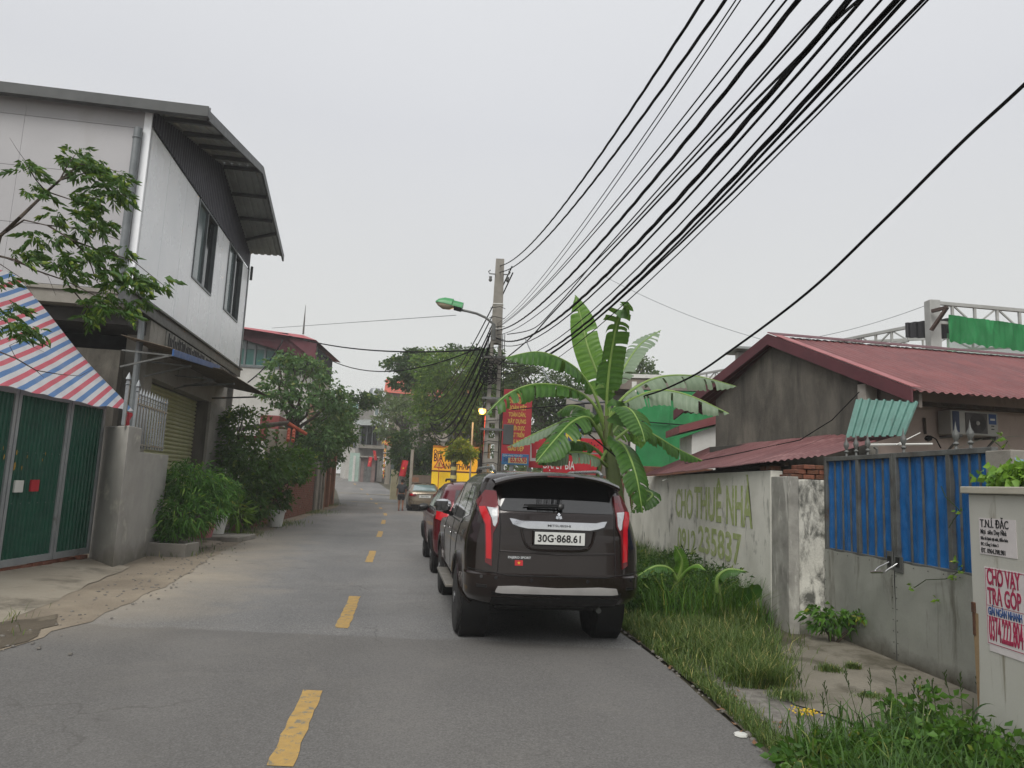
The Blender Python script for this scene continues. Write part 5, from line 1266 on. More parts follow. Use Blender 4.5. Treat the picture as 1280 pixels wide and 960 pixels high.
# ---- red banner, blue board, shop signs
def sign(name, label, px0, px1, pyt, pyb, Y, m, th=.06, yaw=0.0, legs=True, group=None):
    p = AT(px0, (pyt + pyb) / 2, Y); f = Fr(p.x, p.y, math.cos(yaw), math.sin(yaw)); u1_ = f.px(px1, (pyt + pyb) / 2)[0]; pm = (px0 + px1) / 2
    zt_ = f.px(pm, pyt)[1]; zb_2 = f.px(pm, pyb)[1]
    t = thing(name, label, 'sign', f(u1_ / 2, 0, 0), group); mb = MB(); mb.box(0, u1_, -th, 0, zb_2, zt_, f); mb.build('board', m, t, bevel=.005)
    if legs:
        for u in (.06, u1_ - .06): q = MB(); q.box(u - .03, u + .03, -th - .06, -th - .002, 0, zt_, f); q.build('post', M['steel'], t)
    return t, f, u1_, zb_2, zt_
mred = mat('banner_red', '#a5242f', '#951f2a', 1.5, .5, bump=.05); myel = mat('banner_yellow', '#c9a94b', '#bb9c42', 9, .7, bump=0); mwh = mat('sign_white', '#d0d0cc', '#c4c4c0', 9, .6, bump=0)
t, f, w, zb_2, zt2 = sign('banner', 'tall red banner with rows of yellow lettering behind the utility pole', 628, 664, 487, 577, 24.5, mred)
rows = ['ĐẢNG BỘ', 'CHÍNH QUYỀN', 'ĐOÀN KẾT', 'TOÀN DÂN,', 'XÂY DỰNG', 'XÃ TIÊN DUOC', 'PHÁT TRIỂN', 'VỮNG MẠNH,', 'GIÀU ĐẸP', '--------']
for i, r_ in enumerate(rows):
    text(r_, .2 if i < 9 else .1, myel, t, f, w * .5, zt2 - (i + .75) * (zt2 - zb_2) / 10.6, .004, bold=.03, sx=min(1.0, 5.2 / len(r_)) * .92)
t, f, w, zb_2, zt2 = sign('notice_board', 'blue sign with cream phone digits under the red banner', 627, 661, 567.5, 581, 24.2, mat('sign_blue', '#2d6a97', '#265d88', 2, .5), legs=False)
mb = MB(); mb.box(.22, w - .06, .001, .006, zb_2 + .05, zt2 - .13, f); mb.build('panel', mat('cream_panel', '#b5a776', '#a5986a', 3, .6), t, bevel=.002)
text('65.65.95', .26, mred, t, f, w * .62, zb_2 + .16, .009, bold=.04, sx=.62); text('36', .2, mat('sign_navy', '#1d3f73', '#1a3866', 3, .6), t, f, .14, zb_2 + .16, .003, bold=.04, sx=.8); text('CỬA HÀNG TÔN SẮT', .085, mwh, t, f, w * .4, zt2 - .065, .003, sx=.8)
mb = MB(); mb.box(w * .3, w * .45, -1, -.07, 0, zb_2, f); mb.build('post', M['steel'], t)
t, f, w, zb_2, zt2 = sign('shop_sign', 'red shop sign with a white script word right of the banner', 661.5, 690, 548, 585, 25.5, mat('sign_red', '#b5202d', '#a61c28', 2, .45))
text('Lu', .82, mwh, t, f, w * .30, (zb_2 + zt2) / 2 - .02, .004, bold=.02, sx=.62, tilt=.06); text('x', .5, mwh, t, f, w * .75, (zb_2 + zt2) / 2 - .1, .004, bold=.02, sx=.7)
t, f, w, zb_2, zt2 = sign('shop_sign', 'blue advertising board with yellow word behind the banana leaves', 700, 726, 536, 572, 26.5, mat('ad_blue', '#2b3f78', '#24366a', 2, .5))
text('NC', .5, mat('ad_yellow', '#c9b537', '#bba92f', 3, .5), t, f, w * .72, zt2 - .32, .004, bold=.04)
mb = MB(); mb.box(w + .002, w + .1, -.05, .03, 0, zt2 + .05, f); mb.build('edge_frame', M['steel'], t)
t, f, w, zb_2, zt2 = sign('hoarding', 'long red hoarding with white lettering behind the banana stem', 680, 752, 566, 592, 25.0, MATS['sign_red'], yaw=.35)
text('ĐẠI LÝ BIA', .42, mwh, t, f, w * .25, (zb_2 + zt2) / 2 - .1, .004, bold=.01, sx=.6)
t, f, w, zb_2, zt2 = sign('hoarding', 'red hoarding panel with scattered dark specks above the longer one', 726, 770, 549, 566, 25.6, MATS['sign_red'], yaw=.3)
mb = MB()
for i in range(26): u = rng.uniform(.1, w - .1); z = rng.uniform(zb_2 + .05, zt2 - .05); mb.box(u, u + .04, .001, .004, z, z + .05, f)
mb.build('specks', M['ink_black'], t, kind='stuff')
# brown brick wall and grey block behind the SUV, right
mb = MB(); q0 = AT(745, 600, 22); mb.box(q0.x - .6, q0.x + 2.4, q0.y, q0.y + .25, 0, 2.0); tag(mb.build('old_wall', M['brick2'], org=(q0.x, q0.y, 0), bevel=.02), 'low dark brick wall directly behind the banana stem', 'wall')
mb = MB(); mb.box(-.2, 6.5, 28, 28.25, 0, 2.1); tag(mb.build('old_wall', M['conc_dark'], org=(3, 28, 0), bevel=.02), 'sooty plaster wall running behind the red shop signs', 'wall')
# grey house between banana leaves
G2 = Fr(*AT(722, 520, 34)[:2], 1, -.05)
t = thing('grey_house', 'grey flat roofed house glimpsed between the banana stem and the netting', 'house', G2(2, 0, 0))
w = G2.px(797, 520)[0]; zt3 = G2.px(760, 497)[1]
mb = MB(); mb.box(0, w, -5, 0, 0, zt3, G2); mb.build('wall', mat('pale_brick_wall', '#8f8378', '#7d7268', 2, .9, bump=.1), t)
mb = MB(); mb.box(-.3, w + .3, -5.3, .3, zt3 + .002, zt3 + .25, G2); mb.build('roof_slab', M['conc'], t)
for a in (.5, 2.0): mb = MB(); mb.box(a, a + .9, .002, .05, zt3 - 2.4, zt3 - .7, G2); wn = mb.build('window', M['alu'], t); mb = MB(); mb.box(a + .07, a + .83, .051, .055, zt3 - 2.33, zt3 - .77, G2); mb.build('pane', M['glass'], wn)
# ---- utility pole
PX, PYY = -.025 * 22, 22.0
t = thing('utility_pole', 'tall concrete utility pole with rectangular holes beside the red banner', 'utility pole', (PX, PYY, 0))
mb = MB(); H = 8.62
PZ = lambda z: (.27 - .14 * z / H, .17 - .05 * z / H)        # half width, half depth
holes = [(.5 + .62 * i, .95 + .62 * i) for i in range(9)]
def sect(z0, z1, x0, x1):   # x0,x1 as signed fractions of the half width
    p = []
    for z in (z0, z1):
        a, b = PZ(z)
        for x, y in ((x0, -1), (x1, -1), (x1, 1), (x0, 1)): p.append((PX + a * x, PYY + b * y, z))
    mb.add(p, [(3, 2, 1, 0), (4, 5, 6, 7), (0, 1, 5, 4), (1, 2, 6, 5), (2, 3, 7, 6), (3, 0, 4, 7)])
zprev = 0
for z0, z1 in holes:
    sect(zprev, z0, -1, 1); sect(z0, z1, -1, -.42); sect(z0, z1, .42, 1); zprev = z1
sect(zprev, H, -1, 1)
mpole = mat('pole_concrete', '#8b877f', '#78746c', 3, .9, bump=.3, bscale=25, stain='#5c5851', st=(.56, .7), stscale=(3, 3, .6))
mb.build('pole_shaft', mpole, t)
mb = MB()
for z in (6.35, 7.15): a, b = PZ(z); mb.box(PX - a - .012, PX + a + .012, PYY - b - .012, PYY + b + .012, z, z + .03)
mb.build('steel_band', M['white_paint'], t)
for z, w_ in ((5.42, .34), (4.15, .34), (3.2, .36)):
    mb = MB(); mb.box(PX - w_, PX + w_, PYY - .28, PYY - .21, z, z + .07); mb.build('cross_bracket', M['steel_dark'], t)
for sgn in (-1, 1):
    mb = MB(); pts = [Vector((PX + sgn * .12, PYY - .16, 8.1)), Vector((PX + sgn * .3, PYY - .18, 8.1)), Vector((PX + sgn * .34, PYY - .18, 8.17)), Vector((PX + sgn * .28, PYY - .18, 8.22))]; mb.tube(pts, .018, 6); mb.lathe((PX + sgn * .27, PYY - .18, 7.85), [(.03, 0), (.06, .05), (.04, .1), (.05, .16)], 8); mb.build('hook', M['steel_dark'], t, smooth=True)
mb = MB(); a = AT(631, 541, 21.7); mb.box(a.x - .05, a.x + .26, a.y - .1, a.y + .1, a.z - .35, a.z + .25); mb.build('meter_box', M['fascia'], t, bevel=.01)
mb = MB()
for k in range(16):
    z = 2.2 + k * .32; mb.tube([(PX - .24 + rng.uniform(-.02, .02), PYY - .2, z), (PX + rng.uniform(-.2, .2), PYY - .24, z + .05), (PX + .24, PYY - .2, z + rng.uniform(-.03, .1))], .010, 5)
for x in (-.26, -.22, .2, .26): mb.tube([(PX + x, PYY - .22, 6.2), (PX + x * 1.1, PYY - .25, 4), (PX + x * 1.2, PYY - .26, 1.2)], .012, 5)
mb.build('straps', M['cable'], t, kind='stuff', smooth=True)
mb = MB(); r2 = random.Random(3)
for k in range(14):
    c = Vector((PX - .2 + r2.uniform(-.1, .1), PYY - .3, 5.0 + r2.uniform(-.3, .5))); pts = [c + Vector((.22 * math.cos(a * .7 + k), -.04 * k * .2, .18 * math.sin(a * .7 + k) + r2.uniform(-.03, .03))) for a in range(10)]; mb.tube(pts, .012, 5)
tag(mb.build('cable_tangle', M['cable'], smooth=True, org=(PX, PYY, 5)), 'black knot of coiled cables tied to the utility pole', 'cables', kind=None)
# ---- green street lamp
t = thing('street_lamp', 'green headed street lamp on a curved arm fixed to the pole', 'street lamp', AT(617, 403, 21.7))
pts = [AT(x, y, 21.6) for x, y in ((617, 405), (607, 397), (596, 392), (584, 389), (574, 387))]
mb = MB(); mb.tube(pts, .038, 8); mb.tube([AT(617, 405, 21.6), AT(617, 425, 21.6)], .06, 8); mb.build('arm', M['steel_dark'], t, smooth=True)
a, b = AT(577, 386, 21.6), AT(545, 378, 21.6); ax = (b - a).normalized(); L_ = (b - a).length
def shell(lo, hi, prof, m_, nm):
    mb = MB(); n = 12; up_ = ax.cross(Vector((0, 1, 0))).normalized(); 
    if up_.z < 0: up_ = -up_
    sd = Vector((0, 1, 0)); vs = []
    for (s, wd, ht) in prof:
        for k in range(n + 1):
            an = math.pi * k / n; vs.append(a + ax * (L_ * s) + sd * (wd * math.cos(an)) + up_ * (ht * math.sin(an)))
    fs = [(i * (n + 1) + k, i * (n + 1) + k + 1, (i + 1) * (n + 1) + k + 1, (i + 1) * (n + 1) + k) for i in range(len(prof) - 1) for k in range(n)]
    fs.append(tuple(range(n + 1))); mb.add(vs, fs); return mb.build(nm, m_, t, smooth=True)
shell(0, 1, [(-.02, .15, .20), (.36, .15, .20), (.38, .19, .24), (.7, .19, .22), (.92, .15, .14), (1.02, .05, .05)], mat('lamp_green', '#2f8a4c', '#277a42', 4, .4, bump=.05), 'lamp_head')
shell(0, 1, [(.3, .15, -.02), (.45, .17, -.12), (.7, .17, -.15), (.9, .12, -.08), (1.0, .03, -.01)], mat('lamp_diffuser', '#b5a58b', '#a5967d', 4, .3), 'diffuser')
shell(0, 1, [(-.02, .12, -.02), (0, .13, -.1), (.28, .13, -.1), (.3, .12, -.02)], M['black'], 'gear_box')
# ---- cables towards the camera
print_ = 0
def fitcable(px_pts, z0, X1, Y1=-14, y0=22.0, x0=None, n=30):
    """cable in the vertical plane from the pole to the next pole behind the camera; sag set by where it is seen"""
    x0 = PX if x0 is None else x0; A_ = Vector((x0, y0)); B_ = Vector((X1, Y1)); d2 = (B_ - A_); nrm = Vector((-d2.y, d2.x))
    S = [(0.0, z0)]
    for px, py in px_pts:
        r = ray(px, py); tt = (A_.dot(nrm)) / (r[0] * nrm.x + r[1] * nrm.y); X, Y, Z = r[0] * tt, r[1] * tt, CZ + r[2] * tt
        S.append((((X - A_.x) * d2.x + (Y - A_.y) * d2.y) / d2.length_squared, Z))
    co = np.polyfit([s[0] for s in S], [s[1] for s in S], 2)
    return [Vector((A_.x + d2.x * s, A_.y + d2.y * s, float(np.polyval(co, s)))) for s in [i / n for i in range(n + 1)]], co, S
cabs = [  # (pixels seen, height on pole, radius, label, next pole x, twisted)
    ([(760, 180), (879, 0)], AT(640, 333, 22).z, .030, 'topmost twisted black cable running from the head of the pole', 1),
    ([(800, 150), (907, 0)], AT(640, 341, 22).z, .030, 'second twisted black cable from the head of the pole', 1),
    ([(760, 235), (920, 0)], 6.55, .012, 'thin cable just below the two topmost twisted ones', 0),
    ([(780, 215), (926, 0)], 6.5, .012, 'thin cable pairing with the one below the twisted ones', 0),
    ([(800, 215), (968, 0)], 6.45, .014, 'thin cable left of the thick middle bundle', 0),
    ([(820, 200), (983, 0)], 6.42, .016, 'cable hugging the left side of the thick middle bundle', 0),
    ([(820, 222), (998, 0)], 6.35, .036, 'thick wavy black bundle in the middle of the overhead lines', 1),
    ([(850, 215), (1040, 0)], 6.2, .018, 'single cable right of the wavy middle bundle', 0),
    ([(860, 235), (1062, 0)], 6.1, .040, 'thick cable bundle, left one of the right hand pair', 1),
    ([(870, 236), (1078, 0)], 5.95, .022, 'cable between the two thick right hand bundles', 0),
    ([(860, 270), (1102, 0)], 5.6, .016, 'thin cable under the left thick bundle', 0),
    ([(880, 262), (1121, 0)], 5.45, .034, 'thick cable bundle, right one of the right hand pair', 1),
    ([(880, 270), (1131, 0)], 5.35, .022, 'cable strapped beneath the right hand thick bundle', 0),
    ([(850, 305), (1154, 0)], 5.0, .020, 'lowest outer cable of the overhead lines', 0),
    ([(850, 315), (1160, 0)], 4.8, .012, 'thin cable just below the lowest outer one', 0),
]
Xn = 2.9
for i, (pp, z0, r_, lb, tw) in enumerate(cabs):
    pts, co, S = fitcable(pp, z0, Xn + .035 * i, -10)
    print('cable', i, [round(float(c), 2) for c in co], round(pts[-1].z, 2))
    if tw:
        fine = []; q = random.Random(i)
        for k in range(150):
            s = k / 149 * (len(pts) - 1); j = min(int(s), len(pts) - 2); p = pts[j].lerp(pts[j + 1], s - j); fine.append((p, s))
        mb = MB(); r_ *= .5; mb.tube([p for p, _ in fine], r_ * .6, 6)
        for ph in (0, 2.1, 4.2):
            mb.tube([p + Vector((math.cos(k * .8 + ph), 0, math.sin(k * .8 + ph))) * r_ * .5 for k, (p, _) in enumerate(fine)], r_ * .5, 5)
        o = mb.build('cable', M['cable'], smooth=True, org=pts[0]); tag(o, lb, 'cable', 'overhead cables over the street')
    else: cable(pts, r_ * .45, 'cable', M['cable'], lb, 'overhead cables over the street', 5)
# the single heavy cable at right, going to the banana plant and pole
pts = [AT(640, 512, 21.5), AT(700, 507, 16), AT(790, 498, 12.0), AT(856, 475, 10.2), AT(915, 437, 9.0), AT(1009, 366, 7.4), AT(1100, 280, 6.3), AT(1200, 180, 5.4), AT(1280, 106, 4.8), AT(1420, -30, 4.0)]
def spline(P, n=8):
    out = []
    for i in range(len(P) - 1):
        p0, p1, p2, p3 = P[max(i - 1, 0)], P[i], P[i + 1], P[min(i + 2, len(P) - 1)]
        for k in range(n):
            t_ = k / n; out.append(.5 * ((2 * p1) + (p2 - p0) * t_ + (2 * p0 - 5 * p1 + 4 * p2 - p3) * t_ ** 2 + (3 * p1 - p0 - 3 * p2 + p3) * t_ ** 3))
    return out + [P[-1]]
cable(spline(pts), .014, 'cable', M['cable'], 'single heavy black cable sweeping up to the right edge over the gable house', n=8)
# cables on the far side of the pole
P2 = Vector((-6.3, 50, 0)); z2p = 6.6
far = [((640, 333), (560, 545), .03), ((641, 341), (575, 540), .03), ((618, 400), (540, 560), .03), ((618, 405), (556, 550), .04), ((616, 410), (548, 578), .03), ((615, 425), (565, 560), .05), ((614, 440), (570, 575), .04), ((613, 455), (545, 600), .03)]
for i, (a_, m_, r_) in enumerate(far):
    p0 = AT(a_[0], a_[1], 22.1); p1 = Vector((P2.x + .1 * i, P2.y, tz(50) + z2p - .12 * i)); pm = AT(m_[0], m_[1], 33)
    pm.x = p0.x + (p1.x - p0.x) * .4; pm = Vector((pm.x, 33, min(p0.z, p1.z) - 1.0 - .15 * i)); r = []
    for k in range(21):
        s = k / 20; p = p0.lerp(p1, s); p.z -= (1.1 + .16 * i) * 4 * s * (1 - s); r.append(p)
    cable(r, r_ * .75, 'cable', M['cable'], ('topmost','second','third','fourth','fifth','sixth','seventh','lowest')[i] + ' of the sagging cables running on from the utility pole to the far pole', 'cables beyond the utility pole', 5)
# bundle from pole down over the leaves and a drop wire with a strap
cable(spline([AT(1100, -22, 6.4), AT(1040, 30, 7.2), AT(950, 120, 9), AT(850, 222, 12), AT(760, 318, 15.5), AT(690, 392, 18.5), AT(660, 425, 20.5), AT(625, 455, 21.8), AT(600, 485, 24), AT(572, 530, 29)]), .02, 'cable', M['cable'], 'heavy bundle slanting down past the pole towards the far trees')
cable(spline([AT(1060, -22, 6.6), AT(1000, 40, 7.4), AT(900, 152, 9.5), AT(820, 240, 12.3), AT(745, 325, 16), AT(700, 378, 18.5), AT(668, 410, 20.5), AT(634, 418, 21.8)]), .014, 'cable', M['cable'], 'slack cable reaching the pole just below the lamp bracket')
cable(spline([AT(657, 424, 20.5), AT(664, 440, 20), AT(672, 452, 19), AT(690, 480, 17), AT(705, 495, 15), AT(735, 503, 12.6), AT(790, 500, 12)]), .016, 'cable', M['steel'], 'grey drop wire hanging from the cable bundle into the banana plant')
cable(spline([AT(690, 495, 14), AT(715, 525, 12.5), AT(745, 550, 11.8), AT(775, 575, 11.6)]), .012, 'cable', M['cable'], 'thin dark wire crossing the banana leaf stalks')
for i, (a_, b_, l) in enumerate((((340, 410), (570, 394), 'faint wire crossing the sky left of the street lamp'), ((362, 420), (600, 437), 'wire from the red roof house passing over the street'), ((395, 440), (600, 434), 'second wire from the red roof house, sagging lower'), ((755, 345), (955, 425), 'faint wire in the sky above the banana plant'), ((1000, 425), (1162, 380), 'faint wire running up to the steel column'))):
    p0, p1 = AT(*a_, 36 if i < 3 else 20), AT(*b_, 23 if i < 3 else 18); r = [p0.lerp(p1, k / 16) - Vector((0, 0, (0, .35, .9, .15, .1)[i] * 4 * (k / 16) * (1 - k / 16))) for k in range(17)]
    cable(r, (.012, .028, .022, .008, .008)[i], 'cable', M['cable'] if i in (1, 2) else M['steel'], l, n=5)
cable(spline([AT(353, 425, 34), AT(350, 432, 33), AT(330, 460, 31), AT(310, 478, 29)]), .03, 'cable', M['cable'], 'black cable drooping in front of the glazed top floor')
# ---- banana plant
bn = thing('banana_plant', 'large banana plant with ragged leaves rising behind the dark SUV', 'banana plant', (AT(768, 600, 12).x, 12, 0))
Lb = leafmat('banana_leaf', '#335a22', '#4d7630', None, .35, .38); Lb2 = leafmat('banana_leaf_pale', '#6d8068', '#7f9078', None, .2, .5); Lb3 = leafmat('banana_leaf_light', '#4b7a26', '#6d993a', None, .45, .4)
mrib = mat('banana_rib', '#7f9a4e', '#6d8742', 5, .45, bump=.05); mst = mat('banana_stem', '#62713c', '#4e5a30', 3, .55, bump=.15, stain='#4a4026', st=(.5, .65), stscale=(2, 2, .3))
bx = bn.location.x
mb = MB(); mb.tube([(bx + .15, 12.0, 0), (bx + .08, 12, 1.2), (AT(762, 560, 12)), (AT(757, 520, 12))], [.16, .14, .11, .06], 14); mb.build('stem', mst, bn, smooth=True)
def banana_leaf(mid, wmax, mt, up=(0, -.5, .9), droop=.5, seed=0, tears=7, pet=.22, ragged=.25, hw=None):
    """mid: [(px,py,Y)...] from stalk to tip. 'up' = the way the upper face looks"""
    q = random.Random(seed); P = spline([AT(*m_) for m_ in mid], 8); n = len(P); up = Vector(up).normalized()
    cum = [0]
    for a, b in zip(P[:-1], P[1:]): cum.append(cum[-1] + (b - a).length)
    T = cum[-1]; V_ = []; F_ = []; rn = []
    rb = MB(); k0 = 0; rb.tube(P, [.028 * (1 - .85 * c / T) + .003 for c in cum], 7)
    NS = 64; NC = 5
    def at(s):
        s *= T; j = min(max([i for i in range(n) if cum[i] <= s] or [0]), n - 2); f = (s - cum[j]) / max(1e-6, cum[j + 1] - cum[j]); return P[j].lerp(P[j + 1], min(1, f)), (P[j + 1] - P[j]).normalized()
    for side in (-1, 1):
        tear = sorted(q.uniform(pet + .06, .98) for _ in range(tears)); g = 0; off = q.uniform(-.08, .08); so = 0; prev = None; endcut = 1.0
        for i in range(NS + 1):
            s = pet + (1 - pet) * i / NS; new = False
            while g < len(tear) and s > tear[g]: g += 1; off = q.uniform(-ragged, ragged); so = q.uniform(-.02, .03); endcut = q.uniform(.86, 1.0); new = True
            c, tg = at(s); x = (s - pet) / (1 - pet); wd = wmax * min(1, (x / .16) ** .6 if x > 0 else 0) * (1 - max(0, (x - .55) / .45) ** 2.2) * endcut
            sd = tg.cross(up).normalized() * side; nn = sd.cross(tg) * side; 
            if nn.dot(up) < 0: nn = -nn
            row = []
            for k in range(NC + 1):
                a = k / NC; ang = droop * (.35 + .65 * a) + off * a; ang -= .25 * (1 - a)
                p = c + sd * (wd * a * math.cos(ang)) - Vector((0, 0, 1)) * (wd * a * math.sin(ang) * .8) - nn * (wd * a * math.sin(ang) * .2) + nn * (.012 * math.sin(s * 160) * a) + tg * (wd * a * .22 + so * a)
                row.append(len(V_)); V_.append(tuple(p))
            if prev and not new:
                for k in range(NC): F_.append((prev[k], prev[k + 1], row[k + 1], row[k])); rn.append(.5 + .5 * math.sin(i * 1.7 + side) * .6 + q.uniform(-.2, .2))
            elif prev:
                # split: lamina still joined near the rib
                F_.append((prev[0], prev[1], row[1], row[0])); rn.append(.5)
            prev = row
    o = rb.build('leaf', mrib, bn, smooth=True); L = root_loc(bn)
    l = arr_mesh('blade', V_, F_, mt, o, None, rn); l.data.shade_smooth(); return o
Y0 = 12.0; CAMUP = (0, -.97, .25)
banana_leaf([(759, 520, 12), (757, 495, 12), (748, 470, 12.1), (735, 435, 12.2), (728, 405, 12.3), (719, 369, 12.4)], .26, Lb3, (-.25, -.95, .1), .15, 1, 2, .12, .06)
banana_leaf([(758, 525, 12), (759, 490, 11.9), (763, 450, 11.8), (771, 405, 11.6), (779, 386, 11.4), (787, 381, 11.1)], .29, Lb, (.3, -.9, .2), .4, 2, 9, .14, .5)
banana_leaf([(760, 520, 12), (766, 490, 12.2), (780, 460, 12.5), (801, 430, 12.8), (826, 413, 13.1)], .25, Lb2, (-.5, -.75, .45), .25, 3, 9, .25, .25)
banana_leaf([(756, 535, 12), (748, 505, 11.9), (734, 477, 11.8), (711, 454, 11.6), (673, 440, 11.4), (632, 447, 11.2)], .30, Lb, (-.15, -.45, .9), .75, 4, 6, .25, .3)
banana_leaf([(756, 540, 12), (745, 510, 11.8), (728, 493, 11.7), (700, 482, 11.5), (664, 481, 11.3), (633, 494, 11.1), (607, 519, 10.9)], .28, Lb, (0, -.3, .95), .85, 5, 14, .26, .35)
banana_leaf([(757, 550, 12), (745, 525, 12.1), (730, 511, 12.3), (712, 507, 12.5), (697, 516, 12.7)], .22, Lb, (0, -.5, .9), .8, 6, 4, .3, .2)
banana_leaf([(758, 560, 12), (748, 540, 11.7), (735, 522, 11.5), (716, 527, 11.3), (695, 548, 11.1), (670, 578, 10.9)], .33, Lb2 if False else Lb, (-.5, -.75, .5), .45, 7, 6, .26, .2)
banana_leaf([(758, 555, 12), (742, 530, 12.3), (715, 524, 12.6), (680, 537, 12.9), (635, 559, 13.2)], .17, Lb2, (0, -.6, .8), .5, 8, 6, .3, .3)
banana_leaf([(760, 578, 12), (745, 562, 11.8), (727, 553, 11.6), (702, 556, 11.4), (672, 580, 11.2)], .24, Lb, (0, -.2, 1), .9, 9, 5, .26, .25)
banana_leaf([(761, 585, 12), (746, 573, 11.6), (728, 566, 11.4), (705, 567, 11.3), (684, 580, 11.2)], .2, Lb2, (-.2, -.6, .8), .6, 10, 4, .28, .25)
banana_leaf([(758, 540, 12), (765, 515, 12), (787, 490, 12.1), (822, 472, 12.2), (868, 470, 12.3), (920, 483, 12.4)], .25, Lb2, (0, -.55, .85), .85, 11, 10, .22, .2)
banana_leaf([(759, 545, 12), (769, 515, 11.8), (792, 498, 11.6), (825, 488, 11.4), (863, 495, 11.2), (911, 517, 11.0)], .26, Lb2, (0, -.5, .85), .8, 12, 10, .22, .22)
banana_leaf([(759, 560, 12), (765, 530, 11.7), (776, 510, 11.4), (790, 514, 11.1), (801, 534, 10.9), (806, 552, 10.8)], .30, Lb, (.4, -.85, .5), .4, 13, 5, .3, .2)
banana_leaf([(760, 560, 12), (775, 545, 12.1), (796, 533, 12.2), (820, 545, 12.3), (845, 560, 12.35), (878, 576, 12.4)], .2, Lb, (.1, -.3, .9), .95, 14, 8, .25, .3)
banana_leaf([(762, 565, 12), (770, 552, 11.5), (782, 560, 11.2), (794, 590, 10.9), (800, 620, 10.8), (803, 641, 10.8)], .27, Lb, (.45, -.85, .35), .35, 15, 4, .12, .15)
banana_leaf([(760, 555, 12), (768, 538, 12.4), (780, 528, 12.7), (793, 535, 13), (800, 560, 13)], .3, Lb3, (.1, -.9, .3), .3, 16, 4, .2, .2)
banana_leaf([(764, 590, 12), (785, 600, 12.3), (805, 612, 12.2), (815, 620, 12), (790, 640, 11.9)], .16, Lb, (0, -.6, .8), .4, 17, 3, .3, .2)
M['dry'] = mat('dry_leaf_brown', '#7a6747', '#5f4e36', 9, .9, bump=.2)
banana_leaf([(760, 560, 12), (752, 575, 11.8), (748, 595, 11.7), (750, 620, 11.7), (753, 650, 11.7)], .07, M['dry'], (-.3, -.9, .1), .9, 31, 5, .1, .4)
banana_leaf([(763, 570, 12), (778, 578, 12.1), (788, 600, 12.1), (790, 640, 12.1)], .07, M['dry'], (.2, -.9, .1), .9, 32, 5, .1, .4)
# ---- young banana-like plants in the weeds
yb = thing('young_banana', 'young banana sprout with three bright leaves among the weeds by the wall', 'banana plant', (AT(845, 720, 10).x, 10, 0))
_bn = bn; bn = yb
mb = MB(); mb.tube([(yb.location.x, 10, 0), AT(845, 722, 10), AT(846, 712, 10)], [.05, .04, .02], 8); mb.build('stem', mst, yb, smooth=True)
banana_leaf([(846, 728, 10), (850, 715, 9.95), (852, 700, 9.9), (843, 682, 9.8)], .11, Lb3, (.2, -.9, .2), .3, 21, 1, .2, .1)
banana_leaf([(846, 728, 10), (838, 712, 9.9), (820, 708, 9.8), (797, 720, 9.7)], .10, Lb, (0, -.4, .9), .5, 22, 2, .2, .1)
banana_leaf([(847, 728, 10), (860, 712, 9.8), (872, 706, 9.6), (880, 712, 9.5)], .08, Lb3, (0, -.5, .9), .4, 23, 1, .2, .1)
bn = thing('young_banana', 'low banana sprout leaf arching nearer the wall pier', 'banana plant', (AT(905, 735, 9.3).x, 9.3, 0))
mb = MB(); mb.tube([(bn.location.x, 9.3, 0), AT(898, 728, 9.3)], [.04, .02], 8); mb.build('stem', mst, bn, smooth=True)
banana_leaf([(896, 740, 9.3), (897, 722, 9.25), (910, 712, 9.2), (932, 714, 9.1)], .09, Lb, (0, -.5, .9), .5, 24, 1, .15, .1)
# taro leaves by the pier
ty = thing('taro_plant', 'taro plant with heart shaped leaves growing at the foot of the pier', 'taro plant', (3.2, 9.6, 0))
for i, (px, py, s_) in enumerate(((928, 742, .2), (942, 736, .15), (918, 752, .14))):
    c = AT(px, py, 9.35); mb = MB(); n_ = 14; pts = []
    for k in range(n_):
        a = 2 * math.pi * k / n_; r_ = s_ * (1 - .42 * math.sin(a)) if math.sin(a) > 0 else s_ * (1 + .25 * abs(math.sin(a)) ** 2)
        if k == 3 or k == 4: r_ *= .75
        pts.append(c + Vector((r_ * .62 * math.cos(a), -.25 * r_ * math.sin(a) - .05 * abs(math.cos(a)), r_ * .85 * math.sin(a))))
    mb.add([tuple(c + Vector((0, .02, 0)))] + [tuple(p) for p in pts], [(0, k + 1, (k + 1) % n_ + 1) for k in range(n_)]); lf = mb.build('leaf', Lb, ty)
    mb = MB(); mb.tube([c + Vector((0, .03, 0)), c + Vector((.05, .12, -.15)), Vector((3.2, 9.6, 0))], .010, 5); mb.build('stalk', mrib, lf, smooth=True)
# ================================================================ GROUND VEGETATION
def scatter(fn, n, seed):
    q = np.random.RandomState(seed); out = []
    while len(out) < n:
        X, Y = fn(q)
        if X is None: continue
        out.append((X, Y, 0.0))
    return np.array(out)
def verge_pt(y0, y1, side=0):
    def f(q):
        Y = y0 + (y1 - y0) * q.rand(); xe = edge_x(RE, Y) + .05; xw = 3.4 if Y > 9.3 else (3.0 if Y > 8.3 else 2.35 + (Y - 6) * .22 if Y > 6 else 2.5)
        if xw <= xe: return None, None
        X = xe + (xw - xe) * q.rand()
        d = noise.noise((X * 1.1, Y * .9, 3))
        if q.rand() > .62 + d * 2.2: return None, None
        return X, Y
    return f
P = scatter(verge_pt(7.4, 13), 11500, 1); hs = .12 + .17 * (np.clip((P[:, 0] - np.array([edge_x(RE, y) for y in P[:, 1]])) / 1.6, 0, 1))
V, F, rn = blades(P, hs, .010, .75, 1); arr = arr_mesh('tall_grass', V, F, L_grass, None, 'stuff', rn); tag(arr, 'tall tangled grass on the right verge between road and wall', 'grass')
P = scatter(verge_pt(13, 24), 9000, 2)
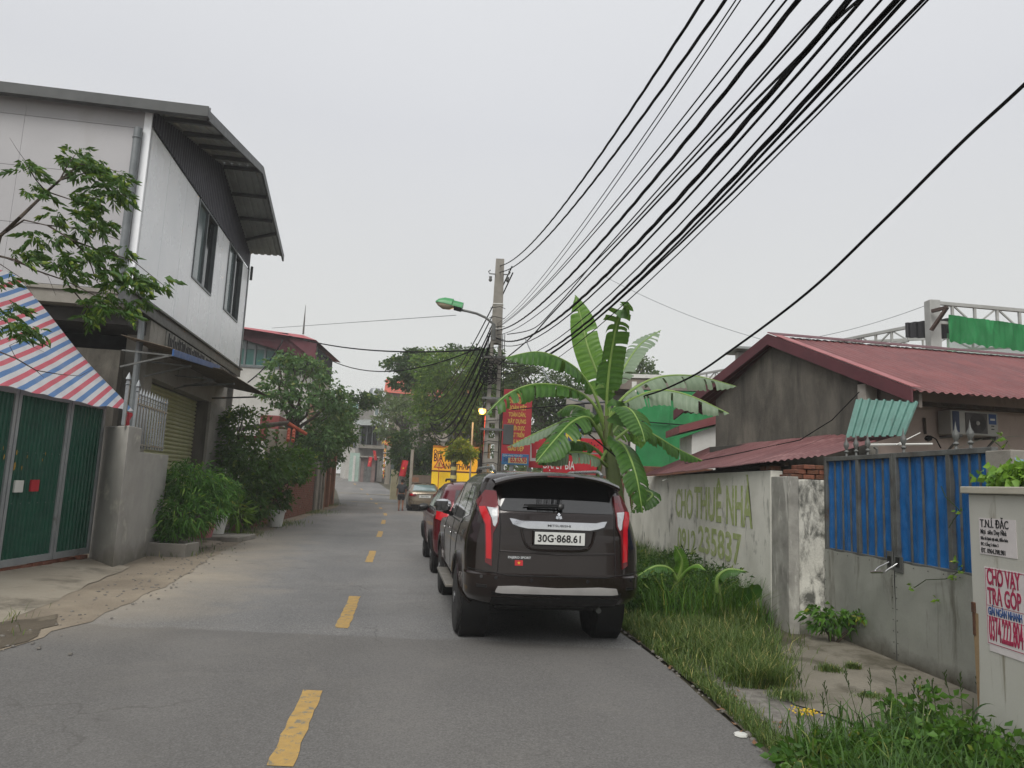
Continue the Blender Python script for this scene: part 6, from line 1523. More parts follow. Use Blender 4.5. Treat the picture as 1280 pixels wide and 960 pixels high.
V, F, rn = blades(P, .45, .016, .6, 2); arr = arr_mesh('tall_grass', V, F, L_grass, None, 'stuff', rn); tag(arr, 'tall grass on the right verge further along beside the parked cars', 'grass')
# bushy weeds against the wall
def weedpt(q):
    Y = 9.4 + 5.5 * q.rand(); X = 1.9 + 1.4 * q.rand(); return X, Y
bl = []
q = random.Random(5)
for i in range(15):
    Y = 9.3 + 4.2 * q.random(); X = q.uniform(1.75, 3.2); h = q.uniform(.4, .72); bl.append((X, Y, h * .5, q.uniform(.25, .42), q.uniform(.25, .42), h * .5))
foliage('weeds', bl, 15000, .07, .3, L_dark, None, 7, .22, 20, .4, kind='stuff'); tag(COL.objects[-1], 'dense dark green weeds heaped against the painted wall', 'weeds')
P = scatter(lambda q: (1.8 + 1.5 * q.rand(), 9 + 5 * q.rand()), 5000, 9); V, F, rn = blades(P, .6, .010, .8, 9); tag(arr_mesh('weed_stalks', V, F, L_mid, None, 'stuff', rn), 'feathery pale stalks rising out of the dark weeds', 'weeds')
# short grass strip along the asphalt edge
def strip(q):
    Y = 2.8 + 6.5 * q.rand(); X = edge_x(RE, Y) + .03 + abs(q.normal()) * .11; return X, Y
P = scatter(strip, 6500, 3); V, F, rn = blades(P, .10, .006, .8, 3); tag(arr_mesh('short_grass', V, F, L_grass, None, 'stuff', rn), 'short grass along the ragged edge of the asphalt', 'grass')
def mid(q):
    Y = 6.4 + 2.6 * q.rand(); w = (Y - 6.4) / 2.6; c = 2.25 + .15 * w; X = c + q.normal() * (.12 + .28 * w); 
    if X < edge_x(RE, Y) + .1 or X > 3.45: return None, None
    return X, Y
P = scatter(mid, 12000, 4); V, F, rn = blades(P, .22, .007, .85, 4); tag(arr_mesh('tall_grass', V, F, L_grass, None, 'stuff', rn), 'thick grass clump between gravel shoulder and gate pad', 'grass')
# grass tufts on the pad
for i, (px, py, s_, l) in enumerate(((1037, 836, .11, 'small round grass tuft on the concrete pad'), (1066, 834, .06, 'tiny grass tuft right of the round one on the pad'), (985, 868, .16, 'leafy weed patch at the edge of the pad'), (1090, 868, .12, 'dry creeping weed patch on the pad near the gate'))):
    c = G(px, py, .06); q = np.random.RandomState(i); P = np.stack([c.x + q.normal(size=500) * s_ * .5, c.y + q.normal(size=500) * s_ * .4, np.full(500, .04)], 1)
    V, F, rn = blades(P, .07 if i != 3 else .03, .005, .9, 20 + i); o = arr_mesh('grass_tuft', V, F, L_grass, None, 'stuff', rn, (c.x, c.y, .04)); tag(o, l, 'grass')
# foreground weeds, bottom right
def fg(q):
    Y = 3.9 + 1.35 * q.rand(); X = edge_x(RE, Y) + .15 + 1.5 * q.rand()
    if X > 3.2 : return None, None
    if Y > 4.9 and X < 2.6 and q.rand() > .3: return None, None
    return X, Y
P = scatter(fg, 2000, 6); V, F, rn = blades(P, .30, .012, .7, 6, .9); tag(arr_mesh('broad_grass', V, F, leafmat('broad_grass', '#2f4f1f', '#547634', '#8f9a58'), None, 'stuff', rn), 'broad bladed grass in the bottom right foreground', 'grass')
bl = [(G(1050, 935).x, 4.75, .08, .35, .22, .12), (G(1000, 945).x, 4.65, .05, .22, .2, .09), (2.6, 4.75, .08, .3, .2, .14), (2.9, 4.6, .1, .3, .3, .2), (3.0, 5.35, .1, .2, .22, .2), (2.2, 4.35, .06, .3, .3, .12)]
foliage('ground_weeds', bl, 4200, .06, .62, L_mid, None, 8, .25, 16, .3, kind='stuff'); tag(COL.objects[-1], 'low broad leaved weeds in the bottom right foreground', 'weeds')
# individual grass stalks / reed-like plants
def reed(label, base, n, h, seed, m, wd=.022):
    t = thing('reed_plant', label, 'plant', base); q = random.Random(seed); mb = MB(); top = Vector(base) + Vector((q.uniform(-.06, .06), q.uniform(-.05, .05), h * .8)); mb.tube([Vector(base), top], [.006, .003], 5); mb.build('stem', L_olive, t)
    for i in range(n):
        s = .15 + .8 * i / n; p = Vector(base).lerp(top, s); a = i * 2.6 + q.random(); L = h * q.uniform(.35, .55) * (1 - .3 * s); d = Vector((math.cos(a), math.sin(a), 0)); sd = Vector((-d.y, d.x, 0)); mb = MB(); vs = []
        for k in range(6):
            f = k / 5; c = p + d * L * f * .85 + Vector((0, 0, L * (.75 * f - .55 * f * f))); w = wd * (1 - f) ** .6 * (.5 + f if f < .3 else 1); vs += [c - sd * w / 2 + Vector((0, 0, w * .2)), c, c + sd * w / 2 + Vector((0, 0, w * .2))]
        mb.add(vs, [(3 * k, 3 * k + 1, 3 * k + 4, 3 * k + 3) for k in range(5)] + [(3 * k + 1, 3 * k + 2, 3 * k + 5, 3 * k + 4) for k in range(5)]); mb.build('leaf', m, t, smooth=True)
    return t
reeds = [(1215, 952, 9, .52, 'tall dark reed-like plant right beside the cabinet corner'), (1178, 955, 8, .40, 'spiky weed just left of the cabinet corner'), (1130, 945, 9, .42, 'long bladed weed in the middle of the foreground patch'), (1085, 950, 8, .40, 'long bladed weed left of centre in the foreground patch'), (1250, 958, 8, .34, 'dark spiky weed in front of the cabinet plinth'), (1155, 925, 7, .38, 'slender weed behind the foreground patch'), (1048, 930, 7, .38, 'slender weed with drooping blades nearest the pad')]
for i, (px, py, n_, h, l) in enumerate(reeds):
    c = G(px, py + 8); reed(l, (c.x, c.y, 0), n_, h, i, leafmat('reed_leaf', '#29451d', '#3f5f2b'), .024)
for i in range(14):
    c = G(1010 + i * 17 + rng.uniform(-8, 8), 930 + rng.uniform(-12, 25)); h = rng.uniform(.3, .55); mb = MB(); a = Vector(c); b = a + Vector((rng.uniform(-.12, .12), rng.uniform(-.05, .1), h)); mb.tube([a, a.lerp(b, .5) + Vector((0, 0, .02)), b], [.003, .002, .0015], 4)
    for k in range(7): p = a.lerp(b, .78 + .03 * k); mb.tube([p, p + Vector((rng.uniform(-.02, .02), 0, .03))], .003, 4)
    tag(mb.build('grass_stalk', L_olive, org=c), 'thin seeding grass stalk in the bottom right foreground', 'grass', 'seeding grass stalks by the pad')
# low shrub in front of the gate, small yellow flowers
c = G(1037, 808); bs = (c.x + .05, c.y + .02, 0)
sh_ = shrub('weed_shrub', 'small shrub with yellowing leaves at the foot of the gate', bs, [(bs[0], bs[1], .30, .24, .2, .13), (bs[0] + .18, bs[1] - .2, .33, .16, .2, .08), (bs[0] - .15, bs[1], .34, .1, .1, .06)], 330, .09, .45, L_mid, .012, 41, 7, cat='shrub', clump=.25, droop=.6)
c = G(1008, 898); mb = MB(); q = random.Random(2)
for i in range(70): a = Vector((c.x + q.gauss(0, .045), c.y + q.gauss(0, .04), .03 + q.uniform(0, .03))); mb.lathe(a, [(.008, 0), (.007, .006), (0, .008)], 5)
tag(mb.build('yellow_flowers', mat('yellow_petals', '#d0b02c', '#c2a226', 9, .6, bump=0), org=c, kind='stuff'), 'small patch of fallen yellow blossoms at the pad edge', 'flowers')
# litter and leaves
q = random.Random(4)
for i in range(40):
    Y = 4 + 6 * q.random(); X = edge_x(RE, Y) + q.uniform(-.06, .35); a = q.uniform(0, 6.3); s_ = q.uniform(.02, .04); d = Vector((math.cos(a), math.sin(a), 0)) * s_; e_ = Vector((-d.y, d.x, 0)) * .45; p = Vector((X, Y, .02)); mb = MB(); mb.add([p - d, p + e_, p + d + Vector((0, 0, .012)), p - e_], [(0, 1, 2, 3)])
    tag(mb.build('dead_leaf', mat('dead_leaf', '#6b4b33', '#7d5b3d', 9, .8), org=p), 'curled brown dead leaf lying beside the asphalt edge', 'leaf', 'dead leaves along the road edge')
for (px, py, l) in ((980, 835, 0), (945, 836, 0)): pass
c = G(926, 921); mb = MB(); mb.lathe(c + Vector((0, 0, .01)), [(.05, 0), (.045, .012), (0, .018)], 7); tag(mb.build('paper_scrap', M['white_paint'], org=c), 'small white paper scrap on the right edge of the asphalt', 'litter')
# ground cover on the left verge, pebbles
q = np.random.RandomState(11); mb = MB()
for i in range(320):
    Y = 5 + 13 * q.rand(); xe = edge_x(LE, Y); X = xe + q.normal() * .35 - .1; s_ = q.uniform(.006, .022); mb.lathe((X, Y, .012), [(s_, 0), (s_ * .8, s_ * .5), (0, s_ * .8)], 5)
tag(mb.build('pebbles', M['gravel'], kind='stuff'), 'pebbles scattered along the left road edge', 'pebbles')
q = np.random.RandomState(12); P = []
for (cx, cy, r_, n_) in ((-5.1, 7.9, .12, 25), (-6.35, 14.4, .25, 300), (-6.9, 19, .3, 500), (-7.3, 23.5, .4, 700), (-8.5, 31.5, .5, 900), (-10.2, 40, .6, 900), (-4.7, 6.9, .1, 12)): P += [(cx + q.normal() * r_, cy + q.normal() * r_ * 2, .02) for _ in range(n_)]
V, F, rn = blades(np.array(P), .12, .010, .7, 12); tag(arr_mesh('short_grass', V, F, L_grass, None, 'stuff', rn), 'sparse grass and weeds along the left wall feet', 'grass')
# ================================================================ VEHICLES
class Car:
    """body given by height slices: rear y, front y, half width; local axes x right, y forward"""
    def __init__(s, keys, bulge=.05, rc=.24, fc=.35, taper=.0, name=''):
        k = np.array(keys, float); s.z = k[:, 0]; s.yr_ = k[:, 1]; s.yf_ = k[:, 2]; s.w_ = k[:, 3]; s.bulge = bulge; s.rc = rc; s.fc = fc
    def yr(s, z): return float(np.interp(z, s.z, s.yr_))
    def yf(s, z): return float(np.interp(z, s.z, s.yf_))
    def w(s, z): return float(np.interp(z, s.z, s.w_))
    def rear(s, x, z, off=0.0):
        w = s.w(z); a = min(abs(x), w * .999); y = s.yr(z) + s.bulge * (a / w) ** 2; rc = min(s.rc, w * .5)
        if a > w - rc: y += rc * (1 - math.sqrt(max(0, 1 - ((a - (w - rc)) / rc) ** 2)))
        sl = (s.yr(z + .03) - s.yr(z - .03)) / .06; n = Vector((0, -1, sl * .8))
        if a > w - rc * .9: n.x = math.copysign(min(3.0, ((a - (w - rc * .9)) / rc) * 1.6), x)
        n.normalize(); return Vector((math.copysign(a, x), y, z)) + n * off
    def side(s, y, z, sg=-1, off=0.0):
        w = s.w(z); ya = s.yr(z) + s.bulge; yb = s.yf(z); rc = min(s.rc, w * .5); d = y - ya; x = w
        if d < rc: x = w - rc * (1 - math.sqrt(max(0, 1 - ((rc - max(d, 0)) / rc) ** 2)))
        e_ = yb - y
        if e_ < s.fc: x = min(x, w - .5 * s.fc * (1 - math.sqrt(max(0, 1 - ((s.fc - max(e_, 0)) / s.fc) ** 2))))
        sl = (s.w(z + .03) - s.w(z - .03)) / .06
        return Vector((sg * (x + off), y, z + off * -sl * .5))
    def shell(s, nz=44, ny=40):
        zs = sorted(set(list(np.linspace(s.z[0], s.z[-1], nz)) + list(s.z))); V = []; rings = []
        for z in zs:
            w = s.w(z); rc = min(s.rc, w * .5); pts = []
            for k in range(7): pts.append(s.rear(-(w - rc) * k / 6, z))
            for k in range(1, 8): a = math.pi / 2 * k / 8; pts.append(Vector((-(w - rc + rc * math.sin(a)), s.yr(z) + s.bulge * ((w - rc + rc * math.sin(a)) / w) ** 2 + rc * (1 - math.cos(a)), z)))
            y0 = s.yr(z) + s.bulge + rc; y1 = s.yf(z) - s.fc
            for k in range(ny + 1): pts.append(Vector((-w, y0 + (y1 - y0) * k / ny, z)))
            for k in range(1, 8): a = math.pi / 2 * k / 8; pts.append(Vector((-(w - .5 * s.fc * (1 - math.cos(a))), y1 + s.fc * math.sin(a), z)))
            for k in range(6): q = k / 5; pts.append(Vector((-(w - .5 * s.fc) * (1 - q), s.yf(z) + .04 * (1 - (1 - q) ** 2), z)))
            L = pts; Rt = [Vector((-p.x, p.y, p.z)) for p in reversed(pts[1:-1])]
            rings.append(L + Rt)
        n = len(rings[0]); V = [p for r in rings for p in r]; m = len(rings)
        F = [(i * n + k, i * n + (k + 1) % n, (i + 1) * n + (k + 1) % n, (i + 1) * n + k) for i in range(m - 1) for k in range(n)]
        F.append(tuple(range(n - 1, -1, -1)))
        top = rings[-1]; c = sum(top, Vector()) / n; V.append(c + Vector((0, 0, .012))); ci = len(V) - 1
        F += [((m - 1) * n + k, (m - 1) * n + (k + 1) % n, ci) for k in range(n)]
        mb = MB(); mb.add(V, F); return mb
def patch(poly, fn, step=.06, thick=.012):
    """flat outline laid onto the body: fn(a, b, off)"""
    bm = bmesh.new(); bm.faces.new([bm.verts.new((a, b, 0)) for a, b in poly]); bmesh.ops.triangulate(bm, faces=bm.faces)
    for ax in (0, 1):
        lo = min(p[ax] for p in poly); hi = max(p[ax] for p in poly); q = lo + step
        while q < hi:
            co = [0, 0, 0]; no = [0, 0, 0]; co[ax] = q; no[ax] = 1; bmesh.ops.bisect_plane(bm, geom=bm.verts[:] + bm.edges[:] + bm.faces[:], plane_co=co, plane_no=no); q += step
    bm.verts.ensure_lookup_table(); bm.verts.index_update(); n = len(bm.verts); mb = MB()
    top = [fn(v.co.x, v.co.y, thick) for v in bm.verts]; bot = [fn(v.co.x, v.co.y, -.01) for v in bm.verts]
    fs = [tuple(v.index for v in f.verts) for f in bm.faces]; ed = [(e_.verts[0].index, e_.verts[1].index) for e_ in bm.edges if len(e_.link_faces) == 1]
    mb.add(top + bot, fs + [(a, b, b + n, a + n) for a, b in ed]); bm.free(); return mb
def place(o, root): o.parent = root; return o
def lb(mb, name, m, par, smooth=False, bevel=0.0, ang=35):
    """build in the thing's local axes"""
    o = mb.build(name, m, None, smooth, bevel, ang); o.parent = par; return o
def carve(o, cuts):
    """cut wheel arches with cylinders"""
    bm_ = []
    for (y, z, r, x0, x1) in cuts:
        mb = MB(); mb.lathe((x0, y, z), [(r, 0), (r, x1 - x0)], 40, (1, 0, 0)); c = mb.build('cut', M['black']); m_ = o.modifiers.new('b', 'BOOLEAN'); m_.object = c; m_.operation = 'DIFFERENCE'; m_.solver = 'EXACT'; bm_.append(c)
    dg = bpy.context.evaluated_depsgraph_get(); dg.update(); me = bpy.data.meshes.new_from_object(o.evaluated_get(dg)); o.modifiers.clear(); old = o.data; o.data = me
    for c in bm_: bpy.data.objects.remove(c)
    me.shade_smooth(); me.set_sharp_from_angle(angle=R(38))
mtyre = mat('tyre_rubber', '#151515', '#1f1e1d', 8, .85, bump=.15, bscale=60, stain='#4b463e', st=(.6, .8), stfreq=4)
malloy = mat('alloy', '#8d8f92', '#6f7174', 8, .3, metal=.9, bump=0)
mblk = mat('trim_black', '#101011', '#0b0b0c', 5, .45, bump=.03)
mgl = mat('dark_car_glass', '#08090a', '#060708', 3, .035, bump=0, spec=.9, coat=.5)
mchr = mat('chrome', '#d5d6d8', '#c5c6c8', 4, .12, metal=1, bump=0)
mlr = mat('tail_lamp_red', '#5e0710', '#50060d', 3, .15, bump=0, coat=.6, spec=.4)
mlb = mat('tail_lamp_bright_red', '#b0121c', '#a10e18', 3, .2, bump=0, coat=.5, spec=.3)
mlc = mat('clear_lamp', '#b5b8ba', '#9c9fa2', 25, .12, bump=.4, bscale=90, coat=1)
def wheel(par, x, y, r, w, sg, spokes=6, rimr=.66):
    t = bpy.data.objects.new('wheel', None); COL.objects.link(t); t.parent = par; t.location = (x, y, r); t.empty_display_size = .1
    mb = MB(); R_ = r * rimr; h = w / 2
    mb.lathe((-h, 0, 0), [(R_, .0), (R_ + .02, -.0), (r * .86, .0), (r * .95, .012), (r * .985, .035), (r, .06), (r, w - .06), (r * .985, w - .035), (r * .95, w - .012), (r * .86, w), (R_, w)], 44, (1, 0, 0)); ty = lb(mb, 'tyre', mtyre, t, True)
    mb = MB()
    for k in range(44):
        a = 2 * math.pi * k / 44
        for q in (-.35, 0, .35):
            p = Vector((q * w * .85, math.cos(a) * r * 1.0, math.sin(a) * r * 1.0)); d = Vector((0, -math.sin(a), math.cos(a)))
            mb.bar(p - d * .012, p + d * .012, w * .22, .004, (0, math.cos(a), math.sin(a)))
    lb(mb, 'tread_blocks', mtyre, t)['kind'] = 'stuff'
    mb = MB(); s0 = sg * h * .85
    mb.lathe((s0 - sg * .10, 0, 0), [(0, 0), (.09, 0), (R_ * .98, -0.0), (R_ * .99, sg * .11), (R_ * .93, sg * .115), (R_ * .91, sg * .02)], 36, (1, 0, 0)); lb(mb, 'rim', mat('rim_dark', '#55575a', '#46484a', 5, .4, metal=.7), t, True)
    mb = MB()
    for k in range(spokes):
        for d_ in (-.13, .13):
            a = 2 * math.pi * k / spokes + .3; p = Vector((s0 - sg * .0, math.cos(a) * .05, math.sin(a) * .05)); q = Vector((s0 + sg * .005, math.cos(a + d_) * R_ * .95, math.sin(a + d_) * R_ * .95)); mb.bar(p, q, .03, .022, (1, 0, 0))
    mb.lathe((s0 - .02, 0, 0), [(.06, -.01), (.06, .04), (0, .04)], 16, (1, 0, 0)); lb(mb, 'spokes', malloy, t)
    return t
def sidepoly(C, t, name, poly, m, sg=-1, thick=.006):
    return lb(patch(poly, lambda a, b, o: C.side(a, b, sg, o), .1, thick), name, m, t, True)
suv_ref = [None]
def xsc(a): return math.copysign(min(abs(a) * 1.07, abs(a) + .042 * max(0, min(1, (.8 - abs(a)) / .2))), a)
def rearpoly(C, t, name, poly, m, thick=.01, step=.06):
    if t is suv_ref[0]: poly = [(xsc(a), b) for a, b in poly]
    return lb(patch(poly, lambda a, b, o: C.rear(a, b, o), step, thick), name, m, t, True)
def mir(p): return [(-a, b) for a, b in reversed(p)]
def star(t, cx, cz, r, m, fn, off):
    mb = MB(); p = []
    for k in range(10):
        a = math.pi / 2 + k * math.pi / 5; q = r if k % 2 == 0 else r * .4; p.append(fn(cx + q * math.cos(a), cz + q * math.sin(a), off))
    c = fn(cx, cz, off); mb.add([c] + p, [(0, k + 1, (k + 1) % 10 + 1) for k in range(10)]); return lb(mb, 'star', m, t)
def plate_text(t, s_, size, m, cx, cz, y, sx=1.0, bold=.03, tilt=0.0, off=0.0, name='lettering'):
    cu = bpy.data.curves.new(name, 'FONT'); cu.body = s_; cu.size = size; cu.align_x = 'CENTER'; cu.align_y = 'CENTER'; cu.extrude = .0015; cu.offset = bold * size; cu.resolution_u = 3
    o = bpy.data.objects.new('tmp', cu); COL.objects.link(o); me = bpy.data.meshes.new_from_object(o.evaluated_get(bpy.context.evaluated_depsgraph_get())); bpy.data.objects.remove(o)
    for v in me.vertices: v.co = Vector((cx + v.co.x * sx, y - v.co.z, cz + v.co.y)) if not callable(y) else y(cx + v.co.x * sx, cz + v.co.y, .0) + Vector((0, -v.co.z - off, 0))
    me.materials.clear(); me.materials.append(m); q = bpy.data.objects.new(name, me); COL.objects.link(q); q.parent = t; return q
# ---------------------------------------------------------------- dark brown SUV
def car_paint(name, c1, rough=.28, metal=.55):
    return mat(name, c1, tuple(v * .85 for v in srgb(c1)), .8, rough, metal=metal, bump=0, coat=.5, stain=tuple(v * 1.0 + .012 for v in srgb(c1)), st=(.5, .9), stfreq=1.1)
mp = car_paint('dark_brown_paint', '#211815', .2, .35)
S = Car([(.43, .22, 4.50, .78), (.48, .12, 4.66, .86), (.55, .03, 4.74, .90), (.64, .0, 4.78, .91), (.755, .0, 4.79, .915), (.775, .035, 4.79, .915), (.95, .05, 4.78, .915), (1.04, .055, 4.70, .91), (1.09, .06, 4.45, .90), (1.13, .065, 3.75, .89), (1.16, .07, 3.55, .885), (1.24, .075, 3.42, .865), (1.36, .10, 3.2, .83), (1.42, .14, 3.1, .81), (1.55, .215, 2.88, .775), (1.64, .27, 2.7, .745), (1.70, .31, 2.5, .71), (1.74, .36, 2.3, .665), (1.765, .45, 2.1, .60), (1.785, .65, 1.9, .48)], .06, .26, .5)
suv = thing('suv', 'dark brown SUV parked at the right edge of the road, rear towards the viewer', 'car', (.545, 7.3, 0))
suv.rotation_euler = (0, 0, R(8.8))
suv_ref[0] = suv
body = lb(S.shell(), 'body', mp, suv, True, ang=38)
AX = (1.06, 3.86)
carve(body, [(y, .40, .455, x0, x1) for y in AX for x0, x1 in ((-1.2, -.58), (.58, 1.2))])
for y in AX:
    for sg in (-1, 1):
        mb = MB(); mb.lathe((sg * .60, y, .40), [(.0, 0), (.45, 0), (.45, sg * .28)], 32, (1, 0, 0)); lb(mb, 'wheel_well', mblk, suv, True)
        mb = MB(); pts = [S.side(y + .47 * math.cos(a), max(.41, .40 + .47 * math.sin(a)), sg, .012) for a in [math.pi * k / 20 for k in range(21)]]; mb.tube(pts, .022, 6); lb(mb, 'arch_trim', mp, suv, True)
        wheel(suv, sg * .79, y, .385, .265, sg)
gate_ln = mat('panel_gap', '#050505', '#050505', 5, .7, bump=0)
# lower bumper bottom, valance
mb = MB(); mb.box(-.55, .55, .6, 4.3, .33, .43); lb(mb, 'underbody', mblk, suv, bevel=.03)
rearpoly(S, suv, 'rear_window', [(-.555, 1.395), (-.53, 1.375), (.53, 1.375), (.555, 1.395), (.535, 1.50), (.52, 1.68), (-.52, 1.68), (-.535, 1.50)], mgl, .006)
# spoiler
mb = MB()
def spf(a, b):
    x = -.655 + 1.31 * a; k = 1 - abs(2 * a - 1) ** 3
    prof = [(.42, 1.765), (.25, 1.782), (.10, 1.772), (.045, 1.745), (.05, 1.725), (.20, 1.695), (.34, 1.68)]
    i = min(int(b * 6), 5); f = b * 6 - i; y = prof[i][0] * (1 - f) + prof[i + 1][0] * f; z = prof[i][1] * (1 - f) + prof[i + 1][1] * f
    return (x, y + .10 * abs(2 * a - 1) ** 2.5, z - .05 * abs(2 * a - 1) ** 2.2 - (.05 * (1 - k)))
mb.grid(spf, 28, 12); lb(mb, 'spoiler', mp, suv, True, ang=50)
mb = MB(); mb.box(-.14, .14, .045, .06, 1.728, 1.742); lb(mb, 'brake_light', mlr, suv, bevel=.003)
lampL = [(-.795, 1.45), (-.775, 1.36), (-.715, 1.23), (-.705, .87), (-.63, .835), (-.622, 1.15), (-.60, 1.19), (-.572, 1.25), (-.568, 1.42), (-.575, 1.56), (-.69, 1.565)]
clr = [(-.68, 1.395), (-.577, 1.385), (-.582, 1.26), (-.602, 1.215), (-.622, 1.23), (-.635, 1.30)]
brt = [(-.765, 1.395), (-.70, 1.40), (-.648, 1.30), (-.638, .90), (-.693, .91), (-.70, 1.23), (-.755, 1.35)]
for f_ in (lambda p: p, mir):
    lo = rearpoly(S, suv, 'tail_lamp', f_(lampL), mlr, .022, .05)
    a_ = rearpoly(S, suv, 'clear_lens', f_(clr), mlc, .028, .04); a_.parent = lo
    b_ = rearpoly(S, suv, 'red_light_strip', f_(brt), mlb, .030, .04); b_.parent = lo
# chrome garnish above the plate, plate recess, plate
rearpoly(S, suv, 'chrome_garnish', [(-.47, 1.30), (-.44, 1.245), (-.38, 1.225), (-.30, 1.21), (.30, 1.21), (.38, 1.225), (.44, 1.245), (.47, 1.30), (.42, 1.295), (.36, 1.28), (-.36, 1.28), (-.42, 1.295)], mchr, .035)
rearpoly(S, suv, 'plate_recess', [(-.33, 1.205), (-.31, 1.08), (-.25, 1.03), (.25, 1.03), (.31, 1.08), (.33, 1.205)], car_paint('recess_paint', '#2a2220'), .006)
mb = MB(); pts = [S.rear(x, z, .015) for x, z in ((-.38, 1.20), (-.34, 1.07), (-.26, 1.01), (0, 1.0), (.26, 1.01), (.34, 1.07), (.38, 1.20))]; mb.tube(spline(pts, 5), .012, 6); lb(mb, 'recess_edge', mp, suv, True)
mb = MB(); mb.box(-.266, .266, .0, .02, 1.053, 1.197); fr0 = lb(mb, 'plate_frame', mblk, suv, bevel=.004)
mb = MB(); mb.box(-.255, .255, -.006, -.001, 1.064, 1.186); pl = lb(mb, 'number_plate', mat('plate_white', '#cfd0cc', '#c5c6c2', 4, .4, bump=.03), fr0, bevel=.002)
plate_text(fr0, '30G·868.61', .10, mblk, 0, 1.122, -.0075, .97, .020)
# emblem: three diamonds
mb = MB()
def rhomb(cx, cz, ang, L=.038, W=.019):
    d = Vector((math.cos(ang), math.sin(ang))); e_ = Vector((-d.y, d.x)); c = Vector((cx, cz)); P = [c, c + d * L / 2 + e_ * W, c + d * L, c + d * L / 2 - e_ * W]
    q = [S.rear(p.x, p.y, .012) for p in P]; mb.prism(q, (0, -.008, 0))
for an in (90, 210, 330): rhomb(0, 1.335, R(an))
lb(mb, 'emblem', mchr, suv)
plate_text(suv, 'MITSUBISHI', .032, mblk, 0, 1.246, lambda a, b, o: S.rear(a, b, .0), 1.5, .01, off=.0375)
plate_text(suv, 'PAJERO SPORT', .030, mchr, -.39, .925, lambda a, b, o: S.rear(a, b, .0), 1.15, .03, off=.003)
mb = MB(); q = [(-.435, .90), (-.435, .848), (-.355, .848), (-.355, .90)]; mb.add([S.rear(a, b, .006) for a, b in q], [(0, 1, 2, 3)]); fl = lb(mb, 'flag_sticker', mat('flag_red', '#b3202a', '#a41b25', 5, .5, bump=0), suv)
star(fl, -.395, .874, .018, mat('star_yellow', '#d6b72b', '#c9ab26', 5, .5, bump=0), lambda a, b, o: S.rear(a, b, o), .008)
# tailgate gaps and crease
def rline(pts, name, m, r=.004, off=.002):
    out = []
    for (a, b), (c, d) in zip(pts[:-1], pts[1:]):
        for k in range(8): f = k / 8; out.append(S.rear(a + (c - a) * f, b + (d - b) * f, off))
    out.append(S.rear(*pts[-1], off)); mb = MB(); mb.tube(out, r, 5); return lb(mb, name, m, suv, True)
rline([(-.60, 1.42), (-.585, 1.20), (-.60, .85), (-.60, .77), (-.5, .755), (.5, .755), (.60, .77), (.60, .85), (.585, 1.20), (.60, 1.42)], 'tailgate_gap', gate_ln, .005)
rline([(-.60, .985), (0, .965), (.60, .985)], 'tailgate_crease', mp, .009, -.001)
rline([(-.88, .80), (-.6, .77)], 'bumper_gap', gate_ln, .004); rline([(.6, .77), (.88, .80)], 'bumper_gap', gate_ln, .004)
# silver skid panel, black lower valance
rearpoly(S, suv, 'skid_panel', [(-.58, .60), (-.52, .592), (.52, .592), (.58, .60), (.56, .65), (.40, .66), (.0, .645), (-.40, .66), (-.56, .65)], mat('satin_silver', '#b9b7b5', '#a5a3a1', 3, .35, metal=.35, bump=0), .03)
rearpoly(S, suv, 'lower_valance', [(-.62, .60), (-.60, .46), (.60, .46), (.62, .60)], mblk, .008)
for x, z in ((-.76, .735), (-.27, .715), (.30, .715), (.76, .735), (-.62, .73)):
    mb = MB(); p = S.rear(x, z, .001); n_ = (S.rear(x, z, .02) - p).normalized(); mb.lathe(p, [(.016, 0), (.016, .003), (0, .004)], 14, n_); lb(mb, 'parking_sensor', mblk, suv)
for x in (-.74, .74): rearpoly(S, suv, 'reflector', [(x - .06, .66), (x - .06, .635), (x + .06, .635), (x + .06, .66)], mblk, .006)
mb = MB(); mb.tube([(.5, .45, .40), (.5, .28, .39)], .028, 12); lb(mb, 'exhaust', M['steel_dark'], suv, True)
mb = MB(); mb.tube([(0, .10, 1.435), (-.32, .115, 1.425)], .010, 6); mb.tube([(-.36, .125, 1.44), (.06, .12, 1.452)], .008, 6); mb.lathe((.02, .09, 1.43), [(.03, -.02), (.03, .03), (.01, .04)], 12, (0, -1, .3)); lb(mb, 'wiper', mblk, suv, True)
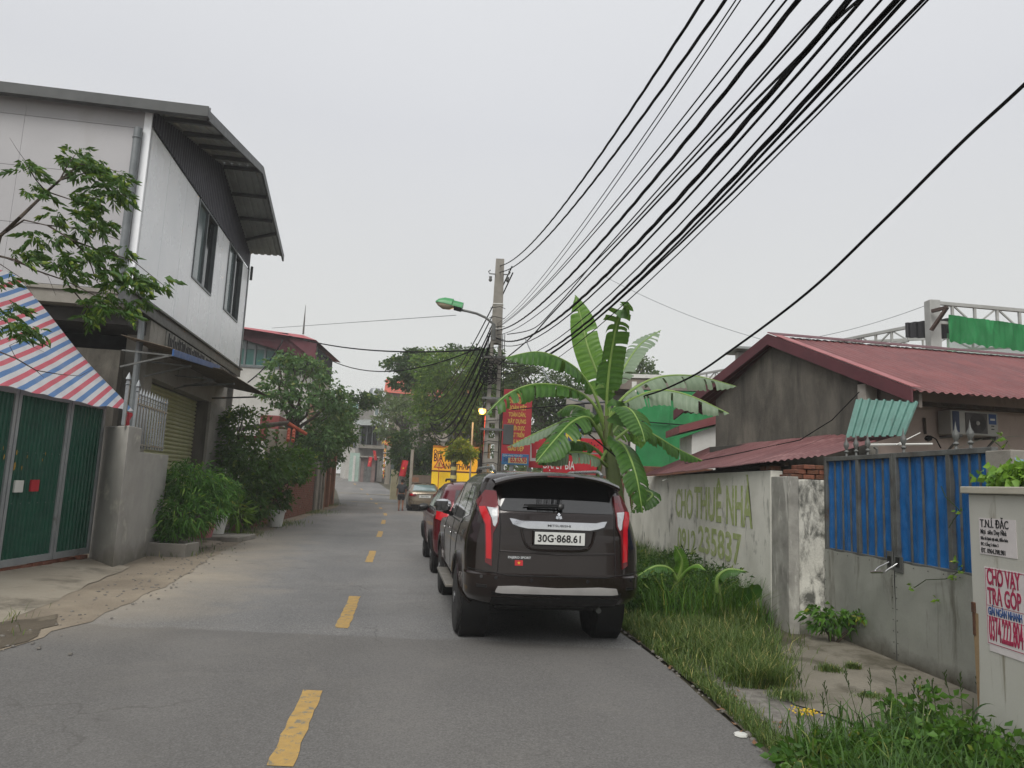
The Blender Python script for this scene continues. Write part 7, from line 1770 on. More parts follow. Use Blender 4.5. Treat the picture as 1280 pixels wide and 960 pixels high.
# side glazing, gaps, handles, trim
for sg in (-1, 1):
    for pl_ in ([(.62, 1.30), (1.14, 1.235), (1.22, 1.615), (.95, 1.60)], [(1.20, 1.225), (2.06, 1.20), (2.08, 1.645), (1.30, 1.62)], [(2.14, 1.198), (3.18, 1.18), (2.80, 1.50), (2.60, 1.60), (2.16, 1.645)]):
        sidepoly(S, suv, 'side_window', pl_, mgl, sg)
    for y_ in (1.95, 3.0):
        mb = MB(); a, b = S.side(y_ - .09, 1.02, sg, .03), S.side(y_ + .09, 1.02, sg, .03); mb.bar(a, b, .02, .03); lb(mb, 'door_handle', mchr, suv, bevel=.008)
    mb = MB(); mb.tube([S.side(y_, 1.185 + (.05 if y_ < 1.1 else 0), sg, .008) for y_ in np.linspace(.7, 3.2, 20)], .008, 5); lb(mb, 'window_trim', mchr, suv, True)
    for pts in ([(2.1, 1.62), (2.1, 1.2), (2.12, .5)], [(1.28, 1.6), (1.18, 1.25), (1.35, .95), (1.56, .62)], [(3.2, 1.17), (3.3, .95), (3.28, .5)]):
        out = []
        for (a, b), (c, d) in zip(pts[:-1], pts[1:]): out += [S.side(a + (c - a) * k / 8, b + (d - b) * k / 8, sg, .001) for k in range(9)]
        mb = MB(); mb.tube(out, .004, 4); lb(mb, 'door_gap', gate_ln, suv)
    mb = MB(); mb.box(min(sg * .84, sg * .99), max(sg * .84, sg * .99), 1.62, 3.32, .40, .44); st_ = lb(mb, 'running_board', mat('step_grey', '#77736c', '#66625c', 4, .5, metal=.3), suv, bevel=.012)
    mb = MB(); cx = sg * .96; mb.lathe((cx - sg * .10, 3.17, 1.30), [(0, -.02), (.07, .0), (.105, .05), (.11, .12), (.09, .20), (0, .24)], 14, (sg, 0, 0)); mo_ = lb(mb, 'mirror', mchr, suv, True)
    for v in mo_.data.vertices: v.co.z = 1.30 + (v.co.z - 1.30) * .85; v.co.y = 3.17 + (v.co.y - 3.17) * .7
    mb = MB(); mb.box(*sorted((cx - sg * .06, cx + sg * .11)), 3.085, 3.10, 1.235, 1.365); lb(mb, 'mirror_glass', mgl, mo_, bevel=.01)
    mb = MB(); mb.bar((sg * .86, 3.2, 1.2), (sg * .95, 3.18, 1.22), .05); lb(mb, 'mirror_arm', mblk, suv)
    mb = MB(); rp_ = [Vector((sg * .60, y_, 1.765 + .055 * min(1, min(y_ - .62, 2.35 - y_) / .15))) for y_ in np.linspace(.64, 2.33, 18)]; mb.tube(rp_, .018, 8); lb(mb, 'roof_rail', mat('rail_silver', '#a3a5a6', '#8e9091', 4, .3, metal=.8, bump=0), suv, True)
for k, s_ in enumerate(('Pajero', 'Sport')):
    plate_text(suv, s_, .085, M['steel'], 0, 0, 0, 1.0, .02, name='side_lettering'); o = [c for c in suv.children if c.name.startswith('side_lettering')][-1]
    for v in o.data.vertices: a, b = v.co.x + .02 * (v.co.z), v.co.z; v.co = S.side(.72 - .0 + (-1) * (-(a)) * 1.0 + .03 + .04 * k, 1.115 - k * .075 + b, -1, .004 + 0)
lb(patch([(-.55, 4.05), (.55, 4.05), (.55, 4.1), (-.55, 4.1)], lambda a, b, o: Vector((a, b, 1.1 + o)), .3), 'hood_seam', gate_ln, suv)
# ---------------------------------------------------------------- simpler cars ahead
def small_car(root, C, AXs, tr, r, paint, glassR, sideg, wellr=.40, mirror=None, tw=.2):
    b = lb(C.shell(30, 30), 'body', paint, root, True, ang=40); w = C.w(.6)
    carve(b, [(y, r, r + .05, x0, x1) for y in AXs for x0, x1 in ((-1.2, -w + .28), (w - .28, 1.2))])
    for y in AXs:
        for sg in (-1, 1):
            mb = MB(); mb.lathe((sg * (w - .27), y, r), [(0, 0), (r + .045, 0), (r + .045, sg * .22)], 24, (1, 0, 0)); lb(mb, 'wheel_well', mblk, root, True); wheel(root, sg * tr, y, r, tw, sg, 5)
    rearpoly(C, root, 'rear_window', glassR[0], glassR[1], .006)
    for sg in (-1, 1):
        for p in sideg: sidepoly(C, root, 'side_window', p, mgl, sg)
        if mirror:
            y, z = mirror; mb = MB(); mb.lathe((sg * (w + .02), y, z), [(0, -.06), (.07, -.03), (.085, .06), (.06, .13), (0, .15)], 12, (sg, 0, 0)); lb(mb, 'mirror', mblk, root, True)
mr_ = car_paint('deep_red_paint', '#5c101d', .25, .35)
RC = Car([(.30, .18, 4.1, .80), (.42, .06, 4.25, .87), (.62, .0, 4.32, .895), (.95, .03, 4.3, .90), (1.02, .04, 4.05, .89), (1.06, .05, 3.5, .87), (1.12, .07, 3.2, .85), (1.3, .18, 2.85, .79), (1.48, .38, 2.45, .71), (1.58, .55, 2.2, .63), (1.62, .7, 2.0, .52), (1.64, .9, 1.8, .4)], .06, .28, .5)
rc_ = thing('hatchback', 'deep red crossover car parked just ahead of the dark SUV', 'car', (-.33, 12.7, 0)); rc_.rotation_euler = (0, 0, R(9.5))
small_car(rc_, RC, (.82, 3.42), .78, .34, mr_, ([(-.60, 1.12), (.60, 1.12), (.52, 1.48), (-.52, 1.48)], mgl), [[(.55, 1.12), (1.4, 1.08), (1.4, 1.48), (.85, 1.45)], [(1.46, 1.08), (2.1, 1.08), (2.1, 1.5), (1.46, 1.49)], [(2.16, 1.08), (2.95, 1.08), (2.5, 1.42), (2.16, 1.5)]], mirror=(2.75, 1.08))
for f_ in (lambda p: p, mir): rearpoly(RC, rc_, 'tail_lamp', f_([(-.84, 1.12), (-.86, .98), (-.70, .93), (-.60, 1.02), (-.64, 1.13)]), mlb, .02)
for sg in (-1, 1):
    for y in (.82, 3.42): mb = MB(); mb.tube([RC.side(y + .40 * math.cos(a), max(.34, .34 + .40 * math.sin(a)), sg, .012) for a in [math.pi * k / 14 for k in range(15)]], .035, 6); lb(mb, 'arch_cladding', mblk, rc_, True)
    mb = MB(); mb.tube([Vector((sg * .56, y_, 1.63 + .04 * min(1, min(y_ - .8, 2.3 - y_) / .1))) for y_ in np.linspace(.82, 2.28, 12)], .02, 6); lb(mb, 'roof_rail', mblk, rc_, True)
rearpoly(RC, rc_, 'rear_bumper', [(-.8, .58), (-.78, .36), (.78, .36), (.8, .58)], mblk, .02)
mb = MB(); mb.box(-.25, .25, -.02, .01, .72, .84); lb(mb, 'number_plate', MATS['plate_white'], rc_)
mgd = car_paint('champagne_paint', '#8b7f6d', .3, .6)
SDc = Car([(.22, .15, 4.3, .76), (.34, .03, 4.42, .84), (.55, .0, 4.48, .865), (.78, .02, 4.48, .87), (.86, .03, 4.4, .865), (.93, .06, 4.0, .855), (.985, .10, 3.6, .84), (1.0, .18, 3.4, .83), (1.02, .5, 3.25, .82), (1.06, .68, 3.1, .80), (1.2, .92, 2.75, .73), (1.34, 1.22, 2.35, .65), (1.40, 1.45, 2.1, .58), (1.43, 1.7, 1.9, .45)], .09, .28, .5)
sd_ = thing('sedan', 'champagne sedan parked beyond the red car with its rear to the viewer', 'car', (AT(530, 640, 37.6).x, 37.6, 0)); sd_.rotation_euler = (0, 0, R(9))
small_car(sd_, SDc, (.95, 3.6), .76, .315, mgd, ([(-.62, 1.045), (.62, 1.045), (.52, 1.355), (-.52, 1.355)], mat('reflecting_car_glass', '#6d8388', '#5d7378', 2, .06, bump=0, spec=1, coat=1)), [[(1.1, 1.05), (1.75, 1.03), (1.75, 1.36), (1.4, 1.33)], [(1.8, 1.03), (2.9, 1.02), (2.4, 1.33), (1.8, 1.37)]], mirror=(2.75, 1.02))
for f_ in (lambda p: p, mir):
    lo = rearpoly(SDc, sd_, 'tail_lamp', f_([(-.80, .90), (-.79, .76), (-.52, .75), (-.42, .80), (-.44, .90)]), mlr, .02); l2 = rearpoly(SDc, sd_, 'light_lens', f_([(-.74, .885), (-.72, .80), (-.60, .80), (-.60, .885)]), mlb, .026); l2.parent = lo
mb = MB(); mb.box(-.30, .30, -.03, .0, .70, .84); lb(mb, 'number_plate', MATS['plate_white'], sd_); plate_text(sd_, '30A·318.62', .10, mblk, 0, .77, -.031, .85, .01)
mb = MB(); mb.bar((-.42, -.005, .89), (.42, -.005, .89), .03); lb(mb, 'chrome_strip', mchr, sd_)
rearpoly(SDc, sd_, 'lower_valance', [(-.7, .36), (-.66, .24), (.66, .24), (.7, .36)], mblk, .02)
mb = MB(); mb.box(-.66, .66, .3, 4.1, .16, .26); lb(mb, 'underbody', mblk, sd_)
mb = MB(); mb.box(-.7, .7, .3, 4.0, .2, .34); lb(mb, 'underbody', mblk, rc_)
# ================================================================ PERSON
def person(base, h, rz):
    s = h / 1.75; t = thing('person', 'person in a dark grey t-shirt and black shorts walking away by the sedan', 'person', base); t.rotation_euler = (0, 0, rz)
    sk = mat('skin', '#8a5f48', '#7a523e', 6, .6, bump=0)
    def chain(name, V, E, Rr, m, root=0, par=None, sub=2):
        me = bpy.data.meshes.new(name); me.from_pydata([tuple(Vector(v) * s) for v in V], E, []); me.materials.append(m); o = bpy.data.objects.new(name, me); COL.objects.link(o); o.parent = par or t
        md = o.modifiers.new('skin', 'SKIN'); md.use_smooth_shade = True
        for i, r_ in enumerate(Rr):
            r2 = r_ if isinstance(r_, tuple) else (r_, r_); me.skin_vertices[0].data[i].radius = (r2[0] * s, r2[1] * s); me.skin_vertices[0].data[i].use_root = (i == root)
        o.modifiers.new('sub', 'SUBSURF').levels = sub; o.modifiers['sub'].render_levels = sub; return o
    # x right, y forward; walking, left leg forward
    V = [(0, 0, .95), (0, .01, 1.15), (0, .01, 1.36), (0, .0, 1.46), (0, .015, 1.54), (0, .03, 1.64), (0, .02, 1.71),
         (-.17, .0, 1.40), (-.24, -.03, 1.14), (-.25, .03, .90), (-.24, .05, .82),
         (.17, .0, 1.40), (.23, .02, 1.14), (.24, .10, .92), (.235, .13, .84),
         (-.09, 0, .90), (-.10, .06, .50), (-.10, .02, .10), (-.10, .14, .04),
         (.09, 0, .90), (.10, -.02, .52), (.10, -.14, .13), (.10, -.04, .05)]
    E = [(0, 1), (1, 2), (2, 3), (3, 4), (4, 5), (5, 6), (2, 7), (7, 8), (8, 9), (9, 10), (2, 11), (11, 12), (12, 13), (13, 14), (0, 15), (15, 16), (16, 17), (17, 18), (0, 19), (19, 20), (20, 21), (21, 22)]
    Rr = [(.15, .11), (.14, .10), (.16, .10), .055, (.06, .07), (.078, .095), (.055, .06), .055, .042, .032, .028, .055, .042, .032, .028, .085, .058, .038, .04, .085, .058, .038, .04]
    chain('body', V, E, Rr, sk)
    for sg, hx in ((-1, (-.24, .05, .82)), (1, (.235, .13, .84))):
        for k in range(4):
            a = Vector(hx) + Vector((0, -.03 + .02 * k, -.01)); chain('finger', [a, a + Vector((0, .004, -.045)), a + Vector((-sg * .008, .006, -.078 + .006 * abs(k - 1.5)))], [(0, 1), (1, 2)], [.009, .008, .006], sk, sub=1)
        a = Vector(hx) + Vector((-sg * .01, .035, .0)); chain('thumb', [a, a + Vector((-sg * .01, .02, -.03)), a + Vector((-sg * .015, .024, -.055))], [(0, 1), (1, 2)], [.010, .009, .007], sk, sub=1)
    sh_ = mat('dark_tshirt', '#2e3135', '#26292c', 6, .9, bump=.1); so = mat('black_shorts', '#121216', '#0d0d10', 6, .85, bump=.1)
    chain('tshirt', [(0, 0, .93), (0, .01, 1.15), (0, .01, 1.36), (0, 0, 1.45), (-.18, 0, 1.39), (-.235, -.02, 1.20), (.18, 0, 1.39), (.23, .01, 1.20)], [(0, 1), (1, 2), (2, 3), (2, 4), (4, 5), (2, 6), (6, 7)], [(.21, .16), (.20, .15), (.205, .14), .085, .09, .085, .09, .085], sh_)
    chain('shorts', [(0, 0, .96), (0, 0, .90), (-.095, .02, .78), (-.10, .055, .56), (.095, -.005, .78), (.10, -.02, .56)], [(0, 1), (1, 2), (2, 3), (1, 4), (4, 5)], [(.20, .15), (.185, .145), .125, .11, .125, .11], so)
    mb = MB(); mb.lathe((0, .015 * s, 1.62 * s), [(.0, -.07 * s), (.07 * s, -.05 * s), (.086 * s, .02 * s), (.078 * s, .07 * s), (.045 * s, .11 * s), (0, .125 * s)], 16); lb(mb, 'hair', mat('black_hair', '#15120f', '#0f0d0b', 20, .8, bump=.3), t, True)
    for sg in (-1, 1): mb = MB(); mb.lathe((sg * .083 * s, .035 * s, 1.62 * s), [(0, -.03 * s), (.014 * s, 0), (0, .03 * s)], 8); lb(mb, 'ear', sk, t, True)
    mb = MB(); mb.lathe((0, .125 * s, 1.60 * s), [(0, -.02), (.014 * s, 0), (0, .03)], 8); lb(mb, 'nose', sk, t, True)
    for sg, y in ((-1, .02), (1, -.14)):
        mb = MB(); mb.grid(lambda a, b: (sg * .1 * s + .05 * s * math.cos(a * 6.2832), (y + .06) * s + .13 * s * math.sin(a * 6.2832), .02 + b * .02), 16, 1); mb.v = [(p[0], p[1], p[2] + (.07 * s if sg > 0 and p[1] < -.1 * s else 0)) for p in mb.v]; lb(mb, 'sandal', mat('red_sandal', '#7c2f2b', '#6a2825', 5, .7), t, True)
    return t
person((AT(500.5, 639, 37.2).x, 37.2, 0), 1.62, R(8))
# ================================================================ FURTHER DOWN THE STREET
def fbox(name, label, cat, px0, px1, pyt, Y, m, depth=5.0, yaw=0.0, kind=None, group=None, pyb=None):
    """a building whose front stands at depth Y between two columns of the view; rests on the ground"""
    p = AT(px0, pyt, Y); f = Fr(p.x, p.y, math.cos(yaw), math.sin(yaw)); w = f.px(px1, pyt)[0]; zt_ = f.px((px0 + px1) / 2, pyt)[1]; zb_2 = tz(Y) - .1 if pyb is None else f.px((px0 + px1) / 2, pyb)[1]
    t = thing(name, label, cat, f(w / 2, 0, tz(Y)), group); mb = MB(); mb.box(0, w, -depth, 0, zb_2, zt_, f); mb.build('wall', m, t); return t, f, w, zt_
def part(t, name, f, u0, u1, v0, v1, z0, z1, m, par=None):
    mb = MB(); mb.box(u0, u1, v0, v1, z0, z1, f); return mb.build(name, m, par or t)
def fr_px(f, a, b, yt, yb): 
    m_ = (a + b) / 2; return f.px(a, yt)[0], f.px(b, yt)[0], f.px(m_, yb)[1], f.px(m_, yt)[1]
mtan = mat('tan_plaster', '#8d8578', '#7c7468', .6, .9, bump=.05, stain='#5f594f', st=(.55, .8), stscale=(1.5, 1.5, .3), stfreq=.8)
mgry = mat('grey_plaster', '#8d8b86', '#7b7974', .8, .9, bump=.05, stain='#5d5b56', st=(.55, .75), stscale=(2, 2, .4), stfreq=.9)
mlt = mat('pale_plaster', '#b9b7b1', '#a8a6a0', .8, .85, bump=.05, stain='#8a8882', st=(.55, .8), stscale=(2, 2, .4))
mor = mat('orange_tiles', '#b0523f', '#9c4535', 3, .8, bump=.2, bscale=20)
# tan house with orange roof
t, f, w, zt_ = fbox('tan_house', 'tall tan house with an orange tiled roof behind the trees', 'house', 488, 600, 492, 72, mtan, 8, .15)
a, b, z0, z1 = fr_px(f, 481, 520, 479, 492); mb = MB(); mb.add([f(a, .5, z0), f(w + .5, .5, z0 - .3), f(w + .5, -4, z1 + .5), f(a, -4, z1 + .9), f(w + .5, -8.5, z0 - .3), f(a, -8.5, z0)], [(0, 1, 2, 3), (3, 2, 4, 5)]); mb.build('roof', mor, t)
for (x0, x1, y0, y1) in ((500, 512, 531, 547), (540, 552, 520, 540), (500, 512, 556, 570)):
    a, b, z0, z1 = fr_px(f, x0, x1, y0, y1); wn = part(t, 'window', f, a, b, .01, .08, z0, z1, M['alu']); part(t, 'pane', f, a + .1, b - .1, .081, .1, z0 + .1, z1 - .1, M['glass'], wn); part(t, 'hood', f, a - .2, b + .2, .0, .5, z1 + .15, z1 + .25, M['conc'])
for k in range(3): a, b, z0, z1 = fr_px(f, 488, 560, 522 + k * 26, 524 + k * 26); part(t, 'ledge', f, 0, w, .002, .15, z0, z0 + .15, M['conc'])
part(t, 'shutter_door', f, .5, 3.0, .003, .06, tz(72), tz(72) + 2.9, mat('dark_green_door', '#38443f', '#2c3733', 3, .6))
# grey narrow house with balcony
t, f, w, zt_ = fbox('balcony_house', 'narrow grey house with a glazed balcony at the bend of the street', 'house', 452, 484, 500, 78, mgry, 8, .25)
a, b, z0, z1 = fr_px(f, 452, 473, 531, 556); wn = part(t, 'balcony_glazing', f, a, b, .01, .5, z0, z1, M['glass'])
for k in range(4): part(t, 'mullion', f, a + (b - a) * k / 3 - .05, a + (b - a) * k / 3 + .05, .501, .55, z0, z1, M['alu'], wn)
a, b, z0, z1 = fr_px(f, 443, 476, 527, 531); mb = MB(); mb.add([f(a, 1.6, z0 - .2), f(b, 1.4, z0 - .1), f(b, 0, z1 + .35), f(a, 0, z1 + .1)], [(0, 1, 2, 3)]); mb.build('awning', M['roof_under'], t)
a, b, z0, z1 = fr_px(f, 448, 480, 557, 561); part(t, 'balcony_slab', f, a, b, .0, 1.0, z0, z1, M['conc'])
for (x0, x1, y0, y1) in ((468, 474, 508, 520), (476, 480, 505, 522)):
    a, b, z0, z1 = fr_px(f, x0, x1, y0, y1); wn = part(t, 'window', f, a, b, .01, .1, z0, z1, M['white_paint']); part(t, 'pane', f, a + .08, b - .08, .101, .12, z0 + .1, z1 - .1, M['glass_l'], wn)
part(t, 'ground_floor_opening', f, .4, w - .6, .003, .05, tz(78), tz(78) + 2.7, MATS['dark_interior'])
mb = MB(); a = f.px(470, 500)[0]; mb.lathe(f(a, -2, zt_), [(.7, 0), (.7, 1.2), (.5, 1.5), (0, 1.55)], 14); mb.build('water_tank', M['steel'], t, smooth=True)
# pale house with teal roof, further left
t, f, w, zt_ = fbox('pale_house', 'pale house with a teal metal roof half hidden behind the street trees', 'house', 436, 456, 517, 84, mlt, 6, .3)
a, b, z0, z1 = fr_px(f, 436, 462, 508, 516); mb = MB(); mb.add([f(a - .5, .6, z0), f(b, .6, z0), f(b, -3, z1 + .6), f(a - .5, -3, z1 + .6)], [(0, 1, 2, 3)]); mb.build('roof', M['teal'], t)
wn = part(t, 'window', f, .8, 1.9, .01, .08, tz(84) + 3.6, tz(84) + 4.9, M['alu']); part(t, 'pane', f, .9, 1.8, .081, .1, tz(84) + 3.7, tz(84) + 4.8, M['glass'], wn)
# teal white gate and pink shop front at the bend
t, f, w, zt_ = fbox('gateway', 'pale teal gate pillars at the far bend of the street', 'gateway', 438, 450, 566, 74, mat('pale_teal_paint', '#a3b8ae', '#90a59b', 2, .8), .4, .25)
mb = MB(); mb.box(w * .35, w * .6, .001, .05, tz(74), zt_ - .3, f); mb.build('gate_leaf', M['white_paint'], t)
t, f, w, zt_ = fbox('kiosk', 'low pinkish shop front with dark shutters near the flags', 'shop', 452, 470, 572, 73, mat('dull_pink_plaster', '#7d6a66', '#6c5b57', 2, .9), 3, .2)
part(t, 'shutter', f, .3, w - .4, .002, .05, tz(73), zt_ - .5, M['steel_dark']); part(t, 'roof_slab', f, -.2, w + .3, -3.2, .5, zt_ + .002, zt_ + .15, M['conc'])
# red vertical sign and small red signs
mrd = mat('faded_red_sign', '#b03a2f', '#a03329', 2, .6, bump=0); myl = mat('sign_gold', '#d0a23a', '#c09534', 3, .6, bump=0)
def fsign(label, px0, px1, y0, y1, Y, m, lines=(), tm=None, sz=.4, name='sign', post=True, yaw=0):
    p = AT(px0, y1, Y); f = Fr(p.x, p.y, math.cos(yaw), math.sin(yaw)); a, b, z0, z1 = fr_px(f, px0, px1, y0, y1); t = thing(name, label, 'sign', f(b / 2, 0, z0)); part(t, 'board', f, 0, b, -.1, 0, z0, z1, m)
    if post: part(t, 'bracket', f, b * .4, b * .5, -1.2, -.101, z0 + .1, z0 + .2, M['steel_dark'])
    for i, s_ in enumerate(lines): text(s_, sz, tm or myl, t, f, b / 2, z1 - (z1 - z0) * (i + .5) / len(lines), .01, bold=.04, sx=.8)
    return t, f, b, z0, z1
fsign('narrow vertical orange red sign at the foot of the tan house', 478.5, 482, 560, 598, 68, mrd, ['N', 'H', 'À', 'M', 'A', 'Y'], sz=.35)
fsign('small red and gold shop sign over the street, lower one', 481, 493, 550, 557, 68, mrd, ['PHỞ GÀ'], sz=.5)
fsign('small red and gold shop sign over the street, upper one', 483, 492, 540, 548, 69, mrd, ['TIN'], sz=.5)
# flags
def flag(label, px, pyt, pyb, w_px, Y, lean=.12, pole_top=None, base_py=None):
    p = AT(px, pyt, Y); q = AT(px, pyb, Y); H_ = p.z - q.z; W_ = w_px * Y / FPX; t = thing('flag', label, 'flag', (p.x, Y, q.z)); mb = MB()
    def fn(a, b): return (p.x + W_ * a - lean * b * H_, Y + .10 * math.sin(a * 5 + b * 2), p.z - H_ * b - .12 * W_ * a * a)
    mb.grid(fn, 10, 10); mb.build('cloth', mat('flag_cloth', '#b4242e', '#a51f29', 2, .8, bump=0), t, smooth=True)
    mb = MB(); c = Vector(fn(.5, .5)) + Vector((0, -.13, 0)); P_ = []
    for k in range(10): a = math.pi / 2 + k * math.pi / 5; r_ = (.2 if k % 2 == 0 else .08) * W_ * 1.0; P_.append(c + Vector((r_ * math.cos(a), 0, r_ * math.sin(a))))
    mb.add([c] + P_, [(0, k + 1, (k + 1) % 10 + 1) for k in range(10)]); mb.build('star', MATS['star_yellow'], t)
    mb = MB(); mb.tube([(p.x - .03, Y, p.z + .1), (p.x - .1 - lean * H_, Y + .1, q.z - .5)], .02, 6); mb.build('staff', M['bark'], t); return t
flag('red flag with yellow star hanging beside the grey post near the walking person', 503, 575, 595, 8, 43, .18)
flag('small red flag with star at the far bend, left one', 461, 571, 583, 5, 70, .1); flag('small red flag at the far bend, right one', 466, 563, 575, 4, 71, -.2)
# cream and grey low walls right of the road
t, f, w, zt_ = fbox('low_wall', 'cream low wall panel beside the far kerb', 'wall', 490, 500, 587, 52, mat('cream_wall', '#a59d80', '#938b70', 2, .9), .3, .3); 
t, f, w, zt_ = fbox('low_wall', 'dark grey low wall behind the walking person', 'wall', 500, 514, 592, 47, mgry, .3, .4)
t, f, w, zt_ = fbox('low_wall', 'brown gate wall behind the champagne sedan', 'wall', 512, 543, 594, 45, mat('brown_wall', '#6b5e53', '#594e45', 2, .9), .3, .1)
# far pole
Zp = tz(50)
t = thing('utility_pole', 'grey utility pole with meter boxes by the champagne sedan', 'utility pole', (-6.3, 50, Zp)); mb = MB(); mb.tube([(-6.3, 50, Zp - .1), (-6.3, 50, Zp + 7.2)], [.17, .12], 10); mb.build('pole_shaft', mpole, t, smooth=True)
for z in (2.4, 3.1): mb = MB(); mb.box(-6.25, -5.8, 49.7, 49.9, Zp + z, Zp + z + .55); mb.build('meter_box', M['fascia'], t, bevel=.02)
t = thing('concrete_post', 'slim pale post carrying a small brown box left of the sedan', 'post', (AT(516, 630, 41).x, 41, 0)); mb = MB(); p = AT(516, 560, 41); mb.box(p.x - .08, p.x + .08, 40.9, 41.1, 0, AT(516, 562, 41).z); mb.build('shaft', M['conc'], t); mb = MB(); q = AT(519, 600, 40.9); mb.box(q.x - .15, q.x + .2, 40.7, 40.88, q.z - .1, q.z + .15); mb.build('brown_box', mat('brown_box', '#7d5a45', '#6c4d3b', 3, .7), t)
# yellow beer house sign wall
t, f, w, zt_ = fbox('beer_house', 'yellow painted beer house hoarding with dark lettering', 'hoarding', 541.5, 598, 558, 44, mat('vivid_yellow_paint', '#f2b417', '#e6a714', 2, .6, bump=0), .25, .0)
mdk = mat('maroon_lettering', '#5a2418', '#4b1d13', 4, .7, bump=0)
for (s_, px_, py_, sz_, sx_) in (('Quán', 548, 565, .36, .7), ('BIA HƠI', 556, 573, .62, .62), ('HÀNG', 557, 583, .45, .75), ('THẮM', 579, 584, .45, .75), ('SỐ 1', 588, 573, .4, .7)):
    s_ = s_.replace('Ơ', 'O'); u, z = f.px(px_, py_); text(s_, sz_, mdk, t, f, u, z, .003, bold=.03, sx=sx_)
u0_, z_ = f.px(542, 588.5); part(t, 'band', f, 0, w, .001, .02, z_ - .04, z_ + .04, mdk); part(t, 'top_edge', f, 0, w, .001, .05, zt_ - .08, zt_, mat('orange_edge', '#b9741e', '#a9691a', 3, .6))
part(t, 'lower_panel', f, .02, w - .02, .001, .008, .1, z_ - .05, mat('lemon_paint', '#f5cf18', '#ecc515', 2, .6, bump=0))
# warning triangle
t = thing('warning_sign', 'triangular warning sign on a thin post before the yellow hoarding', 'sign', (AT(549, 620, 43.4).x, 43.4, 0)); c = AT(549, 580, 43.3); r_ = .38
def tri(r, y): return [Vector((c.x + r * math.cos(a), y, c.z - .04 + r * math.sin(a))) for a in (math.pi / 2, math.pi * 7 / 6, math.pi * 11 / 6)]
mb = MB(); mb.prism(tri(r_, 43.3), (0, .02, 0)); mb.build('plate', mrd, t); mb = MB(); mb.prism(tri(r_ * .68, 43.295), (0, .004, 0)); mb.build('face', myl, t); mb = MB(); mb.box(c.x - .03, c.x + .03, 43.288, 43.293, c.z - .14, c.z + .1); mb.build('symbol', mdk, t); mb = MB(); mb.tube([(c.x, 43.34, 0), (c.x, 43.34, c.z + .2)], .025, 6); mb.build('post', mrd, t)
# wall above with peach band and red sign
t, f, w, zt_ = fbox('shop', 'peach coloured shop front beyond the lit street lamp', 'shop', 588, 612, 548, 47, mat('peach_plaster', '#c39b6d', '#b28c61', 2, .8, bump=0), 4, .0)
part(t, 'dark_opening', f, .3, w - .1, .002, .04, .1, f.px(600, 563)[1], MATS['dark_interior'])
fsign('plain red shop board above the peach shop front', 592, 611, 533, 548, 46.8, MATS['sign_red'])
t, f, w, zt_ = fbox('white_house', 'white house wall with barred window behind the tree trunk', 'house', 560, 592, 538, 49, mlt, 4, .0); a, b, z0, z1 = fr_px(f, 577, 586, 541, 552); wn = part(t, 'window', f, a, b, .01, .06, z0, z1, M['alu']); part(t, 'pane', f, a + .05, b - .05, .061, .07, z0 + .05, z1 - .05, M['glass_l'], wn)
# grey trellis posts near utility pole
for i, (px, y0, y1) in enumerate(((591, 528, 575), (607, 520, 600))): mb = MB(); a = AT(px, y0, 40); mb.tube([(a.x, 40, 0), a], .05, 6); tag(mb.build('steel_pole', mrd if i else M['conc'], org=(a.x, 40, 0)), ('thin pale pole left of the lit street lamp', 'thin red pole directly under the lit street lamp')[i], 'pole')
# tree with striped trunk
tb = AT(566, 606, 36); t = thing('tree', 'young street tree whose trunk is painted with yellow and white bands', 'tree', (tb.x, 36, 0)); mb = MB(); mb.tube([(tb.x, 36, 0), (tb.x + .02, 36, 1.6), (AT(567, 570, 36).x, 36, AT(567, 570, 36).z + .1)], [.19, .16, .13], 12); mb.build('trunk', M['bark_grey'], t, smooth=True)
for k in range(5): mb = MB(); z = .9 + k * .42; mb.lathe((tb.x + .01, 36, z), [(.187 - .008 * k, 0), (.185 - .008 * k, .17)], 14); mb.build('painted_band', mat('cream_band', '#c9bd7a', '#b9ad6c', 8, .8), t, smooth=True)
mb = MB(); top = Vector((AT(567, 570, 36))); limbs(mb, top, [AT(575, 555, 36), AT(588, 562, 36), AT(563, 558, 36), AT(580, 568, 36)], .06, 4); mb.build('branches', M['bark_grey'], t, smooth=True)
foliage('crown', [at_blob(577, 561, 36, 13, 10), at_blob(586, 568, 36, 9, 9), at_blob(569, 566, 36, 9, 8)], 1600, .17, .45, leafmat('yellow_green_leaf', '#5b6f1d', '#93992b'), t, 5, .25, 26)
# ---- the big trees in the middle
def tree(label, base, blobs, n, size, m, seed, r0=.2, clump=.2, nclump=36, group=None, wid=.5): return shrub('tree', label, base, blobs, n, size, wid, m, r0, seed, 14, 'tree', group, clump, 'bark_grey', nclump=nclump)
tree('dense bright green tree in the middle distance left of the pole', (AT(571, 600, 46).x, 46, 0), [at_blob(565, 465, 46, 40, 24), at_blob(545, 495, 46, 32, 26), at_blob(590, 500, 46, 36, 30), at_blob(562, 522, 46, 40, 22), at_blob(605, 530, 46, 20, 20), at_blob(540, 450, 46.5, 22, 12), at_blob(600, 462, 46, 22, 18)], 22000, .2, leafmat('mid_tree_leaf', '#34541b', '#678a2c', '#8d9c3c'), 61, .3, .17, 60)
tree('airy dark tree rising behind the dense bright one', (AT(520, 600, 50).x, 50, tz(50)), [at_blob(515, 445, 50, 14, 10), at_blob(495, 455, 50, 16, 8), at_blob(525, 462, 50, 30, 14), at_blob(508, 478, 50, 20, 8), at_blob(575, 440, 51, 24, 8), at_blob(600, 448, 51, 20, 12), at_blob(540, 470, 50, 22, 16), at_blob(520, 440, 50, 8, 6)], 7500, .24, L_dark, 62, .22, .2, 40)
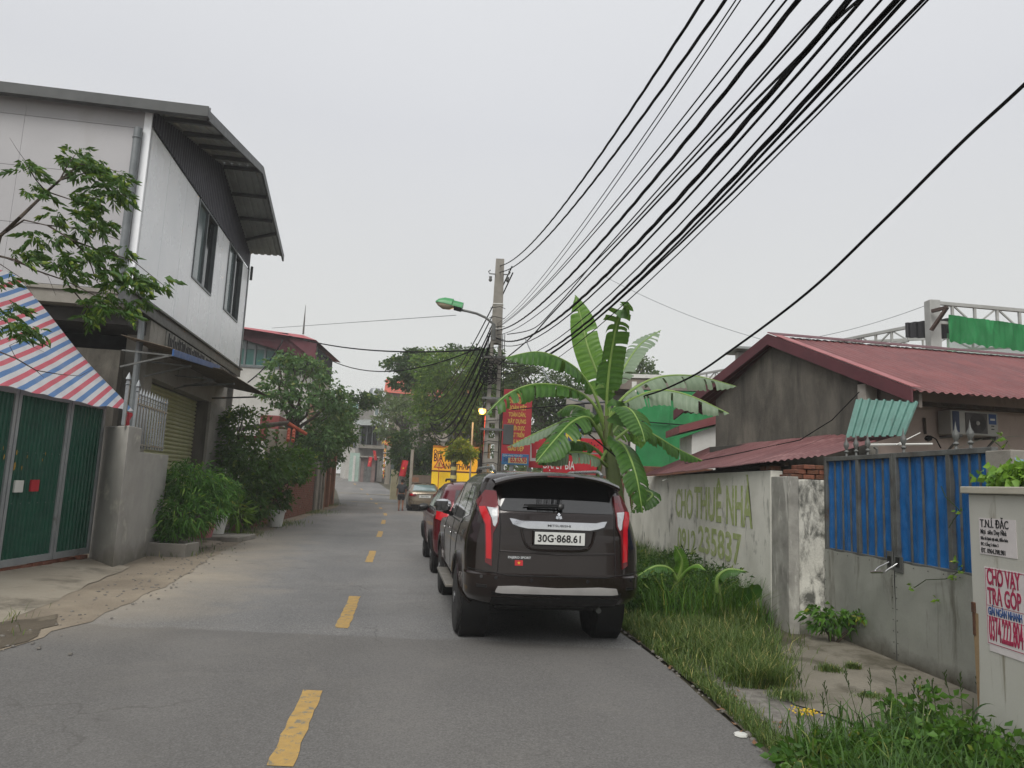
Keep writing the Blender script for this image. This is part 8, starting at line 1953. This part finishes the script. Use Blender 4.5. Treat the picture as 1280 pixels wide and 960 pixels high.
tree('thin tree with feathery leaves before the tan house', (AT(512, 600, 56).x, 56, tz(56)), [at_blob(485, 505, 56, 20, 10), at_blob(505, 515, 56, 26, 16), at_blob(482, 530, 56, 14, 14), at_blob(478, 490, 56, 8, 8), at_blob(520, 500, 56, 18, 14), at_blob(488, 545, 56, 12, 8)], 4200, .22, leafmat('feathery_leaf', '#4a5f36', '#6d8050', '#8a8d55'), 63, .12, .2, 36)
tree('dark bushy tree shading the flag and the far pole', (AT(520, 610, 47).x, 47, tz(47)), [at_blob(520, 560, 47, 24, 22), at_blob(505, 575, 47, 16, 14), at_blob(538, 580, 47, 18, 22), at_blob(530, 600, 47, 16, 14), at_blob(500, 555, 47, 12, 14)], 7500, .19, L_dark, 64, .15, .22, 34)
# trees behind the banner
tree('dark tree behind the red banner', (AT(680, 600, 40).x, 40, 0), [at_blob(655, 480, 40, 30, 22), at_blob(690, 490, 40, 36, 26), at_blob(670, 530, 40, 36, 30), at_blob(720, 510, 40, 30, 26), at_blob(640, 460, 40, 26, 14), at_blob(700, 550, 40, 40, 26), at_blob(740, 540, 41, 26, 26)], 17000, .18, leafmat('deep_green_leaf', '#24391f', '#3e562e', '#5d6f3c'), 65, .3, .2, 46)  # dark green leaf colour, varied at random from leaf to leaf
tree('grey green tree peeking above the netted building', (AT(805, 560, 44).x, 44, 0), [at_blob(803, 465, 44, 18, 16), at_blob(790, 480, 44, 22, 14), at_blob(820, 480, 44, 16, 12)], 3800, .19, L_far, 66, .2, .2, 24)
tree('round dark tree just left of the utility pole top leaves', (AT(625, 600, 46).x, 46, tz(46)), [at_blob(622, 470, 46, 20, 20), at_blob(612, 500, 46, 22, 26), at_blob(640, 500, 46, 20, 20), at_blob(618, 445, 46, 12, 10)], 7000, .2, L_dark, 67, .2, .2, 30)
# far tree line closing the view (reads as one mass)
r_ = np.random.RandomState(77); bl = []
for i in range(46):
    X = -75 + i * 4.6; Y = 100 + 8 * math.sin(i * 1.3) + max(0, -X - 20) * .3
    bl.append((X, Y, tz(Y) + 3.0, 4, 3, 3.4 + 1.2 * math.sin(i * 2.1)))
for i in range(18):
    X = -3 + i * 3.0; Y = 48 + 3 * math.sin(i * 1.7); bl.append((X, Y, 1.9, 2.6, 2, 2.2 + .5 * math.sin(i * 2.3)))
foliage('tree_line', bl, 42000, .5, .55, L_far, None, 77, .3, 12, .3); tag(COL.objects[-1], 'far band of trees closing the view beyond the houses', 'trees')
# trees on the left beyond the house
tree('dark green tree behind the orange gate house on the left', (-13.2, 43, 0), [at_blob(405, 530, 42, 24, 26), at_blob(425, 540, 42, 16, 22), at_blob(400, 560, 42, 20, 20)], 5200, .2, L_dark, 68, .15, .22, 28)
# lit street lamp
lp = AT(603, 514, 39); t = thing('street_lamp', 'lit sodium street lamp glowing orange beside the tree', 'street lamp', (lp.x + .25, 39.4, 0)); mb = MB(); mb.tube([(lp.x + .25, 39.4, 0), (lp.x + .25, 39.4, lp.z + .6), (lp.x + .1, 39.2, lp.z + .5), (lp.x, 39.1, lp.z + .22)], .04, 8); mb.build('lamp_post', M['steel_dark'], t, smooth=True)
mb = MB(); mb.lathe((lp.x, 39.0, lp.z + .1), [(.0, .12), (.16, .10), (.24, .02), (.22, 0)], 16); mb.build('lamp_shade', M['steel_dark'], t, smooth=True)
mb = MB(); mb.lathe((lp.x, 39.0, lp.z), [(0, -.17), (.12, -.13), (.18, -.02), (.18, .08), (0, .10)], 18); mb.build('bulb', mat('sodium_bulb', '#ffcc66', '#ffcc66', 2, .5, bump=0, emit='#ffb347', es=14), t, smooth=True)
pl_ = bpy.data.lights.new('lamp_light', 'POINT'); pl_.energy = 260; pl_.color = (1, .58, .18); pl_.shadow_soft_size = .25; po_ = bpy.data.objects.new('lamp_light', pl_); COL.objects.link(po_); po_.location = (lp.x, 38.7, lp.z - .25)

# ---------------------------------------------------------------- humid air
hm = bpy.data.materials.new('haze'); hm.use_nodes = True; hn = hm.node_tree; hn.nodes.clear(); ho_ = hn.nodes.new('ShaderNodeOutputMaterial'); hv = hn.nodes.new('ShaderNodeVolumePrincipled'); hv.inputs['Color'].default_value = (.93, .94, .95, 1); hv.inputs['Density'].default_value = .0015; hn.links.new(hv.outputs[0], ho_.inputs['Volume'])
mb = MB(); mb.box(-221, 221, -31, 601, -1.2, 15); tag(mb.build('haze', hm), 'thin humid haze softening the far end of the street', 'haze', kind='stuff')
